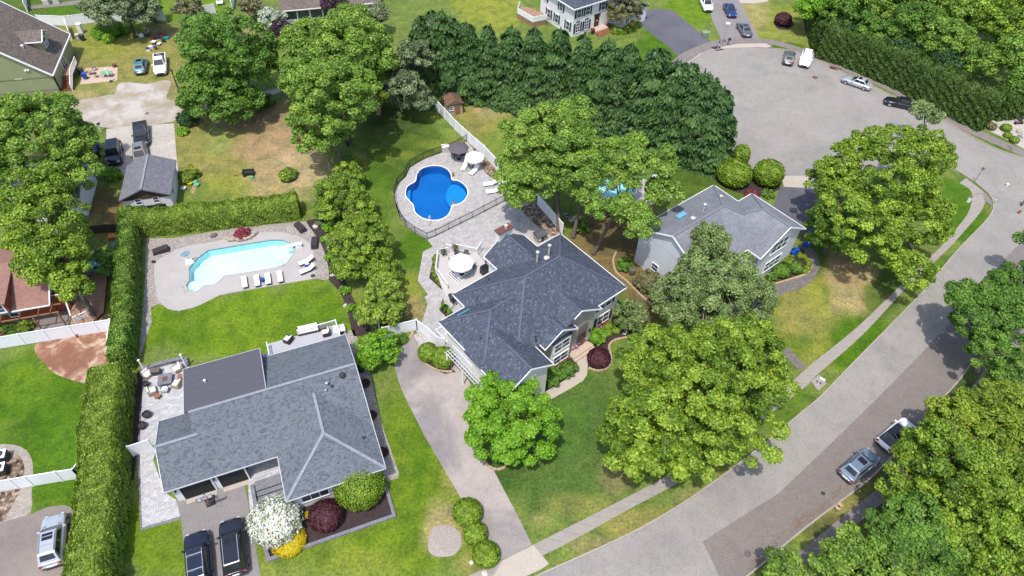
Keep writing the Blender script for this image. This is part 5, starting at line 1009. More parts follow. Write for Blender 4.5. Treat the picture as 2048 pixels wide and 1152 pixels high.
a = MB(); a.box(-1.62, -1.3, -3.6, .6, 0, .55); a.build("side_wall", "border_pavers", st)
rw = empty("retaining_wall", tuple(g(*c8(940, 990))), 0, "low grey block wall around the planting bed of the ranch house", "retaining wall"); o_ = rw.location
a = MB(); P_ = [g(*c8(*p)) for p in [(800,520),(905,880),(940,985),(1925,640),(1850,380)]]; P_ = P_[1:]
for p, q in zip(P_, P_[1:]): d = (q-p).normalized()*.15; a.bar(p-o_+d+Vector((0,0,.12)), q-o_-d+Vector((0,0,.12)), .30, .24); a.bar(p-o_-d*1.02+Vector((0,0,.123)), p-o_+d*.99+Vector((0,0,.123)), .31, .25)
a.build("wall_cap", "border_pavers", rw)
fpw = empty("patio_wall", tuple(g(*c7(110, 425))), 0, "low grey stone wall along the lawn side of the firepit patio", "garden wall"); o_ = fpw.location
a = MB(); P_ = [g(*c7(*p)) for p in [(100,420),(280,365),(455,325),(475,385)]]
for p, q in zip(P_, P_[1:]): a.bar(p-o_+Vector((0,0,.22)), q-o_+Vector((0,0,.22)), .4, .44)
a.build("wall_cap", "border_pavers", fpw)
# rear deck of the ranch house
dk = empty("rear_deck", tuple(l2w(H1, (12.5, 12.5, 0))), R(23.6), "pale grey wooden deck behind the ranch house with white railings", "deck")
a = MB(); a.box(-8.2, -2.3, -.9, .35, .55, .68); a.box(-2.3, 5.2, -1.0, 2.6, .55, .68); a.build("deck_floor", "deck_boards", dk)
a = MB(); a.box(-8.2, -2.3, .3, .33, 0, .55); a.box(-2.3, 5.2, 2.52, 2.55, 0, .55); a.box(5.12, 5.15, -1, 2.5, 0, .55); a.build("skirt", "white_trim", dk)
rail(dk, [(-8.1, -.6), (-8.1,.3),(-6.2,.3),(-4.3,.3),(-2.3,.3)], .95, .68); rail(dk, [(1.0,2.5),(3.0,2.5),(5.1,2.5),(5.1,.5),(5.1,-.9)], .95, .68); rail(dk, [(-2.25,.35),(-2.25,2.0)], .95, .68)
for i, (u, c_) in enumerate(((-6.9,"dark_plastic"),(-6.2,"light_red"),(-5.5,"orange"),(-4.9,"yellow"),(-4.2,"cushion_white"),(-2.9,"red"),(-2.45,"blue_plastic"))):
    a = MB(); a.box(u-.25, u+.22, .24, .42, 1.15, 1.70); tag(a.build("towel", c_), ["black towel at the far left end of the deck railing","dark red towel second from the left on the deck railing","orange towel on the deck railing","yellow towel on the deck railing","white towel in the middle of the deck railing","bright red towel near the stair opening of the deck railing","blue towel nearest the stair opening of the deck railing"][i], "towel", "towels hung on the deck railing"); a_o = COL.objects[-1]; a_o.location = dk.location; a_o.rotation_euler = (0, 0, R(23.6))

# ---------------------------------------------------------------- 2: dark-roofed two storey house
H2 = house("two_storey_house", "cream two-storey house with a big dark hipped roof and stone entry gable", g(883.5, 641, 5.4), 41.0); E2 = 5.4
w_ = MB(); w_.box(3.35, 17.7, -7.95, 1.85, 0, 5.3); w_.box(.35, 3.4, -7.05, -.35, 0, 5.28); w_.box(9.35, 14.35, 1.8, 4.2, 0, 5.28); w_.box(.02, 4.9, -10.8, -7.0, 0, 5.26)
gable(w_, 'v', 4.15, 9.0, 14.75, E2, .7, inset=.35); w_.build("wall", "siding_cream", H2)
st_ = MB(); st_.box(9.75, 13.5, -8.50, -7.9, 0, 5.2); gable(st_, 'v', -8.50, 7.9, 14.0, 5.35, .62, t=.10, inset=.3); gable(st_, 'v', -8.72, 5.95, 10.35, 5.15, .64, t=.12, inset=.28); st_.box(6.3, 7.55, -8.7, -7.9, 0, 5.1); st_.box(9.75, 10.1, -8.7, -7.9, 0, 5.1); st_.build("stone_front", "stone_veneer", H2)
gg = MB(); gable(gg, 'v', -10.86, -.55, 5.3, E2, .6, inset=.3); gg.build("garage_gable", "siding_cream", H2)
rf = MB(); fa = []
Q = []
Q.append(roof(rf, 2.95, 18.25, -8.4, 2.2, E2, .70, 'u', True, True)); Q.append(roof(rf, -.35, 9.5, -7.42, .02, E2+.004, .70, 'u', True, False)); Q.append(roof(rf, 9.0, 14.75, -1.5, 4.6, E2+.008, .70, 'v', False, False))
Q.append(roof(rf, -.55, 5.3, -11.15, -4.5, E2+.006, .6, 'v', False, False)); Q.append(roof(rf, 5.95, 10.35, -9.2, -4.5, 5.2, .64, 'v', False, False)); Q.append(roof(rf, 7.9, 14.0, -8.9, -3.0, 5.38, .62, 'v', False, False))
rf.build("roof", "shingle_dark", H2)
rr = []
a_, b_, c_ = Q[0]; rr += [(a_, b_), (a_, c_[0]), (a_, c_[3]), (b_, c_[1]), (b_, c_[2])]
a_, b_, c_ = Q[1]; rr += [(a_, a_.lerp(b_, .45)), (a_, c_[0]), (a_, c_[3])]
a_, b_, c_ = Q[2]; rr += [(a_.lerp(b_, .35), b_)]; a_, b_, c_ = Q[3]; rr += [(a_, a_.lerp(b_, .55))]; a_, b_, c_ = Q[4]; rr += [(a_, a_.lerp(b_, .35))]
b = MB()
for p, q in rr: b.bar(p+Vector((0,0,.03)), q+Vector((0,0,.03)), .2, .05)
b.build("ridge_cap", "ridge_cap_dark", H2)
z_ = E2-.06
def z(p, q, za, zb=None): return ((p[0], p[1], za), (q[0], q[1], za if zb is None else zb))
seg = [z((-.4,.04),(2.95,.04),z_),z((2.93,0),(2.93,2.24),z_),z((2.9,2.24),(9.0,2.24),z_),z((8.96,2.2),(8.96,4.6),z_),z((8.97,4.64),(11.88,4.64),z_,E2+.7*2.87-.06),z((11.88,4.64),(14.78,4.64),E2+.7*2.87-.06,z_),z((14.79,4.64),(14.79,2.2),z_),z((14.8,2.24),(18.28,2.24),z_),z((18.29,2.24),(18.29,-8.44),z_),z((18.29,-8.44),(14.0,-8.44),z_),
 z((-.4,.04),(-.4,-7.4),z_),z((-.59,-7.3),(-.59,-11.19),z_),z((-.59,-11.19),(2.37,-11.19),z_,E2+.6*2.92-.06),z((2.37,-11.19),(5.34,-11.19),E2+.6*2.92-.06,z_),z((5.34,-11.19),(5.34,-8.4),z_),
 z((5.92,-9.24),(8.15,-9.24),5.14,5.2+.64*2.2-.06),z((8.15,-9.24),(10.39,-9.24),5.2+.64*2.2-.06,5.14),z((5.92,-9.24),(5.92,-6.2),5.14),z((10.39,-9.24),(10.39,-8.5),5.14),
 z((10.0,-8.94),(10.95,-8.94),5.32+.62*2.1,5.38+.62*3.05-.06),z((10.95,-8.94),(14.04,-8.94),5.38+.62*3.05-.06,5.32),z((14.05,-8.94),(14.05,-8.4),5.32)]
bars("fascia", seg, .065, .16, "white_trim", H2)
# bay with two rows of windows, pent roof above
a = MB(); a.box(7.35, 9.85, -8.95, -8.6, .25, 4.55); a.build("bay", "white_trim", H2); a = MB(); a.add([(7.25,-9.05,4.55),(9.95,-9.05,4.55),(9.95,-8.62,5.0),(7.25,-8.62,5.0),(7.25,-8.62,4.55),(9.95,-8.62,4.55)], [(0,1,2,3),(0,4,5,1),(0,3,4),(1,5,2)]); a.build("pent_roof", "shingle_dark", H2)
win(H2, (8.6, -8.95, 3.55), (1,0,0), (0,-1,0), 2.0, 1.25, 2, 2); win(H2, (8.6, -8.95, 1.45), (1,0,0), (0,-1,0), 2.0, 1.25, 2, 2, box=True)
win(H2, (15.75, -7.95, 4.25), (1,0,0), (0,-1,0), 1.75, 1.3, 2, 2, shutters=True); win(H2, (15.75, -7.95, 1.65), (1,0,0), (0,-1,0), 1.75, 1.4, 2, 2, shutters=True, box=True)
win(H2, (17.7, -5.0, 4.0), (0,1,0), (1,0,0), 1.0, 1.3); win(H2, (.35, -2.2, 4.0), (0,-1,0), (-1,0,0), 1.0, 1.0); win(H2, (3.35, 1.2, 1.6), (0,-1,0), (-1,0,0), .8, 1.6)
win(H2, (5.5, 1.85, 4.0), (-1,0,0), (0,1,0), 1.4, 1.1, 2, 2); win(H2, (9.35, 3.1, 1.6), (0,-1,0), (-1,0,0), 1.5, 1.9, 2, 1)
a = MB(); a.box(11.3, 12.75, -8.53, -8.4, .35, 3.9); a.build("entry_shade_panel", "concrete_dark", H2); a = MB(); a.box(11.55, 12.5, -8.57, -8.53, .35, 2.5); d_ = a.build("front_door", "door_dark", H2); a = MB(); a.sphere((12.4,-8.6,1.4), .05); a.build("door_knob", "steel", d_)  # flat grey panel for the entry recess, its shade painted as colour
a = MB(); a.box(13.0, 13.2, -8.65, -8.5, 2.0, 2.4); a.build("wall_lamp", "black_metal", H2)
a = MB(); a.box(10.2, 13.2, -9.4, -8.51, 0, .36); a.build("front_stoop", "tan_brick", H2); a = MB(); a.box(10.2, 13.2, -9.75, -9.403, 0, .2); a.build("front_step", "tan_brick", H2)
# chimney
a = MB(); a.box(10.9, 12.75, 4.28, 5.05, 0, 7.9); a.build("chimney", "siding_cream", H2); ch = COL.objects[-1]; a = MB(); a.box(10.8, 12.85, 4.18, 5.15, 7.9, 8.0); cc_ = a.build("chimney_cap", "chimney_cap", ch); a = MB(); a.lathe(12.1, 4.65, [(.17, 8.0), (.17, 8.3), (.22, 8.34), (.2, 8.42), (.05, 8.46)], 12); a.build("flue", "rock_white", ch)
for (u, v, h_) in ((11.45, -1.35, 1.35), (13.1, -1.35, 1.35)):
    zt = E2+.7*(2.2-v)
    a = MB(); a.cyl(u, v, zt-.4, zt+h_, .1, 10); a.lathe(u, v, [(.19, zt+h_), (.2, zt+h_+.12), (.08, zt+h_+.2)], 12); a.build("flue_pipe", "rock_white", H2)
a = MB(); zt = E2+.7*3.7; a.lathe(12.3, -1.9, [(.3, zt+.2), (.32, zt+.42), (.1, zt+.5)], 14); a.build("roof_fan", "rock_white", H2)
for (u, v) in ((6.6,.7),(3.2,-1.9),(1.1,-5.0),(5.5,-8.2),(16.6,.4)):
    zt = E2+.7*min(2.2-v if u > 3 else 9, 9) if v > -3 else E2+1.0
    vent(H2, u, v, zt, .35, .05, "dark_plastic", False)
a = MB(); a.add([(1.25,-.9,E2+.72),(2.75,-.9,E2+.72),(2.75,-1.2,E2+.95),(1.25,-1.2,E2+.95)], [(0,1,2,3)]); a.add([(1.25,-.9,E2+.66),(2.75,-.9,E2+.66),(2.75,-1.2,E2+.89),(1.25,-1.2,E2+.89)], [(3,2,1,0)]); a.build("skylight", "light_blue", H2)
# white arbor along the garage side wall
ar = empty("arbor", tuple(l2w(H2, (-.45, -4.6, 0))), R(41), "white lattice arbor over the garage doors beside the driveway", "arbor")
a = MB()
for y in np.linspace(-2.9, 2.9, 15): a.bar((-.5, y, 2.55), (.36, y, 2.55), .045, .07)
for x in (-.45, -.15, .15): a.bar((x, -3.0, 2.5), (x, 3.0, 2.5), .07, .1)
a.build("lattice", "gutter_grey", ar)
for y in (-2.7, 0, 2.7): a = MB(); a.box(-.5, -.36, y-.07, y+.07, 0, 2.45); a.build("post", "white_trim", ar)
for v in (-2.6, -5.4): a = MB(); a.box(-.04, .0, v-3.2 if v < -5 else v-1.2, v-.6 if v < -5 else v+1.2, 0, 2.3); 
a = MB(); a.box(.31, .345, -4.6, -1.2, 0, 2.3); a.build("garage_door", "door_garage", H2); a = MB(); a.box(-.02, .015, -10.4, -7.4, 0, 2.3); a.build("garage_door", "door_garage", H2)
# side deck with parasol
dk2 = empty("deck", tuple(l2w(H2, (8, 7, 0))), R(41), "pale raised deck beside the dark-roofed house with a white railing", "deck"); D2 = .55
dp = [(-4.6,-4.75),(-3.1,-.9),(-2.9,-.6),(-2.5,2.1),(-.7,4.0),(.7,4.3),(1.8,3.9),(2.9,1.3),(4.0,.2),(1.1,-2.3),(1.1,-4.7)]
dpx = [(902,616),(896,602),(884,575),(873,545),(876,507),(892,500),(905,502),(925,506),(957,509),(968,524),(992,540),(985,560),(950,585),(915,600)]
dp = [tuple(w2l(dk2, g(x, y, D2)))[:2] for x, y in dpx]
a = MB(); a.prism(dp, D2-.12, D2); a.build("deck_floor", "deck_light", dk2); a = MB(); a.prism([(p[0]*.985, p[1]*.985) for p in dp], 0, D2-.12); a.build("skirt", "white_trim", dk2)
def rpx(L): return [tuple(w2l(dk2, g(x, y, D2)))[:2] for x, y in L]
rail(dk2, rpx([(895,579),(884,562),(872,546),(876,514)]), 1.0, D2); rail(dk2, rpx([(881,510),(896,507)]), 1.0, D2); rail(dk2, rpx([(893,500),(903,503)]), 1.0, D2); rail(dk2, rpx([(912,500),(935,505),(954,509),(962,497)]), 1.0, D2); rail(dk2, rpx([(976,530),(992,541)]), 1.0, D2)
pb = empty("balcony", tuple(l2w(H2, (1.6, 1.1, 0))), R(41), "small white railed porch with a dark chair at the corner of the dark-roofed house", "porch")
a = MB(); a.box(-1.2, 1.3, -1.2, 1.0, 0, .55); a.build("porch_floor", "deck_light", pb); rail(pb, [(1.2,.95),(-1.15,.95),(-1.15,-1.2)], 1.0, .55)

# ---------------------------------------------------------------- 3: grey house on the right
H3 = house("two_storey_house", "light grey two-storey house behind the birch with a front gable of large windows", g(1337.1, 421.4, 5.4), 39.6); E3 = 5.4
w_ = MB(); w_.box(-5.0, 7.8, -9.7, -.35, 0, 5.3); w_.box(2.8, 10.4, -11.5, -4.3, 0, 5.28); gable(w_, 'u', -4.98, -10.0, 0, E3, .52); gable(w_, 'v', -11.45, 2.4, 10.8, E3, .6); w_.build("wall", "siding_grey", H3)
rf = MB(); Q = [roof(rf, -5.35, 8.2, -10.0, 0, E3, .52, 'u', False, True), roof(rf, 2.4, 10.8, -11.85, -3.9, E3+.005, .6, 'v', False, True)]; rf.build("roof", "shingle_light", H3)
b = MB()
for A_ in Q:
    for p, q in ((A_[0], A_[1]), (A_[1], A_[2][1]), (A_[1], A_[2][2])): b.bar(p+Vector((0,0,.03)), q+Vector((0,0,.03)), .24, .05)
b.build("ridge_cap", "ridge_cap_light", H3)
z_ = E3-.06; seg = [z((-5.39,.04),(8.2,.04),z_),z((8.24,0),(8.24,-3.9),z_),z((8.2,-3.86),(10.84,-3.86),z_),z((10.84,-3.9),(10.84,-11.89),z_),z((-5.39,0),(-5.39,-5.0),z_,E3+2.54),z((-5.39,-5.0),(-5.39,-10.04),E3+2.54,z_),z((-5.39,-10.04),(2.4,-10.04),z_),z((2.36,-10),(2.36,-11.89),z_),z((2.36,-11.89),(6.6,-11.89),z_,E3+.6*4.2-.06),z((6.6,-11.89),(10.84,-11.89),E3+.6*4.2-.06,z_)]
bars("fascia", seg, .075, .16, "white_trim", H3)
win(H3, (6.6, -11.5, 4.9), (1,0,0), (0,-1,0), 2.9, 1.7, 3, 2); win(H3, (6.6, -11.5, 1.9), (1,0,0), (0,-1,0), 2.9, 1.5, 3, 2); win(H3, (-5.0, -3.5, 1.6), (0,-1,0), (-1,0,0), .9, 1.0)
for (x, y, h_) in ((872,230,1.5),(1030,142,.35)):
    p = w2l(H3, g(1200+x*.2344, 360+y*.2344+ (14 if h_ > 1 else 3), 6.9)); a = MB(); a.cyl(p.x, p.y, 6.2, 6.8+h_, .1, 10); a.lathe(p.x, p.y, [(.2, 6.8+h_), (.2, 6.92+h_), (.06, 7.0+h_)], 12); a.build("flue_pipe", "rock_white", H3)
p = w2l(H3, g(1386, 438, 7.4)); a = MB(); a.lathe(p.x, p.y, [(.3, 7.0), (.3, 7.6), (.1, 7.7)], 14); a.build("roof_fan", "rock_white", H3)
p = w2l(H3, g(1365, 429, 6.9)); a = MB(); a.box(p.x-.9, p.x+.5, p.y-.3, p.y+.3, 6.55, 6.98); a.build("skylight", "light_blue", H3)

# ---------------------------------------------------------------- 4: green gambrel-like house upper left
H4 = house("shingle_house", "green sided house with a steep brown roof, dormer and side stairs", g(105.5, 150.4, 3.0), 104.4); E4 = 3.0
w_ = MB(); w_.box(.35, 12.4, .35, 15.6, .5, 3.0); gable(w_, 'u', .32, 0, 16, E4, .8, inset=.35); gable(w_, 'u', 12.4, 0, 16, E4, .8, inset=.35); w_.build("wall", "siding_green", H4)
a = MB(); a.box(.4, 12.3, .4, 15.5, 0, .52); a.build("foundation", "concrete", H4)
rf = MB(); A_ = roof(rf, 0, 12.8, 0, 16, E4, .8, 'u', False, False); rf.build("roof", "shingle_brown", H4)
bars("fascia", [z((-.05,0),(-.05,8),E4-.05,E4+6.35),z((-.05,-.04),(12.8,-.04),E4-.05),z((12.85,0),(12.85,8),E4-.05,E4+6.35)], .14, .22, "white_trim", H4)
# dormer: its gable looks out over the low eave
dr = MB(); dr.box(5.2, 8.0, 1.6, 6.5, 4.0, 5.9); gable(dr, 'v', 1.65, 4.9, 8.3, 6.0, .55, inset=.25); dr.build("dormer", "siding_green", H4); dm = COL.objects[-1]
rf = MB(); roof(rf, 4.8, 8.4, 1.2, 6.8, 6.0, .55, 'v', False, False); rf.build("dormer_roof", "shingle_brown", dm); bars("dormer_trim", [((4.8,1.16,5.95),(6.6,1.16,6.93)),((6.6,1.16,6.93),(8.4,1.16,5.95)),((4.76,1.2,5.93),(4.76,3.6,5.93))], .12, .16, "white_trim", dm); win(dm, (6.6, 1.55, 5.1), (1,0,0), (0,-1,0), 1.3, 1.3, 1, 2)
win(H4, (.35, 8.6, 4.9), (0,1,0), (-1,0,0), 1.0, 1.5, 1, 2); win(H4, (.35, 4.9, 3.2), (0,1,0), (-1,0,0), .8, .9, 1, 1)
a = MB(); a.box(.1, .35, 3.2, 3.5, 3.9, 4.1); a.box(.1, .35, 2.85, 3.1, 3.9, 4.1); a.build("flood_lamp", "white_trim", H4)
a = MB(); a.add([(.3,-.02,.5),(8.2,-.02,.5),(8.2,-.02,2.9),(.3,-.02,2.9)], [(0,1,2,3)]); a.box(.3, 12.3, .3, .36, .5, 2.9)
a.build("side_wall", "siding_green", H4); win(H4, (5.4, -.02, 1.9), (-1,0,0), (0,-1,0), 1.7, 1.8, 2, 1, name="patio_door")
vent(H4, 3.6, 3.6, E4+.8*3.6, .3, .12, "white_trim"); 
sp_ = empty("side_stairs", tuple(l2w(H4, (2.2, -.8, 0))), R(104.4), "brown wooden stairs with white railing down the side of the green house", "stairs")
a = MB(); a.box(.6, 4.2, -.75, .7, 1.2, 1.32); a.build("landing", "deck_brown", sp_)
for i in range(7): a = MB(); a.box(.6-.34*(i+1), .6-.34*i, -.65, .65, 1.0-.15*i, 1.08-.15*i); a.build("tread", "wood_red", sp_)
a = MB(); a.box(-1.9, .6, -.7, -.66, 0, .04); a.bar((.6,-.7,1.1), (-1.9,-.7,.05), .05, .25); a.bar((.6,.7,1.1), (-1.9,.7,.05), .05, .25); a.build("stringer", "wood_red", sp_)
rail(sp_, [(4.2,-.72),(2.4,-.72),(.6,-.72)], 1.0, 1.32); a = MB(); a.bar((.6,-.72,2.3), (-1.9,-.72,1.1), .1, .07); a.bar((.6,-.72,1.4), (-1.9,-.72,.25), .06, .05)
for k in range(14): t = k/13; x = .6-2.5*t; a.box(x-.02, x+.02, -.74, -.70, 1.3-1.1*t, 2.3-1.2*t)
a.box(-1.95, -1.83, -.78, -.66, 0, 1.2); a.build("stair_rail", "white_trim", sp_)

# ---------------------------------------------------------------- 5: garage in the gravel yard
H5 = house("garage", "small white detached garage with grey gable roof and brown shingled gable", g(237.3, 402.1, 2.5), 14.9, "garage"); E5 = 2.5
w_ = MB(); w_.box(.3, 5.8, .35, 6.9, 0, 2.45); w_.build("wall", "siding_white", H5); 
for v_ in (.33, 6.9): a = MB(); gable(a, 'v', v_, 0, 6.1, E5, .45, inset=.3); a.build("gable_wall", "cedar_shingle", H5)
rf = MB(); A_ = roof(rf, 0, 6.1, 0, 7.3, E5, .45, 'v', False, False); rf.build("roof", "shingle_shed", H5); b = MB(); b.bar(A_[0]+Vector((0,0,.03)), A_[1]+Vector((0,0,.03)), .24, .05); b.build("ridge_cap", "ridge_cap", H5)
for u in (2.0, 4.1): win(H5, (u, .35, 1.75), (1,0,0), (0,-1,0), .62, .8, 1, 2)
a = MB(); a.box(1.3, 4.9, .28, .345, 0, 1.0); a.build("garage_opening", "interior_dark", H5); win(H5, (5.8, 2.2, 1.4), (0,1,0), (1,0,0), .7, .8)

# ---------------------------------------------------------------- 6: white colonial at the top
H6 = house("colonial_house", "white colonial house with navy shutters and dark grey roof", g(1149.4, 17.6, 5.2), 37.0)
w_ = MB(); w_.box(0, 14, 0, 9.5, 0, 5.2); w_.box(9.5, 15.5, -2.2, 4, 0, 2.7); w_.build("wall", "siding_white", H6)
rf = MB(); A_ = roof(rf, -.35, 14.35, -.35, 9.85, 5.3, .55, 'u', True, True); roof(rf, 9.2, 15.8, -2.5, 4, 2.8, .5, 'v', False, False); rf.build("roof", "shingle_dark", H6)
bars("fascia", [z((-.4,-.4),(14.4,-.4),5.22),z((-.4,-.4),(-.4,9.9),5.22)], .12, .18, "white_trim", H6)
for u in (1.1, 3.1, 6.6): win(H6, (u, 0, 4.1), (1,0,0), (0,-1,0), .85, 1.4, 1, 2, shutters=True)
for u in (1.1, 3.1): win(H6, (u, 0, 1.5), (1,0,0), (0,-1,0), .85, 1.6, 2, 3, shutters=True); a = MB(); a.M = frameM((u,0,2.42), (1,0,0), (0,-1,0)); a.prism([(.5*math.cos(t), 0) for t in (0,)]+[(.5,0),(-.5,0)] if False else [(-.5,0),(.5,0),(.5,.04),(-.5,.04)], 0, .06); a.box(-.42, .42, 0, .05, .05, .28); a.build("arched_top", "shutter", H6)
for v in (3.6, 8.2): win(H6, (0, v, 4.1), (0,-1,0), (-1,0,0), .85, 1.4, 1, 2, shutters=True)
for v in (1.4, 4.6, 6.9): win(H6, (0, v, 1.6), (0,-1,0), (-1,0,0), .85, 1.5, 1, 2, shutters=True)
a = MB(); a.box(4.9, 6.0, -.06, 0, .6, 2.7); d_ = a.build("front_door", "door_dark", H6); a = MB(); a.box(4.7, 6.2, -.1, -.02, 2.7, 2.95); a.build("door_hood", "shutter", H6); a = MB(); a.lathe(5.45, -.12, [(.18, 1.7), (.18, 1.75)], 10); a.build("wreath", "yellow", d_)
a = MB(); a.box(4.2, 7.2, -1.5, -.001, 0, .6); a.build("stoop", "tan_brick", H6)
for i in range(3): a = MB(); a.box(4.2, 7.2, -1.5-.32*(i+1), -1.503-.32*i, 0, .45-.15*i); a.build("step", "terracotta", H6)
a = MB(); a.box(9.9, 12.6, -2.24, -2.2, 0, 2.2); a.build("garage_door", "door_garage", H6)
for u in (3.9, 7.5):
    p = l2w(H6, (u, -1.0, 0)); r_ = empty("planter", (p.x, p.y, .0 if u < 4 or u > 7.3 else .6), 0, "dark planter of orange flowers left of the colonial's steps" if u < 4 else "dark planter of orange flowers right of the colonial's steps", "planter"); a = MB(); a.lathe(0, 0, [(.2, 0), (.3, .7), (.26, .7)], 12); a.build("pot", "dark_plastic", r_)
    rs = np.random.RandomState(7); leafobj("flowers", rs.normal(size=(200, 3))*np.array([.17,.17,.12])+np.array([0,0,.85]), rs.normal(size=(200, 3)), np.full(200, .14), rs.rand(200), "leaf_red", r_, rs=rs)
cd = empty("raised_deck", tuple(g(1062, 36, 0)), R(37), "white walled raised deck at the side of the white colonial", "deck")
dpp = [tuple(w2l(cd, g(x, y, 1.0)))[:2] for x, y in [(1035,26),(1066,44),(1094,38),(1090,28),(1062,16),(1040,12)]]
a = MB(); a.prism(dpp, 0, 1.0); a.build("deck_floor", "deck_brown", cd); a = MB()
for p, q in zip(dpp[:3]+[dpp[-1]], dpp[1:3]+[dpp[2]]): pass
for p, q in ((dpp[-1], dpp[0]), (dpp[0], dpp[1]), (dpp[1], dpp[2])): a.bar((p[0], p[1], 1.45), (q[0], q[1], 1.45), .08, 1.0)
a.build("parapet", "white_trim", cd)

# ---------------------------------------------------------------- 7: brick house at the left edge
H7 = house("brick_house", "orange brick house with a reddish shingle roof at the left edge", g(30.3, 622.3, 2.6), 17.6)
w_ = MB(); w_.box(-9, 3.0, 1.2, 9.6, 0, 2.6); w_.build("wall", "brick_wall", H7)
rf = MB(); A_ = roof(rf, -9.5, 3.3, 0, 10.6, 2.7, .42, 'u', False, False); rf.build("roof", "shingle_red", H7)
a = MB(); gable(a, 'u', 3.0, 0, 10.6, 2.7, .42); a.build("gable_wall", "siding_white", H7)
bars("gutter", [z((-9.5,-.04),(3.34,-.04),2.62),z((3.36,0),(3.36,5.3),2.65,4.85)], .1, .14, "white_trim", H7)
a = MB(); a.box(-9, -.35, -.12, 3.0, 2.5, 4.2); dm = a.build("wall_dormer", "brick_wall", H7); a = MB(); a.add([(-9,-.4,4.25),(-.2,-.4,4.25),(-.2,4.0,4.6),(-9,4.0,4.6),(-9,-.4,4.12),(-.2,-.4,4.12),(-.2,4.0,4.47),(-9,4.0,4.47)], [(0,1,2,3),(4,7,6,5),(0,4,5,1),(1,5,6,2),(2,6,7,3),(3,7,4,0)]); a.build("dormer_roof", "shingle_red", dm)
win(dm, (-1.75, -.12, 3.4), (1,0,0), (0,-1,0), 2.1, 1.0, 2, 2, fr=.14); a = MB(); a.box(-4, -.4, -.2, -.13, 2.5, 2.72); a.build("dark_board", "siding_dark", dm)  # plain dark-coloured board below the dormer window
win(H7, (-1.0, 1.2, 1.3), (1,0,0), (0,-1,0), .8, 1.1, 1, 2)
a = MB(); a.box(3.0, 4.4, 1.4, 6.4, 0, 2.3); a.build("side_annex", "brick_wall", H7)
for i in (0,):
    pg = empty("pergola", tuple(g(88, 650, 0)), R(17.6), "weathered timber pergola with a bench beside the red roof", "pergola")
    for x, y in ((-3.8,-.8),(-3.8,1.6),(0,-.8),(0,1.6),(2.4,-.8),(2.4,1.6)): a = MB(); a.box(x-.07, x+.07, y-.07, y+.07, 0, 2.3); a.build("post", "wood", pg)
    a = MB()
    for y in (-.8, .4, 1.6): a.bar((-4, y, 2.35), (2.6, y, 2.35), .1, .14)
    a.build("beam", "wood", pg); a = MB()
    for x in (-3.0, -1.2, .6, 1.8): a.bar((x, -1.0, 2.46), (x, 1.8, 2.46), .1, .12)
    a.build("rafter", "wood_red", pg); a = MB(); a.bar((-3.8,-.8,1.0), (-5.2,-1.6,0.1), .12, .12); a.bar((-3.2,-.8,1.0), (-4.6,-1.6,.1), .12, .12); a.build("brace", "wood_red", pg)
    a = MB(); a.bar((-4,1.72,2.5), (2.75,1.72,2.5), .12, .1); a.bar((2.7,1.72,2.5), (3.8,-1.6,2.3), .12, .1); a.build("trim", "white_trim", pg)
    a = MB(); a.box(-3.6, 2.6, -1.2, 2.2, 0, .05); a.build("floor", "concrete_dark", pg)
bd = empty("timber_deck", tuple(g(170, 600, 0)), R(17.6), "weathered brown timber deck between red-roofed house and narrow hedge", "deck")
dpp = [tuple(w2l(bd, g(x, y, .4)))[:2] for x, y in [(140,655),(150,560),(152,545),(214,545),(213,560),(207,624),(175,650),(150,672)]]
a = MB(); a.prism(dpp, .28, .4); a.build("deck_floor", "deck_brown", bd); a = MB(); a.prism([(p[0]*.97, p[1]*.97) for p in dpp], 0, .28); a.build("skirt", "wood_red", bd)
a = MB(); p, q = w2l(bd, g(145,635,1.2)), w2l(bd, g(171,623,1.2)); a.bar(p, q, .1, .08); a.bar(p-Vector((0,0,.8)), p, .1); a.bar(q-Vector((0,0,.8)), q, .1); a.bar(p-Vector((0,0,.5)), q-Vector((0,0,.5)), .05, .5); a.build("rail", "white_trim", bd)

# ---------------------------------------------------------------- 8: bungalow at the top, 9: pale house under the left trees
H8 = house("bungalow", "brown-roofed bungalow with a glazed porch at the top edge", g(560.7, 23.2, 2.6), 16.5)
w_ = MB(); w_.box(.4, 17, .5, 9, 0, 2.55); w_.build("wall", "siding_cream", H8); rf = MB(); roof(rf, 0, 17.5, 0, 9.6, 2.65, .35, 'u', False, False); rf.build("roof", "shingle_brown", H8); bars("gutter", [z((0,-.04),(17.5,-.04),2.6)], .12, .14, "white_trim", H8)
for i in range(5): win(H8, (1.6+2.2*i, .5, 1.5), (1,0,0), (0,-1,0), 1.95, 1.5, 1, 1, fr=.1)
H9 = house("cottage", "pale blue-roofed cottage mostly hidden beneath the left trees", g(20, 345, 3.2), 15)
w_ = MB(); w_.box(.3, 9.0, -6.5, .5, 0, 3.1); w_.build("wall", "siding_white", H9); rf = MB(); roof(rf, 0, 9.3, -6.8, .8, 3.2, .45, 'u', False, False); rf.build("roof", "shingle_light", H9); a = MB(); gable(a, 'u', 8.95, -6.8, .8, 3.2, .45); a.build("gable_wall", "siding_white", H9)
H10 = house("garden_shed", "small shed with a rusty brown roof behind the white fence", g(893, 212, 1.9), 20, "shed")
w_ = MB(); w_.box(.15, 2.5, .15, 2.3, 0, 1.9); gable(w_, 'v', .2, 0, 2.65, 1.95, .5, inset=.15); w_.build("wall", "tan_brick", H10); rf = MB(); roof(rf, 0, 2.65, -.15, 2.6, 1.95, .5, 'v', False, False, th=.1); rf.build("roof", "shingle_small", H10); win(H10, (.75, .15, 1.2), (1,0,0), (0,-1,0), .5, .5, 1, 2); a = MB(); a.box(1.3, 2.1, .1, .148, 0, 1.75); a.build("shed_door", "wood", H10)
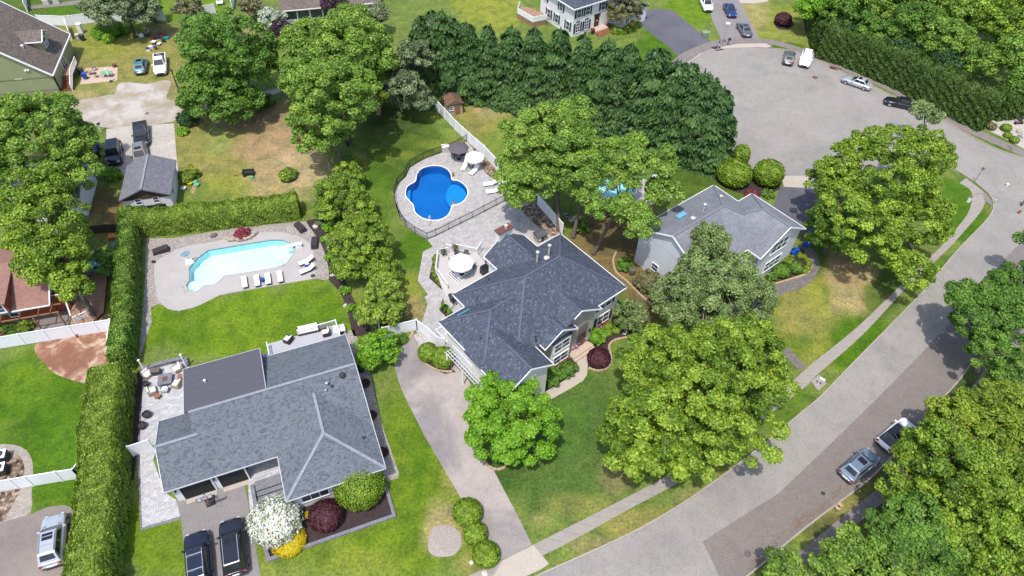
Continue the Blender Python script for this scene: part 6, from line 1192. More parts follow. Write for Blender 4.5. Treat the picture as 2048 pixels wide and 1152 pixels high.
H11 = house("playhouse", "tiny white playhouse with a dark roof on the patio stones", g(1076, 487, 0), 35, "playhouse")
w_ = MB(); w_.box(0, 1.3, 0, 1.1, 0, 1.0); gable(w_, 'u', .05, -.05, 1.15, 1.0, .5, inset=.08); w_.build("wall", "stone_veneer", H11); rf = MB(); roof(rf, -.1, 1.4, -.1, 1.2, 1.0, .5, 'u', False, False, th=.06); rf.build("roof", "flat_roof", H11); a = MB(); a.box(.5, .85, -.03, 0, 0, .7); a.build("door", "dark_plastic", H11); win(H11, (.25, 0, .6), (1,0,0), (0,-1,0), .2, .25, 1, 1, fr=.04)
# ---------------------------------------------------------------- vehicles
def car(label, front, rear, kind, col, zl=.7, L=None, cat="car", name=None, group=None, sunroof=False, rails=False, plate=True, glassroof=False, anchor=None, opts=()):
    """front/rear: photo positions of the bumpers' middles at height zl"""
    f, r_ = g(*front, zl), g(*rear, zl); d = (f-r_); ang = math.atan2(d.y, d.x); dims = dict(suv=(4.75,1.92,1.72), sedan=(4.8,1.85,1.44), pickup=(5.7,2.0,1.85), bigsuv=(5.1,2.02,1.85), compact=(4.4,1.84,1.62), coupe=(4.5,1.84,1.38))[kind]
    L, W, H = L or dims[0], dims[1], dims[2]; c = (f+r_)/2 if anchor is None else (f-d.normalized()*L/2 if anchor == 'front' else r_+d.normalized()*L/2)
    root = empty(name or dict(pickup="pickup_truck").get(kind, "parked_car"), (c.x, c.y, 0), ang, label, cat, group); hL, hw = L/2, W/2
    T = dict(suv=(.27,.42,.86,.97), bigsuv=(.26,.39,.90,.975), compact=(.25,.42,.84,.96), sedan=(.30,.45,.72,.86), coupe=(.30,.45,.70,.88), pickup=(.28,.40,.60,.635))[kind]
    belt = H*.60 if kind not in ("sedan", "coupe") else H*.64; hood = belt*.97; X = lambda t: hL-L*t
    # lower body: rings from nose to tail
    st = [(0,.60,.40,.55*belt),(.012,.74,.30,.70*belt),(.035,.86,.26,.80*belt),(.07,.94,.24,.87*belt),(.14,.99,.22,.93*belt),(T[0],1.0,.22,hood),(.5,1.0,.22,belt),(T[3] if kind != "pickup" else .8,.99,.22,belt*(1.0 if kind not in ("sedan","coupe") else .97)),(.95,.955,.25,belt*.95),(.975,.89,.28,belt*.88),(.99,.79,.32,belt*.78),(1.0,.68,.42,belt*.60)]
    if kind == "pickup": st = [s for s in st if s[0] != T[3]]
    st.sort(); b = MB(); vs = []; fs = []; n = 12
    for t, w_, z0, zt in st:
        x = X(t); w_ *= hw; zm = z0+(zt-z0)*.55; cr = .03*min(1, (1-abs(2*t-1))*3)
        ring = [(-w_*.90,z0),(-w_*1.0,z0+(zm-z0)*.6),(-w_*1.0,zm),(-w_*.965,zt-.06),(-w_*.86,zt-.005),(-w_*.35,zt+cr),(w_*.35,zt+cr),(w_*.86,zt-.005),(w_*.965,zt-.06),(w_*1.0,zm),(w_*1.0,z0+(zm-z0)*.6),(w_*.90,z0)]
        vs += [(x, y, z) for y, z in ring]
    for i in range(len(st)-1):
        for k in range(n): a, c2 = i*n+k, i*n+(k+1) % n; fs.append((a, c2, c2+n, a+n))
    fs += [tuple(range(n)), tuple(range((len(st)-1)*n, len(st)*n))[::-1]]; b.add(vs, fs); body = b.build("body", col, root, smooth=True)
    # cabin with inset roof
    xa, xb, xc, xd = (X(t) for t in T); wb, wr = hw*.90, hw*.70; bz = belt-.05; rz = H
    C_ = MB(); ring0 = [(xa,-wb*.92),(xd,-wb*.95),(xd,wb*.95),(xa,wb*.92)]; ring1 = [(xb,-wr),(xc,-wr*.97),(xc,wr*.97),(xb,wr)]
    C_.add([(x, y, bz) for x, y in ring0]+[(x, y, rz-.05) for x, y in ring1]+[(xb-.12,-wr*.9,rz),(xc+.12,-wr*.88,rz),(xc+.12,wr*.88,rz),(xb-.12,wr*.9,rz)],
        [(0,1,5,4),(1,2,6,5),(2,3,7,6),(3,0,4,7),(4,5,9,8),(5,6,10,9),(6,7,11,10),(7,4,8,11),(8,9,10,11)])
    C_.build("roof", "sun_roof" if glassroof else col, root, smooth=False, bevel=.05)
    def panel(q, name, off, ins=(.1,.1,.08,.08), m="car_glass"):
        q = [Vector(v) for v in q]; cen = sum(q, Vector())/4; nn = (q[1]-q[0]).cross(q[3]-q[0]).normalized(); nn = nn if nn.dot(cen-Vector((0,0,H*.5))) > 0 else -nn
        def P(u, v): return (q[0].lerp(q[1], u)).lerp(q[3].lerp(q[2], u), v)
        u0, u1, v0, v1 = ins; Q = [P(u0, v0), P(1-u1, v0), P(1-u1, 1-v1), P(u0, 1-v1)]; a = MB(); o_ = nn*off; ii = -nn*.02
        a.add([v+o_ for v in Q]+[v+ii for v in Q], [(0,1,2,3),(0,4,5,1),(1,5,6,2),(2,6,7,3),(3,7,4,0)]); return a.build(name, m, root)
    q0 = [(x, y, bz) for x, y in ring0]; q1 = [(x, y, rz-.05) for x, y in ring1]
    panel([q0[3], q0[0], q1[0], q1[3]], "windshield", .022, (.05,.05,.10,.03)); panel([q0[1], q0[2], q1[2], q1[1]], "rear_window", .022, (.12,.12,.34,.08) if kind != "pickup" else (.12,.12,.3,.1))
    for s, (a_, b_, c_, d_) in ((-1, (q0[0], q0[1], q1[1], q1[0])), (1, (q0[3], q0[2], q1[2], q1[3]))):
        for k, (u0, u1) in enumerate(((.12,.47),(.51,.90)) if kind != "pickup" else ((.13,.5),(.54,.92))): panel([a_, b_, c_, d_], "side_window", .02, (u0,1-u1,.20,.12))
    if glassroof: a = MB(); a.box(xc+.12, xb-.15, -wr*.84, wr*.84, rz-.02, rz+.012); a.build("glass_roof", "sun_roof", root)
    elif sunroof: a = MB(); a.box(xb-.85 if kind not in ("sedan",) else xb-.75, xb-.22, -wr*.62, wr*.62, rz-.02, rz+.012); a.build("sunroof", "sun_roof", root)
    if rails:
        for s in (-1, 1): a = MB(); a.bar((xb-.2, s*wr*.86, rz+.045), (xc+.15, s*wr*.84, rz+.045), .045, .05); a.bar((xb-.2, s*wr*.86, rz), (xb-.2, s*wr*.86, rz+.05), .04); a.bar((xc+.15, s*wr*.84, rz), (xc+.15, s*wr*.84, rz+.05), .04); a.build("roof_rail", "steel" if col in ("paint_silver","paint_black","paint_navy") else "black_metal", root)
    if "bars" in opts:
        for x in (xb-.55, xc+.75): a = MB(); a.bar((x, -wr*.88, rz+.07), (x, wr*.88, rz+.07), .07, .03); a.build("cross_bar", "steel", root)
    if kind == "pickup":
        xe = X(.985); a = MB(); a.box(xe+.06, xd-.05, -hw*.80, hw*.80, belt-.002, belt+.045); a.build("bed_liner", "interior_dark", root)
        a = MB()
        for s in (-1, 1): a.box(xe, xd, s*hw*.88-.07, s*hw*.88+.07, belt-.02, belt+.10)
        a.box(xe-.02, xe+.08, -hw*.86, hw*.86, belt-.05, belt+.09); a.build("bed_rail", col, root)
        if "cargo" in opts:
            a = MB(); a.box(xe+.5, xe+.9, -.4, .1, belt+.04, belt+.25); a.bar((xe+.3,.3,belt+.1), (xd-.2,.5,belt+.12), .06); a.tube([(xe+1.2,-.2,belt+.1),(xe+1.0,.2,belt+.3),(xe+.6,.3,belt+.12)], .04, 6); a.build("cargo", "steel", root)
    for sx, x in ((1, X(.175)), (-1, X(.80))):
        for s in (-1, 1):
            rr = .35 if H > 1.5 else .33; a = MB(); y0, y1 = s*(hw-.2), s*(hw+.012); a.tube([(x, y0, rr), (x, y1-s*.02, rr), (x, y1, rr)], [rr, rr, rr*.94], 18)
            wl = a.build("wheel", "rubber", root, smooth=False); a = MB(); a.tube([(x, y1-.002*s, rr), (x, y1+.008*s, rr)], [rr*.66, rr*.6], 14); a.build("rim", "steel", wl)
            a = MB(); vs = []; N_ = 12
            for k in range(N_+1): t = math.pi*k/N_; vs += [(x+math.cos(t)*rr*1.04, s*(hw*.985), rr+math.sin(t)*rr*1.04), (x+math.cos(t)*rr*1.17, s*(hw+.006), rr+math.sin(t)*rr*1.17), (x+math.cos(t)*rr*1.17, s*(hw-.10), rr+math.sin(t)*rr*1.17)]
            a.add(vs, [(3*k, 3*k+1, 3*k+4, 3*k+3) for k in range(N_)]+[(3*k+1, 3*k+2, 3*k+5, 3*k+4) for k in range(N_)]); a.build("wheel_arch", "dark_plastic", root)
    for s in (-1, 1):
        a = MB(); a.box(X(.055), X(.012), s*hw*.66-.13, s*hw*.66+.13, belt*.60, belt*.76); a.build("headlight", "light_clear", root, bevel=.02)
        a = MB(); zt_ = belt*.62; a.box(X(.992), X(.95), s*hw*.74-.14, s*hw*.74+.13, zt_, zt_+belt*(.27 if kind not in ("sedan","coupe") else .18)); a.build("taillight", "light_red", root, bevel=.02)
        a = MB(); a.box(xa-.40, xa-.24, s*(hw+.03)-.12, s*(hw+.03)+.12, belt-.02, belt+.12); a.build("mirror", col if col != "paint_tan" else "dark_plastic", root, bevel=.03)
    a = MB(); a.box(X(.012), X(.0)+.02, -hw*.5, hw*.5, belt*.42, belt*.60); a.build("grille", "black_metal", root)
    a = MB(); a.box(X(1.0)-.03, X(.985), -.27, .27, belt*.55, belt*.70); a.build("number_plate", "white_trim", root)
    for q_ in ((X(1.0)-.045, X(.97), .36, .50), (X(.03), X(0)+.04, .26, .40)): a = MB(); a.box(q_[0], q_[1], -hw*.78, hw*.78, q_[2], q_[3]); a.build("bumper", "dark_plastic", root, bevel=.03)
    a = MB()
    for y in (-hw*.55, hw*.55): a.bar((xa+.05, y, hood+.022), (X(.06), y*.9, .86*belt+.03), .012, .012)
    a.bar((xa+.10,-hw*.8,hood+.005), (xa+.10,hw*.8,hood+.005), .05, .02); a.build("hood_line", "rubber", root)
    return root
car("black pickup-like large vehicle", (392,1064), (401.5,1176), "bigsuv", "paint_navy", anchor='front', rails=True, opts=("bars",))["label"] = "black SUV with a roof cross bar, lower left of the pair in the ranch driveway"
car("black SUV with chrome roof rails, the right one of the pair in the ranch driveway", (461,1038), (472,1150), "bigsuv", "paint_black", rails=True, sunroof=True)
car("silver SUV with roof bars parked beside the wide hedge", (110,1026), (101,1135), "suv", "paint_silver", rails=True, sunroof=True, opts=("bars",))
car("blue-grey crossover with a dark sunroof parked by the kerb", (1749,905), (1690,954), "compact", "paint_bluegrey", L=4.5, sunroof=True, rails=True)
car("white car with a black panoramic glass roof partly under the maple", (1821,847), (1768,889), "compact", "paint_white", L=4.7, glassroof=True)
car("teal crossover parked on the grass beside the white pickup", (284,111), (278,150), "compact", "paint_teal", sunroof=True)
car("white pickup truck with a dark open bed parked on the grass", (320,154), (320,103), "pickup", "paint_white", cat="truck", opts=("cargo",))
car("black SUV facing the sprawling green bush", (227.5,333), (227.5,280), "bigsuv", "paint_black", L=4.9)
car("black pickup truck with covered bed behind the garage", (283,288), (281,248), "pickup", "paint_black", L=5.3, cat="truck")
car("tan-grey SUV parked directly behind the garage roof", (283,334), (278.5,290), "suv", "paint_tan", anchor='rear', sunroof=True)
car("dark grey crossover parked nose-in left of the white SUV", (1582,94), (1574.6,134), "compact", "paint_grey")
car("white SUV parked with its nose towards the cul-de-sac", (1606,138), (1618.5,97), "suv", "paint_white", rails=True)
car("silver sedan with a dark sunroof parked along the kerb", (1684.7,153), (1746,174), "sedan", "paint_silver", sunroof=True)
car("black sedan partly under the corner tree", (1771,198), (1833,211), "sedan", "paint_black")
car("white SUV at the top edge in the grey driveway", (1422,28), (1404,-12), "suv", "paint_white")
car("dark blue sedan beside the white SUV at the top", (1469,36), (1452,2), "sedan", "paint_blue", sunroof=True)
car("grey sedan lowest in the driveway above the cul-de-sac", (1480,42), (1498,72), "sedan", "paint_grey", sunroof=True)

# ---------------------------------------------------------------- fences
def vinyl(label, pts, h=1.75, name="vinyl_fence", step=2.3, cat="fence"):
    P_ = [g(*p) for p in pts]; o = P_[0]; root = empty(name, tuple(o), 0, label, cat)
    for a_, b_ in zip(P_, P_[1:]):
        L_ = (b_-a_).length; n = max(1, round(L_/step))
        for k in range(n):
            p, q = a_.lerp(b_, k/n)-o, a_.lerp(b_, (k+1)/n)-o; a = MB(); a.bar(p+Vector((0,0,h/2)), q+Vector((0,0,h/2)), .05, h-.1); pn = a.build("panel", "vinyl", root)
            a = MB(); a.bar(p+Vector((0,0,h)), q+Vector((0,0,h)), .09, .09); a.build("rail", "white_trim", pn)
            a = MB(); a.box(p.x-.065, p.x+.065, p.y-.065, p.y+.065, 0, h+.1); a.add([(p.x-.085,p.y-.085,h+.1),(p.x+.085,p.y-.085,h+.1),(p.x+.085,p.y+.085,h+.1),(p.x-.085,p.y+.085,h+.1),(p.x,p.y,h+.17)], [(0,1,4),(1,2,4),(2,3,4),(3,0,4),(3,2,1,0)]); a.build("post", "white_trim", root)
    p = P_[-1]-o; a = MB(); a.box(p.x-.065, p.x+.065, p.y-.065, p.y+.065, 0, h+.15); a.build("post", "white_trim", root); return root
vinyl("white vinyl fence between brick house yard and bare earth, ending at the hedge", [(-48,706),(0,697.5),(52,689),(100.6,681),(151,673),(200,665),(232,660)])
vinyl("short white vinyl fence hidden against the narrow hedge", [(233,660),(228,690),(226,726)])
vinyl("white vinyl fence with a gate at the lower left, meeting the wide hedge", [(-40,993),(0,984),(38,977),(68,972),(127,962),(162,957)])
vinyl("short angled white fence panel running into the wide hedge", [(162,957),(176,936)], step=3)
vinyl("white vinyl gate between wide hedge and ranch house", [(268,912),(309,899)], step=4, name="vinyl_gate", cat="gate")
vinyl("long white fence diagonal between the two back lawns and the pool patio", [(868,214),(890,238),(912,262),(940,288),(968,312),(992,338),(1012,352)])
vinyl("white fence on the far side of the patio beside the stone bed", [(1075,410),(1098,436),(1124,468)], step=2.4)
vinyl("white vinyl fence with double gate at the end of the curved driveway", [(768,676),(800,668),(835,660)], h=1.75)
vinyl("white vinyl gate between corner post and dark-roofed house", [(835,660),(858,677),(876,694),(890,698)], h=1.75, step=1.7, name="vinyl_gate", cat="gate")
vinyl("short white fence piece behind the lace evergreen", [(754,640),(760,662)], h=1.6)
vinyl("white fence behind the pine at the top left", [(81,50),(138,52),(145,51),(200,44),(270,44),(332,41)])
vinyl("white fence panel beside the garbage bins", [(137,58),(145,80)], h=1.6); vinyl("long white fence running to the top edge by the green house", [(56,24),(52,-8)], h=1.8)
vinyl("white fence at the top behind the large maple", [(398,31),(432,26)], h=1.6); vinyl("white fence post and panel at the top edge", [(466,20),(470,-6)], h=1.7)
# black aluminium pool fence
pf = empty("metal_fence", tuple(g(854.8, 479.8)), 0, "black metal picket fence curving around the blue pool patio", "fence"); o_ = pf.location.copy()
LF = [(933,283),(918,292),(906,297.5),(885,304.8),(866,312),(847.5,319),(832,328),(820.4,335),(814,345),(809,356),(795.4,370),(789,387),(789,396),(792,413),(799.6,435),(812,452.7),(830.8,467),(854.8,479.8),(871.9,472.5),(896.9,460.4),(920.4,448.5),(944.4,437),(967.9,424.6),(992,412),(1016,400),(1040,388)]
P_ = [g(*p)-o_ for p in LF]
for p, q in zip(P_, P_[1:]):
    a = MB(); 
    for z0 in (.15, 1.05, 1.18): a.bar(p+Vector((0,0,z0)), q+Vector((0,0,z0)), .03, .035)
    a.build("rail", "black_metal", pf); a = MB(); n = max(2, int((q-p).length/.11))
    for k in range(1, n): t = p.lerp(q, k/n); a.box(t.x-.008, t.x+.008, t.y-.008, t.y+.008, .08, 1.18)
    tag(a.build("picket_row", "black_metal", pf)); a = MB(); a.box(p.x-.03, p.x+.03, p.y-.03, p.y+.03, 0, 1.28); a.build("post", "black_metal", pf)
# wooden slat fence behind the narrow hedge, small wire fences
wf = empty("wooden_fence", tuple(g(175, 468)), 0, "weathered grey-brown picket fence in the shade above the play slide", "fence"); o_ = wf.location.copy(); a = MB(); p, q = Vector((0,0,0)), g(247, 462)-o_
for k in range(34): t = p.lerp(q, k/33); a.box(t.x-.06, t.x+.06, t.y-.015, t.y+.015, 0, 1.25+.03*(k % 2))
a.build("pickets", "bark_dark", wf); a = MB(); a.bar(p+Vector((0,.03,.9)), q+Vector((0,.03,.9)), .05, .08); a.bar(p+Vector((0,.03,.35)), q+Vector((0,.03,.35)), .05, .08); a.build("rail", "wood", wf)

# ---------------------------------------------------------------- pool furniture
def lounger(name, label, head, foot, fabric="cushion_white", frame="wicker_dark", group=None, back=35, L=1.95, W=.66):
    h, f = g(*head, .35), g(*foot, .35); d = h-f; ang = math.atan2(d.y, d.x); c = (h+f)/2; root = empty(name, (c.x, c.y, 0.02), ang, label, "sun lounger", group)
    a = MB(); a.box(-L/2, L*.12, -W/2, W/2, .24, .30); a.build("frame", frame, root, bevel=.02); bx, bz = L*.12, .30; ex, ez = L/2-.08, .30+math.tan(R(back))*.55
    a = MB(); a.box(-L/2+.02, bx, -W/2+.03, W/2-.03, .30, .40); a.build("seat_cushion", fabric, root, bevel=.04)
    a = MB(); a.bar((bx, 0, .35), (ex, 0, ez+.06), W-.06, .10); a.build("back_cushion", fabric, root, bevel=.03); a = MB(); a.bar((bx, 0, .27), (ex, 0, ez-.02), W, .04); a.bar((ex-.15, 0, ez-.1), (ex-.1, 0, .0), .06, .06); a.build("backrest_frame", frame, root)
    for x, y in ((-L/2+.12,-W/2+.08),(-L/2+.12,W/2-.08),(L*.1,-W/2+.08),(L*.1,W/2-.08)): a = MB(); a.box(x-.035, x+.035, y-.035, y+.035, 0, .24); a.build("leg", frame, root)
    return root
for i, (x, y, lb) in enumerate([(488,556,"leftmost white lounger of the row of four on the lawn side of the pale pool"),(513,553,"second white lounger from the left, next to the blue side table"),(535,549,"third white lounger from the left, right of the blue side table"),(559,545,"rightmost white lounger of the row of four below the pale pool")]):
    lounger("sun_lounger", lb, (x+2.5, y+20), (x-1, y-3), group="white loungers by the pale pool", back=8)
lounger("sun_lounger", "upper of the two loungers right of the pale pool, above the blue cushion", (625,517), (600,527), group="white loungers by the pale pool"); lounger("sun_lounger", "lower of the two loungers right of the pale pool, below the blue cushion", (627,534), (602,544), group="white loungers by the pale pool")
lounger("sun_lounger", "white lounger just left of the small round table under the white parasol", (935,322), (924,341), frame="white_paint", group="white loungers by the blue pool"); lounger("sun_lounger", "white lounger right of the round table near the stone bed", (956,333), (941,348), frame="white_paint", group="white loungers by the blue pool")
for x, y, lb in ((972,367,"upper of the white loungers running under the oak crown"),(978,382,"lower of the white loungers running under the oak crown"),(1012,374,"white lounger almost hidden by oak leaves, farther right"),(1032,382,"white lounger beneath the oak near the fence end"),(1005,362,"upper hidden white lounger beside the fence")):
    lounger("sun_lounger", lb, (x+22, y-2), (x-5, y+1), frame="white_paint", group="white loungers by the blue pool")
def simple_thing(name, label, cat, x, y, ang=0, z=0, group=None): return empty(name, (g(x, y).x, g(x, y).y, z), R(ang), label, cat, group)
for x, y, an, lb in ((323,503,28,"dark brown cover over a lounger at the left end of the pale pool"),(601,457,-48,"dark brown covered lounger at the top right corner of the pool gravel"),(630,488,-80,"dark brown covered lounger on the gravel beside the diving board")):
    r_ = simple_thing("covered_lounger", lb, "furniture cover", x, y, an, .012, "brown covered loungers"); a = MB(); a.add([(-.95,-.42,0),(.95,-.42,0),(.95,.42,0),(-.95,.42,0),(-.9,-.38,.42),(.85,-.38,.62),(.85,.38,.62),(-.9,.38,.42)], [(0,3,2,1),(4,5,6,7),(0,1,5,4),(1,2,6,5),(2,3,7,6),(3,0,4,7)]); a.build("cover", "wicker_dark", r_, bevel=.05); a = MB(); a.box(-.97,.97,-.44,.44,0,.05); a.build("hem", "dark_plastic", r_)
r_ = simple_thing("diving_board", "white diving board reaching over the right end of the pale pool", "diving board", 588, 496, 20, .016); a = MB(); a.box(-1.15, 1.0, -.24, .24, .48, .56); a.build("board", "white_paint", r_, bevel=.02); a = MB(); a.box(.2, .95, -.2, .2, 0, .48); a.build("stand", "white_trim", r_)
r_ = simple_thing("pool_basketball_hoop", "white poolside basketball hoop with a pale blue clear backboard", "basketball hoop", 379, 525, 35, .016); a = MB(); a.add([(-.5,-.4,0),(.5,-.4,0),(.35,.45,0),(-.35,.45,0),(-.45,-.35,.35),(.45,-.35,.35),(.25,.35,.45),(-.25,.35,.45)], [(0,3,2,1),(4,5,6,7),(0,1,5,4),(1,2,6,5),(2,3,7,6),(3,0,4,7)]); a.build("base", "white_paint", r_, bevel=.04); a = MB(); a.tube([(0,.1,.3),(0,.0,1.2)], .04, 8); a.build("pole", "steel", r_); a = MB(); N_ = 18
a.add([(.55*math.cos(2*math.pi*k/N_), .0, 1.45+.42*math.sin(2*math.pi*k/N_)) for k in range(N_)]+[(.55*math.cos(2*math.pi*k/N_), .05, 1.45+.42*math.sin(2*math.pi*k/N_)) for k in range(N_)], [tuple(range(N_)), tuple(range(N_, 2*N_))[::-1]]+[(k, k+N_, (k+1) % N_+N_, (k+1) % N_) for k in range(N_)]); bb = a.build("backboard", "pale_blue", r_)
def torus(mb, c, R_, r, ax='z', n=20):
    P = [(c[0]+R_*math.cos(2*math.pi*k/n), c[1]+R_*math.sin(2*math.pi*k/n), c[2]) if ax == 'z' else ((c[0]+R_*math.cos(2*math.pi*k/n), c[1], c[2]+R_*math.sin(2*math.pi*k/n)) if ax == 'y' else (c[0], c[1]+R_*math.cos(2*math.pi*k/n), c[2]+R_*math.sin(2*math.pi*k/n))) for k in range(n+1)]
    mb.tube(P, r, 6, False); return mb
a = MB(); torus(a, (0,-.25,1.3), .2, .012); a.build("rim", "blue_plastic", r_)
def hoops(label, x, y, ang, n=2, gap=.5, z=.02):
    r_ = simple_thing("pool_handrail", label, "handrail", x, y, ang, z)
    for k in range(n): yy = (k-(n-1)/2)*gap; a = MB(); a.tube([(-.35,yy,0),(-.35,yy,.55),(-.25,yy,.75),(0,yy,.8),(.25,yy,.72),(.38,yy,.35),(.4,yy,-.2)], .022, 7); a.build("rail", "steel", r_, smooth=True)
hoops("pair of steel grab rails at the deep end of the pale pool", 562, 530, 100); hoops("steel step rails at the lower left corner of the pale pool", 374, 578, 40, 2, .9); hoops("white ladder rails on the left edge of the blue pool", 836, 352, -10); 
r_ = simple_thing("pool_handrail", "tall pale arched handrail at the lower edge of the blue pool", "handrail", 860, 446, 85, .02); a = MB(); a.tube([(-.6,0,0),(-.6,0,.9),(-.4,0,1.2),(.1,0,1.15),(.5,0,.7),(.6,0,-.1)], .035, 8); a.build("rail", "white_paint", r_, smooth=True)
for x, y, lb, c_ in ((906,352,"small red-brown ornament on the coping between the pool lobes","terracotta"),(907,408,"small orange-brown ornament at the lower notch of the blue pool","orange")):
    r_ = simple_thing("pool_ornament", lb, "ornament", x, y, 0, .05); a = MB(); a.lathe(0, 0, [(.16,0),(.2,.08),(.13,.25),(.16,.34),(.05,.42)], 10); a.build("pot", c_, r_); a = MB(); a.sphere((0,0,.47), .1); a.build("head", "dark_plastic", r_)
def parasol(label, c, zt, rad, m, lift=.75, n=8, base=None, valance=True, ground=.02, vent_=True):
    p = g(*c, zt-.25); root = empty("parasol", (p.x, p.y, ground), .2, label, "parasol"); H_ = zt-ground; a = MB(); vs = [(0,0,H_)]
    for ring, (rr, zz) in enumerate(((.55, H_-.18), (1.0, H_-lift*.75))):
        for k in range(n*2): t = math.pi*k/n; f = 1.0 if k % 2 == 0 else .94; vs.append((rad*rr*f*math.cos(t), rad*rr*f*math.sin(t), zz-(0 if k % 2 == 0 else .03)))
    fs = [(0, 1+k, 1+(k+1) % (2*n)) for k in range(2*n)]+[(1+k, 1+2*n+k, 1+2*n+(k+1) % (2*n), 1+(k+1) % (2*n)) for k in range(2*n)]
    a.add(vs, fs); can = a.build("canopy", m, root)
    if valance:
        a = MB(); N_ = 48; vs = []
        for k in range(N_):
            t = 2*math.pi*k/N_; ph = (t*n/math.pi) % 2; f = 1-.06*(1-abs(ph-1)) ; x, y = rad*f*math.cos(t), rad*f*math.sin(t); z0 = H_-lift*.75-.01; vs += [(x, y, z0), (x*1.01, y*1.01, z0-.13-(.09 if k % 2 else 0))]
        a.add(vs, [(2*k, 2*k+1, (2*k+3) % (2*N_), (2*k+2) % (2*N_)) for k in range(N_)]); a.build("scalloped_valance", m, can)
    if vent_: a = MB(); a.lathe(0, 0, [(.42, H_-.10), (.2, H_+.02), (.02, H_+.08)], 16); a.build("vent_cap", m, can)
    a = MB(); a.tube([(0,0,0),(0,0,H_-.02)], .028, 8); a.build("pole", "white_trim" if m != "canvas_dark" else "steel", root)
    for k in range(n): t = 2*math.pi*k/n; a = MB(); a.bar((0,0,H_-.05), (rad*.98*math.cos(t), rad*.98*math.sin(t), H_-lift*.75-.03), .02, .02); a.build("rib", "steel", root)
    a = MB(); a.lathe(0, 0, [(.28,0),(.28,.05),(.08,.1),(.06,.3)], 14); a.build("base", "dark_plastic", root); return root
parasol("dark grey parasol over the table at the top of the blue pool patio", (917,292), 2.5, 1.5, "canvas_dark", valance=False, vent_=False); parasol("white fringed parasol above the two pool loungers", (949,310), 2.4, 1.35, "canvas_white"); parasol("large white scalloped parasol over the dining table on the pale deck", (922,521), 3.1, 1.5, "canvas_white", ground=D2)
def table(name, label, x, y, rad, h, m="dark_plastic", z=.02, square=None, ang=0, leg="black_metal"):
    r_ = simple_thing(name, label, "table", x, y, ang, z); a = MB()
    if square: a.box(-square[0]/2, square[0]/2, -square[1]/2, square[1]/2, h-.05, h)
    else: a.cyl(0, 0, h-.04, h, rad, 20)
    a.build("tabletop", m, r_)
    for s, t in ((-1,-1),(1,-1),(-1,1),(1,1)): w2, d2 = ((square[0]/2-.08, square[1]/2-.08) if square else (rad*.6, rad*.6)); a = MB(); a.box(s*w2-.02, s*w2+.02, t*d2-.02, t*d2+.02, 0, h-.05); a.build("leg", leg, r_)
    return r_
def chair(label, x, y, ang, seat="dark_plastic", frame="black_metal", z=.02, w_=.55, group=None, name="patio_chair", backh=.9):
    r_ = simple_thing(name, label, "chair", x, y, ang, z, group); a = MB(); a.box(-w_/2, w_/2, -w_/2, w_/2, .38, .44); a.build("seat", seat, r_, bevel=.02); a = MB(); a.bar((-w_/2,0,.42), (-w_/2-.12,0,backh), w_, .04); a.build("backrest", seat, r_)
    for s in (-1, 1): a = MB(); a.bar((-w_/2,s*w_/2,.62), (w_/2,s*w_/2,.62), .05, .04); a.build("armrest", frame, r_)
    for s, t in ((-1,-1),(1,-1),(-1,1),(1,1)): a = MB(); a.box(s*w_*.45-.02, s*w_*.45+.02, t*w_*.47-.02, t*w_*.47+.02, 0, .38 if s < 0 else .6); a.build("leg", frame, r_)
    return r_
def armchair(label, x, y, ang, z=.02, cush="cushion", body="wicker_tan", w_=.85, name="lounge_chair", round_=True, seats=1, cat="armchair", group=None):
    r_ = simple_thing(name, label, cat, x, y, ang, z, group); W = w_*seats if seats > 1 else w_; a = MB(); a.box(-.4, .4, -W/2, W/2, .06, .32); a.box(-.44, -.28, -W/2, W/2, .06, .72); a.box(-.42, .36, -W/2-.06, -W/2+.06, .06, .56); a.box(-.42, .36, W/2-.06, W/2+.06, .06, .56); a.build("frame", body, r_, bevel=.05)
    for k in range(seats): y0 = -W/2+.07+(W-.14)*k/seats; y1 = -W/2+.07+(W-.14)*(k+1)/seats; a = MB(); a.box(-.26, .38, y0+.01, y1-.01, .32, .46); a.build("seat_cushion", cush, r_, bevel=.04); a = MB(); a.bar((-.24,(y0+y1)/2,.46), (-.31,(y0+y1)/2,.80), y1-y0-.02, .12); a.build("back_cushion", cush, r_, bevel=.03)
    return r_
# firepit patio
for x, y, an, lb in ((297,752,-30,"tan wicker armchair nearest the hedge at the top of the firepit"),(357,740,-135,"tan wicker armchair at the top right of the firepit by the house"),(356,771,170,"tan wicker armchair right of the firepit against the flat roof"),(306,785,35,"tan wicker armchair at the lower left of the firepit")): armchair(lb, x, y, an, group="wicker chairs around the firepit")
chair("navy metal chair with a white cushion below the firepit", 332, 783, 95, seat="cushion_white", frame="paint_navy", w_=.62)
r_ = simple_thing("firepit_table", "square grey firepit table with a glowing pinkish centre", "firepit", 333, 763, 15, .02); r_["label"] = "square grey firepit table with a copper centre tray"; a = MB(); a.box(-.6,.6,-.6,.6,.02,.42); a.build("body", "border_pavers", r_); a = MB(); a.box(-.68,.68,-.68,.68,.42,.47); a.build("tabletop", "border_pavers", r_); a = MB(); a.box(-.26,.26,-.26,.26,.45,.485); a.build("burner_tray", "rust", r_)
table("side_table", "small round copper-topped table by the lower left wicker chair", 317, 796, .3, .42, "terracotta"); table("side_table", "small pinkish side table beside the right-hand wicker chairs", 363, 757, .3, .42, "terracotta")
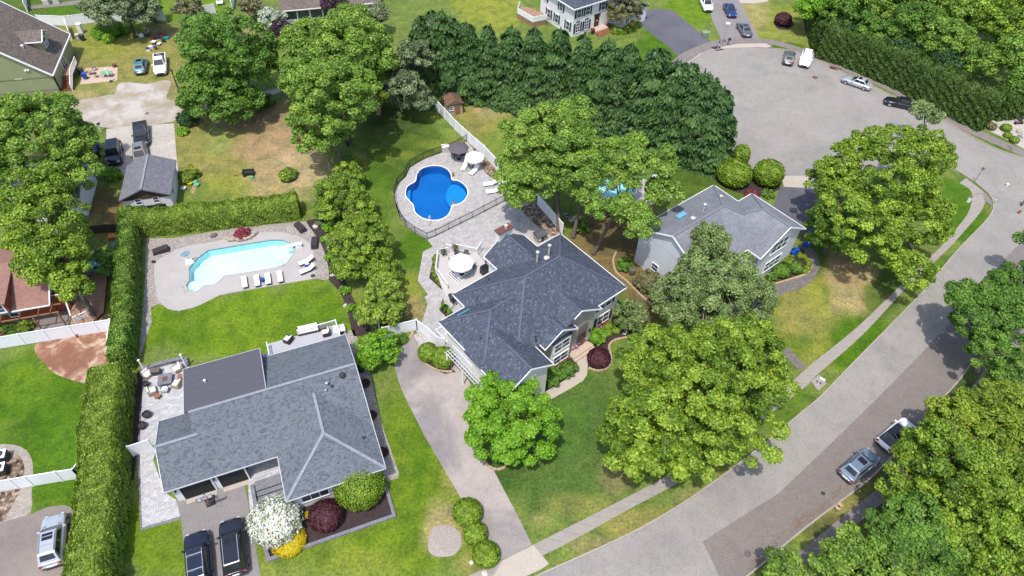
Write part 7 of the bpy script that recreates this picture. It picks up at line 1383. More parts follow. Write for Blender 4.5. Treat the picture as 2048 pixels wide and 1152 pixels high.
for x, y, lb, rr in ((296,833,"upper of the two black round pots beside the hedge bed",.42),(286,855,"lower of the two black round pots beside the hedge bed",.42),(294,772,"grey covered kettle beside the wicker chair",.33)): r_ = simple_thing("round_pot", lb, "planter" , x, y, 0, .02); a = MB(); a.lathe(0,0,[(rr*.6,0),(rr*.95,.3),(rr,.5),(rr*.86,.5),(rr*.8,.36)],18); a.build("pot", "black_metal", r_); a = MB(); a.cyl(0,0,.30,.40,rr*.8,14); a.build("soil", "dark_plastic", r_)
r_ = simple_thing("storage_box", "dark wire-sided storage box at the top of the firepit patio", "storage box", 314, 747, 12, .02); a = MB(); a.box(-.45,.45,-.3,.3,0,.6); a.build("body", "dark_plastic", r_, bevel=.03); a = MB(); a.box(-.47,.47,-.32,.32,.6,.64); a.build("lid", "rock_dark", r_)
for x, y, lb in ((292,745,"slim white lamp post at the hedge end of the patio wall"),(374,734,"slim white lamp post at the house end of the patio wall")):
    r_ = simple_thing("patio_post", lb, "post", x, y, 0, 0, "white posts at the ends of the patio wall"); a = MB(); a.box(-.06,.06,-.06,.06,0,2.1); a.build("post", "white_trim", r_); a = MB(); a.box(-.1,.1,-.1,.1,2.1,2.16); a.build("cap", "white_trim", r_)
# rear deck furniture of the ranch house
armchair("dark wicker armchair with cream cushions alone on the grey deck", 580, 690, 160, z=.68, body="wicker_dark", w_=.8); armchair("long cream outdoor sofa against the deck railing", 620, 671, -70, z=.68, body="wicker_dark", seats=3, w_=.75, cat="sofa", name="outdoor_sofa"); armchair("cream armchair at the right end of the deck", 655, 676, -160, z=.68, body="wicker_dark", w_=.8)
table("side_table", "low grey coffee table behind the sofa at the deck corner", 648, 665, 0, .4, "rock_dark", .68, (.7,.6), 23)
r_ = simple_thing("potting_bench", "white slatted potting bench on the gravel beside the deck", "bench", 681, 668, 23, 0); a = MB(); a.box(-.6,.6,-.3,.3,.7,.78); a.build("top", "white_trim", r_)
for s in (-.5,.5): a = MB(); a.box(s-.05,s+.05,-.25,.25,0,.7); a.build("leg", "white_trim", r_)
a = MB(); a.box(-.6,.6,.26,.3,.78,1.2); a.build("back", "white_trim", r_)
# portable basketball hoop on the ranch drive
r_ = simple_thing("basketball_hoop", "portable basketball hoop with a dark wheeled base in front of the garage bays", "basketball hoop", 421, 1004, -62, 0); a = MB(); a.add([(-.55,-.5,0),(.45,-.38,0),(.45,.38,0),(-.55,.5,0),(-.5,-.42,.22),(.35,-.3,.22),(.35,.3,.22),(-.5,.42,.22)], [(0,3,2,1),(4,5,6,7),(0,1,5,4),(1,2,6,5),(2,3,7,6),(3,0,4,7)]); a.build("base", "dark_plastic", r_, bevel=.05)
a = MB(); a.tube([(-.1,0,.2),(.1,0,1.6),(.25,0,2.2)], .05, 8); a.bar((.2,0,2.0), (.8,0,2.5), .05); a.bar((.2,0,1.7), (.8,0,2.2), .04); a.build("pole", "black_metal", r_)
a = MB(); a.box(.8,.84,-.62,.62,2.05,2.75); bb = a.build("backboard", "lamp_glass", r_); a = MB(); 
for p, q in (((.86,-.62,2.05),(.86,.62,2.05)),((.86,.62,2.05),(.86,.62,2.75)),((.86,.62,2.75),(.86,-.62,2.75)),((.86,-.62,2.75),(.86,-.62,2.05)),((.86,-.25,2.15),(.86,.25,2.15)),((.86,-.25,2.15),(.86,-.25,2.5)),((.86,.25,2.15),(.86,.25,2.5)),((.86,-.25,2.5),(.86,.25,2.5))): a.bar(p, q, .03)
a.build("backboard_frame", "black_metal", bb); a = MB(); torus(a, (1.08,0,2.15), .22, .015); a.build("rim", "orange", r_)
# blue pool patio things
table("dining_table", "dark table under the dark parasol", 918, 309, .55, .72); chair("dark patio chair left of the table under the dark parasol", 908, 313, 60); chair("dark patio chair right of the table under the dark parasol", 925, 314, 120)
r_ = simple_thing("storage_bench", "white storage cabinet beside the pool fence", "cabinet", 891, 303, 20, .02); a = MB(); a.box(-.5,.5,-.35,.35,0,.95); a.build("body", "rock_white", r_, bevel=.03); a = MB(); a.box(-.53,.53,-.38,.38,.95,1.0); a.build("lid", "white_trim", r_)
r_ = simple_thing("float_toy", "pale blue inflatable ring on the pool patio by the dark parasol", "pool float", 904, 302, 0, .03); a = MB(); torus(a, (0,0,.12), .35, .12); a.build("ring", "light_blue", r_, smooth=True)
table("side_table", "small round white table between the two loungers", 943, 334, .22, .45, "white_paint")
# deck things
r_ = simple_thing("outdoor_rug", "black and white geometric rug under the dining table on the deck", "rug", 923, 546, 41, 0); p = g(923, 546, D2); r_.location = (p.x, p.y, D2); a = MB(); a.box(-1.35,1.35,-1.0,1.0,.001,.012); a.build("rug", "canvas_white", r_)
a = MB()
for k, (rx, ry) in enumerate(((1.22,.88),(.98,.66))):
    for p, q in (((-rx,-ry),(rx,-ry)),((rx,-ry),(rx,ry)),((rx,ry),(-rx,ry)),((-rx,ry),(-rx,-ry))): a.bar((p[0],p[1],.014), (q[0],q[1],.014), .12, .006)
a.build("rug_border", "shutter", r_)
table("dining_table", "dark rectangular dining table under the large white parasol", 925, 537, 0, .74, "dark_plastic", D2+.013, (1.6,.95), 41)
for x, y, an, lb in ((915,551,60,"dark dining chair at the lower left of the deck table"),(931,556,110,"dark dining chair with a pale cushion at the lower right of the deck table"),(946,545,160,"dark curved dining chair at the right end of the deck table"),(905,536,10,"dark dining chair at the left end of the deck table"),(916,527,-60,"dark dining chair behind the deck table, left"),(932,524,-100,"dark dining chair behind the deck table, right")): chair(lb, x, y-3, an, z=D2+.013, seat="canvas_dark", group="dining chairs around the deck table")
r_ = simple_thing("gas_grill", "black gas grill on the deck near the house wall", "grill", 969, 552, 41, D2); a = MB(); a.box(-.5,.5,-.28,.28,.1,.85); a.build("cart", "dark_plastic", r_); a = MB(); a.box(-.45,.45,-.3,.3,.85,1.15); a.build("lid", "black_metal", r_, bevel=.08)
r_ = simple_thing("closed_parasol", "small red closed parasol leaning by the deck railing", "parasol", 972, 541, 0, D2); a = MB(); a.lathe(0,0,[(.02,.5),(.14,.9),(.1,1.4),(.02,1.9)],10); a.build("canopy", "red", r_); a = MB(); a.tube([(0,0,0),(0,0,.9)], .03, 6); a.build("pole", "steel", r_)
for x, y, lb in ((888,514,"left flower urn on the deck beside the stair opening"),(911,506,"right flower urn on the deck beside the stair opening")):
    r_ = simple_thing("flower_urn", lb, "planter", x, y+2, 0, D2, "flower urns at the deck stairs"); a = MB(); a.lathe(0,0,[(.16,0),(.1,.1),(.22,.35),(.28,.5),(.22,.5)],14); a.build("pot", "wicker_dark", r_); rs = np.random.RandomState(8); leafobj("flowers", rs.normal(size=(160, 3))*np.array([.2,.2,.15])+np.array([0,0,.68]), rs.normal(size=(160, 3)), np.full(160, .15), rs.rand(160), "leaf_brown", r_, rs=rs)
chair("dark slatted chair on the little balcony", 907, 612, 41, z=.56, seat="black_metal"); r_ = simple_thing("cafe_table", "dark small cafe table on the little balcony", "table", 902, 605, 41, .56); a = MB(); a.cyl(0,0,.66,.7,.3,14); a.build("tabletop", "dark_plastic", r_); a = MB(); a.cyl(0,0,0,.66,.04,8); a.build("leg", "black_metal", r_)
# front garden of the dark-roofed house
for x, y, lb in ((1162,682,"pink flowering planter on the right of the front stoop"),(1143,697,"pink flowering planter on the left of the front stoop")):
    r_ = simple_thing("flower_planter", lb, "planter", x, y, 0, .36, "pink planters on the front stoop"); a = MB(); a.lathe(0,0,[(.18,0),(.26,.35),(.22,.35)],12); a.build("pot", "terracotta", r_); rs = np.random.RandomState(9); leafobj("flowers", rs.normal(size=(380, 3))*np.array([.26,.26,.2])+np.array([0,0,.62]), rs.normal(size=(380, 3)), np.full(380, .16), rs.rand(380), "leaf_pink", r_, rs=rs)
def edging(label, pts, closed=False):
    P_ = smooth_line(px(pts), 5); n = max(3, int(sum((a-b).length for a, b in zip(P_, P_[1:]))/.4)); Q_ = resample(P_, n); o = Q_[0]; root = empty("bed_edging", tuple(o), 0, label, "garden edging"); a = MB()
    for p, q in zip(Q_, Q_[1:]): d = (q-p)*.46; m_ = (p+q)/2-o; a.bar(m_-d+Vector((0,0,.07)), m_+d+Vector((0,0,.07)), .24, .14)
    a.build("stones", "edging_stone", root); return root
edging("curved pale stone edging of the bed right of the front walk", [cb(1810,490),cb(1740,512),cb(1650,530),cb(1600,562),cb(1585,600),cb(1600,650),cb(1605,700),cb(1590,760),cb(1540,798),cb(1470,805),cb(1405,782)])
edging("curved stone edging in front of the two driveway bushes", [(838,692),(842,715),(856,732),(880,742),(905,744)]); edging("stone edging under the vivid green tree", [(962,905),(970,925),(985,938),(1005,938),(1014,928)]); edging("stone edging by the white gate beside the driveway", [(826,664),(820,676),(806,688)])
edging("low dark stone edging winding past the big grey-brown bush", [(1232,505),(1226,522),(1232,545),(1250,560),(1275,585),(1298,606),(1312,622)]); edging("curved stone edging of the grey house bed", [(1550,568),(1578,560),(1602,553),(1616,545),(1624,530)])
# rocks
def rock(label, x, y, r, m="rock", h=None, z=0, name="rock", sd=1, cat="rock", group=None):
    r_ = simple_thing(name, label, cat, x, y, sd*40, z, group); a = MB(); a.sphere((0,0,(h or r)*.4), r, 1.2, .85, (h or r)/r*.8, 9, 6, .13, random.Random(sd)); a.build("stone", m, r_); return r_
for i, (x, y, r, m_, lb) in enumerate([(348,752,.45,"rock_dark","x"),(346,383,.2,"rock","x")][:0]): pass
rock("dark boulder at the lower edge of the bare earth patch", 183, 753, .45, "rock_dark", sd=3); rock("white rock in the mulch bed beside the sage plant", 631, 455, .32, "rock_white", sd=4); rock("white rock at the narrow part of the mulch bed", 665, 551, .26, "rock_white", sd=5); rock("white rock at the lawn edge of the mulch bed", 691, 612, .24, "rock_white", sd=6); rock("pale rock at the lower end of the mulch bed", 719, 648, .3, "rock", sd=7)
rock("pale rock in the bed right of the front steps", 1248, 668, .22, "rock_white", sd=8); rock("brown boulder in the white gravel by the bench", 2037, 265, .4, "rock", sd=9); rock("grey stones at the left of the waterfall", 428, 472, .4, "rock_dark", .25, sd=10); rock("white stone behind the round bush at the front corner", 970, 1148, .3, "rock_white", .15, sd=12)
wt = simple_thing("rock_waterfall", "pale stacked rock waterfall at the back edge of the pale pool", "rock feature", 482, 480, 10, .016); rs_ = random.Random(5)
for i, (x, y, s) in enumerate(((-2.2,.3,.4),(-1.6,0,.5),(-.9,.15,.45),(-.2,-.05,.55),(.6,.0,.5),(1.3,.1,.4),(1.9,.5,.35),(2.1,.9,.45))): a = MB(); a.sphere((x*.72,y,.22), s*.85, 1.2, .7, .6, 8, 5, .15, rs_); a.build("stone", "rock", wt)
pl = simple_thing("utility_cover", "white round electric cover beside the round bushes", "utility cover", 943, 1126, 0, 0); a = MB(); a.sphere((0,0,.12), .22, 1, 1, .8, 12, 6); a.build("cover", "rock_white", pl)
ub = simple_thing("utility_box", "pale green utility box between the middle and bottom round bushes", "utility box", 960, 1092, 25, 0); a = MB(); a.box(-.45,.45,-.3,.3,0,.7); a.build("body", "green_box", ub, bevel=.05); a = MB(); a.box(-.46,.46,-.31,.31,.55,.6); a.build("lid_seam", "dark_green", ub)
ub = simple_thing("utility_box", "pale green transformer box on the lawn beside the black driveway", "utility box", 1409, 73, 20, 0); a = MB(); a.box(-.55,.55,-.5,.5,0,.9); a.build("body", "green_box", ub, bevel=.05); a = MB(); a.box(.75,.95,-.1,.1,0,.8); a.build("pedestal", "rock_white", ub)
# street furniture
lp = simple_thing("lamp_post", "thin grey street lamp with a square white head near the cul-de-sac mailboxes", "street lamp", 1444.5, 90, 0, 0); a = MB(); a.tube([(0,0,0),(0,0,3.9)], [.06,.04], 8); a.build("pole", "steel", lp); a = MB(); a.box(-.35,.35,-.3,.3,3.9,4.05); a.build("lamp_head", "lamp_glass", lp, bevel=.03)
def mailbox(label, x, y, ang, post="white_trim", box="white_paint", z=0, h=1.1):
    r_ = simple_thing("mailbox", label, "mailbox", x, y, ang, z); a = MB(); a.box(-.05,.05,-.05,.05,0,h+.1); a.build("post", post, r_); a = MB(); a.box(-.1,.4,-.05,.05,h-.15,h-.05); a.build("arm", post, r_); a = MB(); pr = [(-.11,0),(.11,0),(.11,.14),(.06,.21),(-.06,.21),(-.11,.14)]; vs = [(x_, y_, h+z_) for x_ in (-.1,.42) for y_, z_ in pr]; a.add(vs, [tuple(range(6))[::-1], tuple(range(6, 12))]+[(i, (i+1) % 6, (i+1) % 6+6, i+6) for i in range(6)]); a.build("box", box, r_); a = MB(); a.box(.05,.2,.11,.125,h+.08,h+.26); a.build("flag", "red", r_); return r_
mailbox("white post mailbox with black number plates on its kerbside pad", 1634, 770, -40, z=.03)
mailbox("black mailbox on a black post near the street lamp", 1455, 90, -60, "black_metal", "black_metal"); mailbox("white mailbox post left of the street lamp", 1436, 96, -100, "white_trim", "dark_plastic"); mailbox("mailbox on a white post where the gravel lane meets the rough bush", 358, 250, 80, "white_trim", "dark_plastic"); mailbox("mailbox on a white post at the left edge of the gravel parking", 202, 263, 80, "white_trim", "dark_plastic")
a = MB()
sg = simple_thing("street_sign_post", "slim dark sign post on the corner grass by the ramp", "sign post", 1948, 365, 40, 0); a.tube([(0,0,0),(0,0,2.6)], .035, 8); a.build("post", "rust", sg); a = MB(); a.box(-.02,.02,-.2,.2,2.2,2.6); a.build("sign_plate", "steel", sg)
sg = simple_thing("street_sign", "green-topped street name sign on a pale post by the white gravel", "street sign", 2020, 302, 30, 0); a = MB(); a.tube([(0,0,0),(0,0,2.9)], .035, 8); a.build("post", "steel", sg); a = MB(); a.box(-.45,.45,-.015,.015,2.7,2.9); a.build("sign_plate", "green_box", sg); a = MB(); a.box(-.015,.015,-.45,.45,2.5,2.7); a.build("sign_plate", "green_box", sg)
sg = simple_thing("leaning_marker", "pale green marker post leaning on the kerb of the corner", "marker post", 1979, 419, 45, 0); a = MB(); a.tube([(0,0,0),(.5,.1,1.3)], .05, 7); a.build("post", "green_box", sg); a = MB(); a.sphere((.52,.1,1.33), .07); a.build("cap", "white_trim", sg)
sg = simple_thing("utility_cabinet", "small white cabinet on the corner lawn", "utility box", 1936, 404, 30, 0); a = MB(); a.box(-.2,.2,-.15,.15,0,.9); a.build("body", "white_trim", sg); a = MB(); a.box(-.23,.23,-.18,.18,.9,.95); a.build("lid", "rock_dark", sg)
pole = simple_thing("utility_pole", "dark leaning timber pole beside the big maple", "pole", 366, 203, 0, 0); a = MB(); a.tube([(0,0,0),(0,0,5.4)], [.13,.09], 9); a.build("post", "bark_dark", pole); a = MB(); a.box(-.3,.3,-.03,.03,5.1,5.2); a.build("crossarm", "bark_dark", pole)
def cover(label, x, y, r, z=.011, m="rust", name="manhole_cover"): r_ = simple_thing(name, label, "manhole cover", x, y, 0, z); a = MB(); a.cyl(0,0,0,.012,r,20); a.build("frame", "concrete_dark", r_); a = MB(); a.cyl(0,0,.012,.018,r*.8,18); a.build("lid", m, r_); return r_
cover("rusty manhole cover in the cul-de-sac", 1630, 155, .55, .007); cover("manhole cover in the dark lane near the bottom edge", 1495, 1108, .42, .012, "rock_dark"); cover("small round grate in a pale square near the kerb", 1646, 987, .25, .012, "dark_plastic"); cover("small iron lid in the gravel lane", 294, 227, .3, .012, "rock_dark")
r_ = simple_thing("drain_patch", "pale square concrete patch around the small grate", "road patch", 1646, 987, 40, .0115); r_["kind"] = "structure"; bpy.data.objects.remove(r_)
sd_ = simple_thing("storm_drain", "rusty storm drain inlet in the kerb by the silver sedan", "storm drain", 1671, 137, -28, 0); a = MB(); a.box(-1.0,1.0,-.25,.25,0,.16); a.build("inlet_hood", "rust", sd_); a = MB(); a.box(-.9,.9,-.5,-.26,.008,.03); a.build("grate", "black_metal", sd_)
for x, y, lb in ((1676,889.5,"upper of the two pale cut logs on the verge by the kerb"),(1677,885,"x")): pass
for i, (x, y, lb) in enumerate(((1678,1012,"upper pale cut stump on the street verge"),(1674.5,1017,"lower pale cut stump on the street verge"))): r_ = simple_thing("cut_log", lb, "log", x, y, 0, 0); a = MB(); a.cyl(0,0,0,.2,.28,14); a.build("log", "bark", r_); a = MB(); a.cyl(0,0,.2,.212,.26,14); a.build("cut_face", "wood_pale", r_)
def litter(label, x, y, rx, ry, ang, m="leaf_litter", n=260, z=.02, ls=.08):
    r_ = simple_thing("leaf_litter", label, "litter", x, y, ang, z); rs = np.random.RandomState(int(x)); P = np.stack([rs.normal(size=n)*rx, rs.normal(size=n)*ry, rs.uniform(0,.015,n)], 1); N = np.stack([rs.normal(size=n)*.15, rs.normal(size=n)*.15, np.ones(n)], 1); o = leafobj("leaves", P, N, np.full(n, ls), rs.rand(n), m, r_, rs=rs); r_["kind"] = "stuff"; return r_
for i, (x, y, m_) in enumerate(((1612,1036,1),(1596,1046,1),(1558,1078,1),(1642,1016,1),(1676,983,1),(1515,1128,1))): litter(["brown leaf litter along the lower kerb, middle drift","brown leaf litter along the lower kerb, second drift","largest rusty leaf drift in the gutter","thin leaf drift near the cut stumps","thin leaf drift near the parked crossover","leaf drift at the bottom edge of the street"][i], x, y, .7, .22, 42, "leaf_litter", 150)
# person and things at the right edge
bl = simple_thing("bucket", "white bucket standing alone in the street near the corner", "bucket", 2013, 372, 0, .008); a = MB(); a.lathe(0,0,[(.15,0),(.2,.38),(.17,.38)],14); a.build("pail", "white_paint", bl); a = MB(); torus(a, (0,0,.38), .2, .012); a.build("rim", "rock_dark", bl)
def person(label, x, y, ang, P, Rr, parts, headp, hairc="hair", z=.008):
    r_ = simple_thing("person", label, "person", x, y, ang, z); me = bpy.data.meshes.new("body"); V, E = P; me.from_pydata(V, E, []); o = bpy.data.objects.new("body", me); COL.objects.link(o); o.parent = r_
    me.materials.append(MATS["skin"]); m = o.modifiers.new("skin", 'SKIN'); 
    for i, r in enumerate(Rr): me.skin_vertices[0].data[i].radius = (r, r)
    me.skin_vertices[0].data[0].use_root = True; s = o.modifiers.new("sub", 'SUBSURF'); s.levels = 1; s.render_levels = 2; return r_, o
V = [(0,0,.92),(0,0,1.15),(0,0,1.38),(0,0,1.50),(0.02,0,1.62),(0.03,0,1.72),(0,.10,.88),(.12,.11,.48),(.0,.11,.09),(.15,.12,.05),(0,-.10,.88),(.02,-.11,.48),(-.1,-.11,.09),(.05,-.12,.05),(0,.19,1.40),(.05,.24,1.14),(.22,.2,.95),(.28,.19,.88),(0,-.19,1.40),(.08,-.24,1.14),(.28,-.18,1.05),(.34,-.17,1.0)]
Ed = [(0,1),(1,2),(2,3),(3,4),(4,5),(0,6),(6,7),(7,8),(8,9),(0,10),(10,11),(11,12),(12,13),(2,14),(14,15),(15,16),(16,17),(2,18),(18,19),(19,20),(20,21)]
Ra = [.13,.13,.14,.055,.095,.085,.09,.065,.045,.04,.09,.065,.045,.04,.06,.045,.035,.035,.06,.045,.035,.035]
me = None
if True:
    bpy_sk = True
    r_ = simple_thing("person", "person in a red shirt and blue jeans at the right edge of the street", "person", 2043, 411, 160, .008)
    def skin(name, V, E, Rr, m, parent):
        me = bpy.data.meshes.new(name); me.from_pydata(V, E, []); o = bpy.data.objects.new(name, me); COL.objects.link(o); o.parent = parent; me.materials.append(MATS[m]); md = o.modifiers.new("skin", 'SKIN'); md.use_smooth_shade = True
        if not me.skin_vertices: me.skin_vertices.new() if hasattr(me.skin_vertices, "new") else None
        for i, rr in enumerate(Rr): me.skin_vertices[0].data[i].radius = (rr, rr)
        me.skin_vertices[0].data[0].use_root = True; s = o.modifiers.new("sub", 'SUBSURF'); s.levels = s.render_levels = 1; return o
    skin("body", V, Ed, Ra, "skin", r_)
    skin("shirt", [V[i] for i in (0,1,2,14,15,18,19)], [(0,1),(1,2),(2,3),(3,4),(2,5),(5,6)], [.15,.155,.165,.08,.06,.08,.06], "red", r_)
    skin("jeans", [V[i] for i in (0,6,7,8,10,11,12)], [(0,1),(1,2),(2,3),(0,4),(4,5),(5,6)], [.155,.115,.085,.065,.115,.085,.065], "denim", r_)
    a = MB(); a.sphere((.01,0,1.72), .125, 1, .95, .85, 12, 8); a.build("hair", "hair", r_)
    for s, i in ((1, 9), (-1, 13)): a = MB(); p = V[i]; a.box(p[0]-.2, p[0]+.08, p[1]-.05, p[1]+.05, 0, .09); a.build("shoe", "rubber", r_, bevel=.02)
kb = simple_thing("ride_on_toy", "small red child's ride-on lying in the street below the person", "ride-on toy", 2038, 425, 40, .008); a = MB(); a.box(-.35,.35,-.12,.12,.1,.22); a.build("deck", "red", kb, bevel=.04)
for x_ in (-.24,.24):
    for y_ in (-.12,.12): a = MB(); a.tube([(x_,y_-.03,.07),(x_,y_+.03,.07)], .07, 10); a.build("wheel", "rubber", kb)
# garden furniture & clutter of the gravel yard
def bin_(label, x, y, m, h=1.05, w_=.58, ang=0, group=None):
    r_ = simple_thing("wheelie_bin", label, "garbage bin", x, y, ang, 0, group); a = MB(); b_ = w_/2; a.add([(-b_*.8,-b_*.8,.06),(b_*.8,-b_*.8,.06),(b_*.8,b_*.8,.06),(-b_*.8,b_*.8,.06),(-b_,-b_,h),(b_,-b_,h),(b_,b_,h),(-b_,b_,h)], [(0,3,2,1),(4,5,6,7),(0,1,5,4),(1,2,6,5),(2,3,7,6),(3,0,4,7)]); a.build("body", m, r_); a = MB(); a.box(-b_-.03,b_+.03,-b_-.05,b_+.03,h,h+.07); a.build("lid", m, r_, bevel=.03)
    for s in (-1,1): a = MB(); a.tube([(s*b_*.8,b_*.85,.1),(s*(b_*.8+.06),b_*.85,.1)], .1, 10); a.build("wheel", "rubber", r_)
    return r_
bin_("blue wheelie bin beside the left trees", 197, 300, "blue_plastic"); bin_("grey wheelie bin right below the blue one beside the left trees", 193, 308, "rock_dark"); bin_("dark bin lowest by the left trees", 196, 315, "dark_plastic")
bin_("bright blue bin on the brick patio of the green house", 172, 158, "blue_plastic", .95); bin_("black round grill bin at the left corner of the brick patio", 164, 149, "dark_plastic", 1.0, .7)
bin_("tall pale grey bin near the white fence by the pine", 164, 66, "white_trim", 1.6, .75); bin_("dark bin in front of the pale grey tall bin", 167, 81, "dark_plastic", .9); bin_("short pale grey bin beside the dark bin", 158, 79, "rock_white", .9)
bin_("dark green round compost bin on the gravel beside the ranch roof", 722, 742, "dark_green", .9, .75)
bin_("small blue bin by the stairs of the green house", 152, 128, "blue_plastic", .8, .45)
parasol("closed white parasol standing on the brick patio", (211,138), 2.4, .16, "canvas_white", lift=1.6, valance=False, vent_=False, n=6); table("patio_table", "green and white patio table on the brick patio", 216, 153, 0, .7, "green_plastic", .02, (1.6,.9), 8, "wood"); table("kettle_grill", "black kettle grill in the middle of the brick patio", 193, 155, .3, .75, "black_metal"); table("camp_table", "small grey table at the back of the brick patio", 190, 141, 0, .6, "rock_dark", .02, (.7,.4), 60); chair("tan folding chair on the brick patio", 181, 149, 60, "wood_pale", "wood")
r_ = simple_thing("barrel_planter", "dark half barrel planter at the corner of the brick patio", "planter", 230, 134, 0, .02); a = MB(); a.lathe(0,0,[(.28,0),(.36,.3),(.32,.5),(.28,.5)],16); a.build("barrel", "rust", r_); a = MB(); a.cyl(0,0,.38,.44,.28,12); a.build("soil", "dark_plastic", r_)
rs_ = random.Random(12); cl = ["white_paint","dark_plastic","rock_white","light_red","blue_plastic","wood","teal","rust","rock_dark","white_paint","terracotta","white_paint","dark_green","rock_dark"]
JK = [(283,73),(295,72),(293,64),(306,80),(315,77),(325,74),(333,78),(309,88),(319,90),(302,97),(312,99),(297,102),(328,84),(320,68)]
JL = ["white bucket left end of the junk pile","white plastic crate near the dark cushion","dark round tub at the back of the junk pile","dark red box in the junk pile","blue tote in the junk pile","wooden crate in the junk pile","teal tub at the front of the junk pile","rusty box in the middle of the junk pile","grey case in the middle of the junk pile","white sheet-covered box near the truck bed","clay coloured box by the truck","white jug in front of the junk pile","dark green crate right side of the junk pile","grey tub at the upper right of the junk pile"]
for (x, y), m_, lb in zip(JK, cl, JL): r_ = simple_thing("junk_box", lb, "box", x, y, rs_.uniform(0, 90), 0); a = MB(); s1, s2, h_ = rs_.uniform(.2,.42), rs_.uniform(.15,.35), rs_.uniform(.25,.6); a.box(-s1,s1,-s2,s2,0,h_); a.build("body", m_, r_, bevel=.04); a = MB(); a.box(-s1-.02,s1+.02,-s2-.02,s2+.02,h_,h_+.04); a.build("lid", rs_.choice(cl), r_)
cart = simple_thing("garden_cart", "green garden cart with a long dark handle on the dry lawn", "cart", 498, 349, 10, 0); a = MB(); a.box(-.75,.75,-.4,.4,.3,.36); a.box(-.75,-.7,-.4,.4,.36,.62); a.box(.7,.75,-.4,.4,.36,.62); a.box(-.75,.75,-.42,-.38,.36,.62); a.box(-.75,.75,.38,.42,.36,.62); a.build("bed", "dark_green", cart); a = MB(); a.bar((-.75,0,.4), (-2.0,-.3,.15), .06); a.build("handle", "rust", cart)
for x_ in (-.5,.5):
    for y_ in (-.48,.48): a = MB(); a.tube([(x_,y_-.05,.22),(x_,y_+.05,.22)], .22, 12); a.build("wheel", "rubber", cart)
a = MB(); a.box(.3,.8,-.85,-.5,0,.22); tag(a.build("tray", "green_plastic"), "mint green plastic tray lying beside the garden cart", "tray").location = cart.location
ys = simple_thing("lumber_pile", "pale boards and toys lying on the grass right of the garage", "lumber pile", 387, 380, 95, 0)
for k in range(4): a = MB(); a.box(-.9+k*.1,1.0+k*.05,-.3+k*.14,-.2+k*.14,0,.06+.05*(k % 2)); a.build("board", "wood_pale", ys)
for i, (x, y, m_, lb) in enumerate(((381,369,"yellow","yellow plastic toy beside the boards"),(390,366,"green_plastic","mint green round tub behind the boards"),(394,372,"green_plastic","second mint green tub right of the boards"),(368,379,"rock_white","white folded chair near the garage corner"),(356,368,"orange","orange tub against the garage wall"))): r_ = simple_thing("garden_tub", lb, "tub", x, y, 0, 0); a = MB(); a.lathe(0,0,[(.25,0),(.36,.3),(.32,.3)],14); a.build("tub", m_, r_); a = MB(); torus(a, (0,0,.3), .35, .02); a.build("rim", m_, r_)
# play things by the narrow hedge and on the timber deck
ps = simple_thing("play_slide", "orange toddler climber with a blue slide beside the narrow hedge", "play set", 233, 490, -80, 0)
for x_ in (-.5,.1):
    for y_ in (-.45,.45): a = MB(); a.box(x_-.06,x_+.06,y_-.06,y_+.06,0,1.4); a.build("post", "orange", ps)
a = MB(); a.box(-.55,.15,-.5,.5,.65,.72); a.build("platform", "terracotta", ps); a = MB(); a.bar((-.2,-.5,1.35), (-.2,.5,1.35), .7, .08); a.build("arch", "orange", ps); a = MB(); a.bar((.15,0,.7), (1.5,0,.08), .5, .06); a.bar((.15,-.26,.8), (1.5,-.26,.18), .06, .12); a.bar((.15,.26,.8), (1.5,.26,.18), .06, .12); a.build("slide", "light_blue", ps)
r_ = table("water_table", "large round grey-blue tub table on the timber deck", 182, 553, .75, .5, "rock_dark", .41); r_ = table("water_table", "bright teal round water table on the timber deck", 203, 551, .45, .5, "teal", .41)
r_ = simple_thing("garden_tub", "blue round tub at the foot of the small green tree", "tub", 229, 548, 0, 0); a = MB(); a.lathe(0,0,[(.3,0),(.42,.3),(.38,.3)],14); a.build("tub", "teal", r_); a = MB(); torus(a, (0,0,.3), .4, .02); a.build("rim", "teal", r_)
armchair("weathered wooden lounge chair on the timber deck", 181, 582, -50, z=.41, cush="wood_pale", body="wood", w_=.6, name="deck_chair"); r_ = table("sandbox", "grey-blue sandbox at the edge of the timber deck", 190, 531, 0, .3, "light_blue", 0, (1.8,1.0), 15)
r_ = simple_thing("nest_swing", "dark round nest swing with a red pillow beside the oak trunk", "swing", 698, 288, 0, 0); a = MB(); torus(a, (0,0,.95), .85, .14, 'x', 24); a.build("ring", "dark_plastic", r_); a = MB(); a.box(-.2,.2,.1,.5,.9,1.1) ; a.sphere((0,.45,1.5), .25, 1, 1.4, .6); a.build("pillow", "red", r_); a = MB(); a.bar((0,-.9,.2), (0,.9,.2), .3, .1); a.build("base", "dark_plastic", r_)
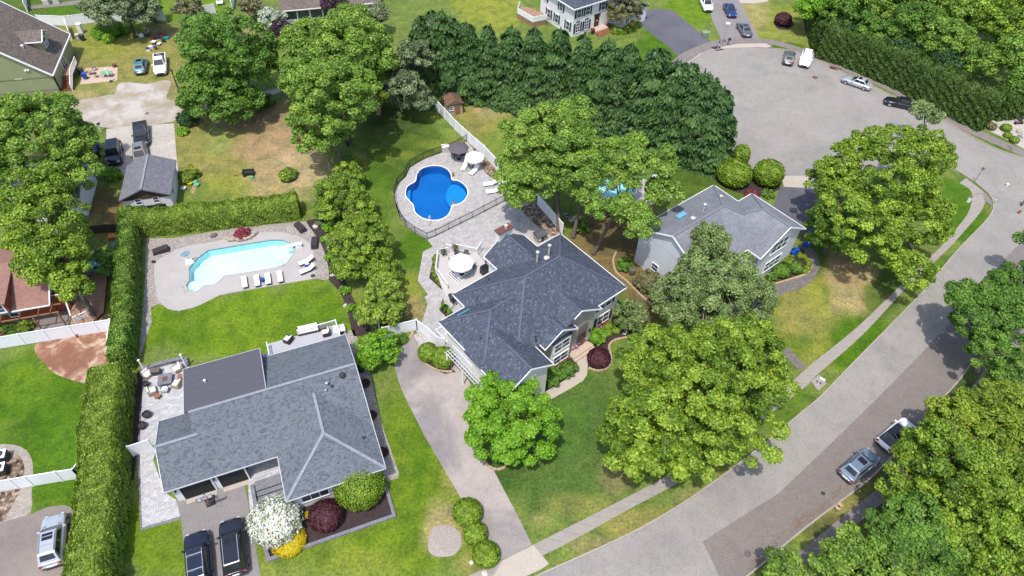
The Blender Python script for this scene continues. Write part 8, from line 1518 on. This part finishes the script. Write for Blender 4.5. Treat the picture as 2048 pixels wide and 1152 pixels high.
# swing set with slide
sw_ = simple_thing("swing_set", "wooden swing set with a grey-blue tarp roof and a tan slide in the shade", "play set", 772, 205, 5, 0)
for x_ in (-1.0,1.0):
    for y_ in (-.9,.9): a = MB(); a.box(x_-.07,x_+.07,y_-.07,y_+.07,0,2.6); a.build("post", "wood", sw_)
a = MB(); a.box(-1.0,1.0,-.9,.9,1.2,1.3); a.build("platform", "deck_brown", sw_); a = MB(); a.add([(-1.7,-1.2,2.5),(1.7,-1.2,2.5),(1.7,0,3.1),(-1.7,0,3.1),(-1.7,1.2,2.5),(1.7,1.2,2.5)], [(0,1,2,3),(3,2,5,4)]); a.build("tarp_roof", "siding_dark", sw_)
a = MB(); a.bar((-.6,-.95,1.3), (-.9,-3.6,.1), .5, .06); a.bar((-.85,-.95,1.4), (-1.15,-3.6,.2), .06, .12); a.bar((-.35,-.95,1.4), (-.65,-3.6,.2), .06, .12); a.build("slide", "wood_pale", sw_); a = MB(); a.bar((1.0,0,2.4), (5.2,0,2.4), .12, .14); a.build("swing_beam", "wood", sw_)
for y_ in (-1.3,1.3): a = MB(); a.tube([(5.0,0,2.4),(5.2,y_,0)], .06, 7); a.build("swing_leg", "white_trim", sw_)
for x_ in (2.4,3.8): a = MB(); a.bar((x_,-.2,2.4), (x_,-.2,.5), .015); a.bar((x_,.2,2.4), (x_,.2,.5), .015); a.box(x_-.1,x_+.1,-.25,.25,.46,.5); a.build("swing", "dark_plastic", sw_)
a = MB(); a.tube([(2.6,-2.6,0),(2.1,-2.2,2.2)], .05, 7); a.build("ladder_rail", "white_trim", sw_)
# white gravel bed bench
bn = simple_thing("garden_bench", "grey garden bench against the dark hedge at the right edge", "bench", 2036, 248, 10, .012); a = MB(); a.box(-.7,.7,-.25,.25,.4,.45); a.build("seat", "rock_dark", bn); a = MB(); a.bar((-.0,.26,.45), (0,.36,.9), 1.4, .05); a.build("backrest", "rock_dark", bn)
for s in (-.6,.6): a = MB(); a.box(s-.04,s+.04,-.22,.22,0,.4); a.build("leg", "black_metal", bn)
# air conditioners
for x, y, an, lb in ((8,918,17,"upper of the two air conditioner units at the left edge"),(6,944,17,"lower of the two air conditioner units at the left edge"),(95,8,8,"left air conditioner unit at the top edge"),(115,6,8,"right air conditioner unit at the top edge")):
    r_ = simple_thing("air_conditioner", lb, "air conditioner", x, y, an, .02); a = MB(); a.box(-.5,.5,-.45,.45,0,.85); a.build("body", "dark_plastic" if y > 500 else "rock_white", r_); a = MB(); a.box(-.52,.52,-.47,.47,.85,.92); a.build("top_panel", "white_trim", r_, bevel=.03); a = MB(); a.cyl(0,0,.92,.93,.34,18); a.build("fan_grille", "black_metal", r_); a = MB()
    for k in range(4): t = k*math.pi/4; a.bar((-.33*math.cos(t),-.33*math.sin(t),.936), (.33*math.cos(t),.33*math.sin(t),.936), .02, .008)
    a.cyl(0,0,.93,.945,.1,10); a.build("fan_guard", "steel", r_)
# flag and bins by the grey house
fl_ = simple_thing("flag", "blue flag with a pale stripe hanging at the grey house corner", "flag", 1597, 503, 39, 0); a = MB(); a.tube([(0,0,1.6),(.5,-.9,2.6)], .02, 6); a.build("pole", "white_trim", fl_); a = MB(); a.add([(0,0,1.6),(.5,-.9,2.6),(.55,-.9,1.4),(.3,-.5,.9),(.08,-.05,.8)], [(0,1,2,3,4)]); a.build("cloth", "blue_plastic", fl_); a = MB(); a.add([(.27,-.5,2.0),(.53,-.92,2.1),(.56,-.92,1.8),(.3,-.52,1.6)], [(0,1,2,3)]); a.build("stripe", "white_paint", fl_)
bin_("blue recycling bin under the flag at the grey house", 1588, 510, "blue_plastic", 1.0); bin_("small blue bin left of the flag", 1582, 514, "blue_plastic", .9, .5)
r_ = simple_thing("large_urn", "grey ribbed urn at the corner of the grey house wall", "planter", 1263, 548, 0, 0); a = MB(); a.lathe(0,0,[(.3,0),(.42,.4),(.38,.85),(.3,.9),(.26,.9)],16); a.build("pot", "rock_dark", r_); a = MB(); a.cyl(0,0,.8,.86,.26,12); a.build("soil", "dark_plastic", r_)
r_ = simple_thing("cage_lantern", "pale wire chairs behind the patio fence under the oaks", "chair", 1130, 440, 30, 0); bpy.data.objects.remove(r_)
for x, y, lb in ((1132,438,"dark chair under the oaks, left of the pair"),(1142,446,"pale chair under the oaks, right of the pair")): chair(lb, x, y, 200, "rock_dark" if x < 1140 else "rock_white", "steel", 0)
pg_ = simple_thing("outdoor_fireplace", "small brick fireplace with a white cap by the half-hidden pool", "outdoor fireplace", 1306, 372, 30, .016); a = MB(); a.box(-.7,.7,-.4,.4,0,1.5); a.build("body", "brick_wall", pg_); a = MB(); a.box(-.8,.8,-.5,.5,1.5,1.6); a.build("cap", "white_trim", pg_)
chair("white swing bench at the top left lawn", 440, 9, 200, "white_trim", "white_trim", 0, 1.1, name="swing_bench")
r_ = simple_thing("garden_ornament", "small white figure on the ground under the big maple", "ornament", 1486, 820, 0, 0); a = MB(); a.lathe(0,0,[(.12,0),(.1,.3),(.06,.35)],10); a.build("body", "white_trim", r_); a = MB(); a.sphere((0,0,.42), .1); a.build("head", "white_trim", r_)
shv = simple_thing("shovel", "shovel with a long orange-tan handle lying on the lush lawn", "shovel", 174, 784, 62, 0); a = MB(); a.tube([(-.75,0,.04),(.55,0,.04)], .025, 7); a.build("handle", "wood_pale", shv); a = MB(); a.box(.55,.85,-.12,.12,.01,.04); a.build("blade", "rock_white", shv)
r_ = simple_thing("pool_cushion", "blue cushion between the two right-hand loungers", "cushion", 615, 532, 10, .02); a = MB(); a.box(-.3,.3,-.2,.2,0,.35); a.build("cushion", "blue_plastic", r_, bevel=.08); a = MB(); a.box(-.2,.2,-.12,.12,.35,.4); a.build("towel", "white_paint", r_)
table("side_table", "bright blue round side table between the middle loungers", 525, 563, .28, .42, "blue_plastic"); r_ = simple_thing("umbrella_base", "round dark parasol base at the lower right of the pale pool", "parasol base", 626, 552, 0, .016); a = MB(); a.lathe(0,0,[(.28,0),(.26,.06),(.06,.1)],16); a.build("base", "dark_plastic", r_); a = MB(); a.cyl(0,0,.08,.35,.04,8); a.build("tube", "steel", r_)
r_ = simple_thing("yard_light", "small dark spotlight at the edge of the pool gravel", "garden light", 308, 525, 0, .012); a = MB(); a.box(-.2,.2,-.13,.13,0,.25); a.build("body", "dark_plastic", r_, bevel=.03)
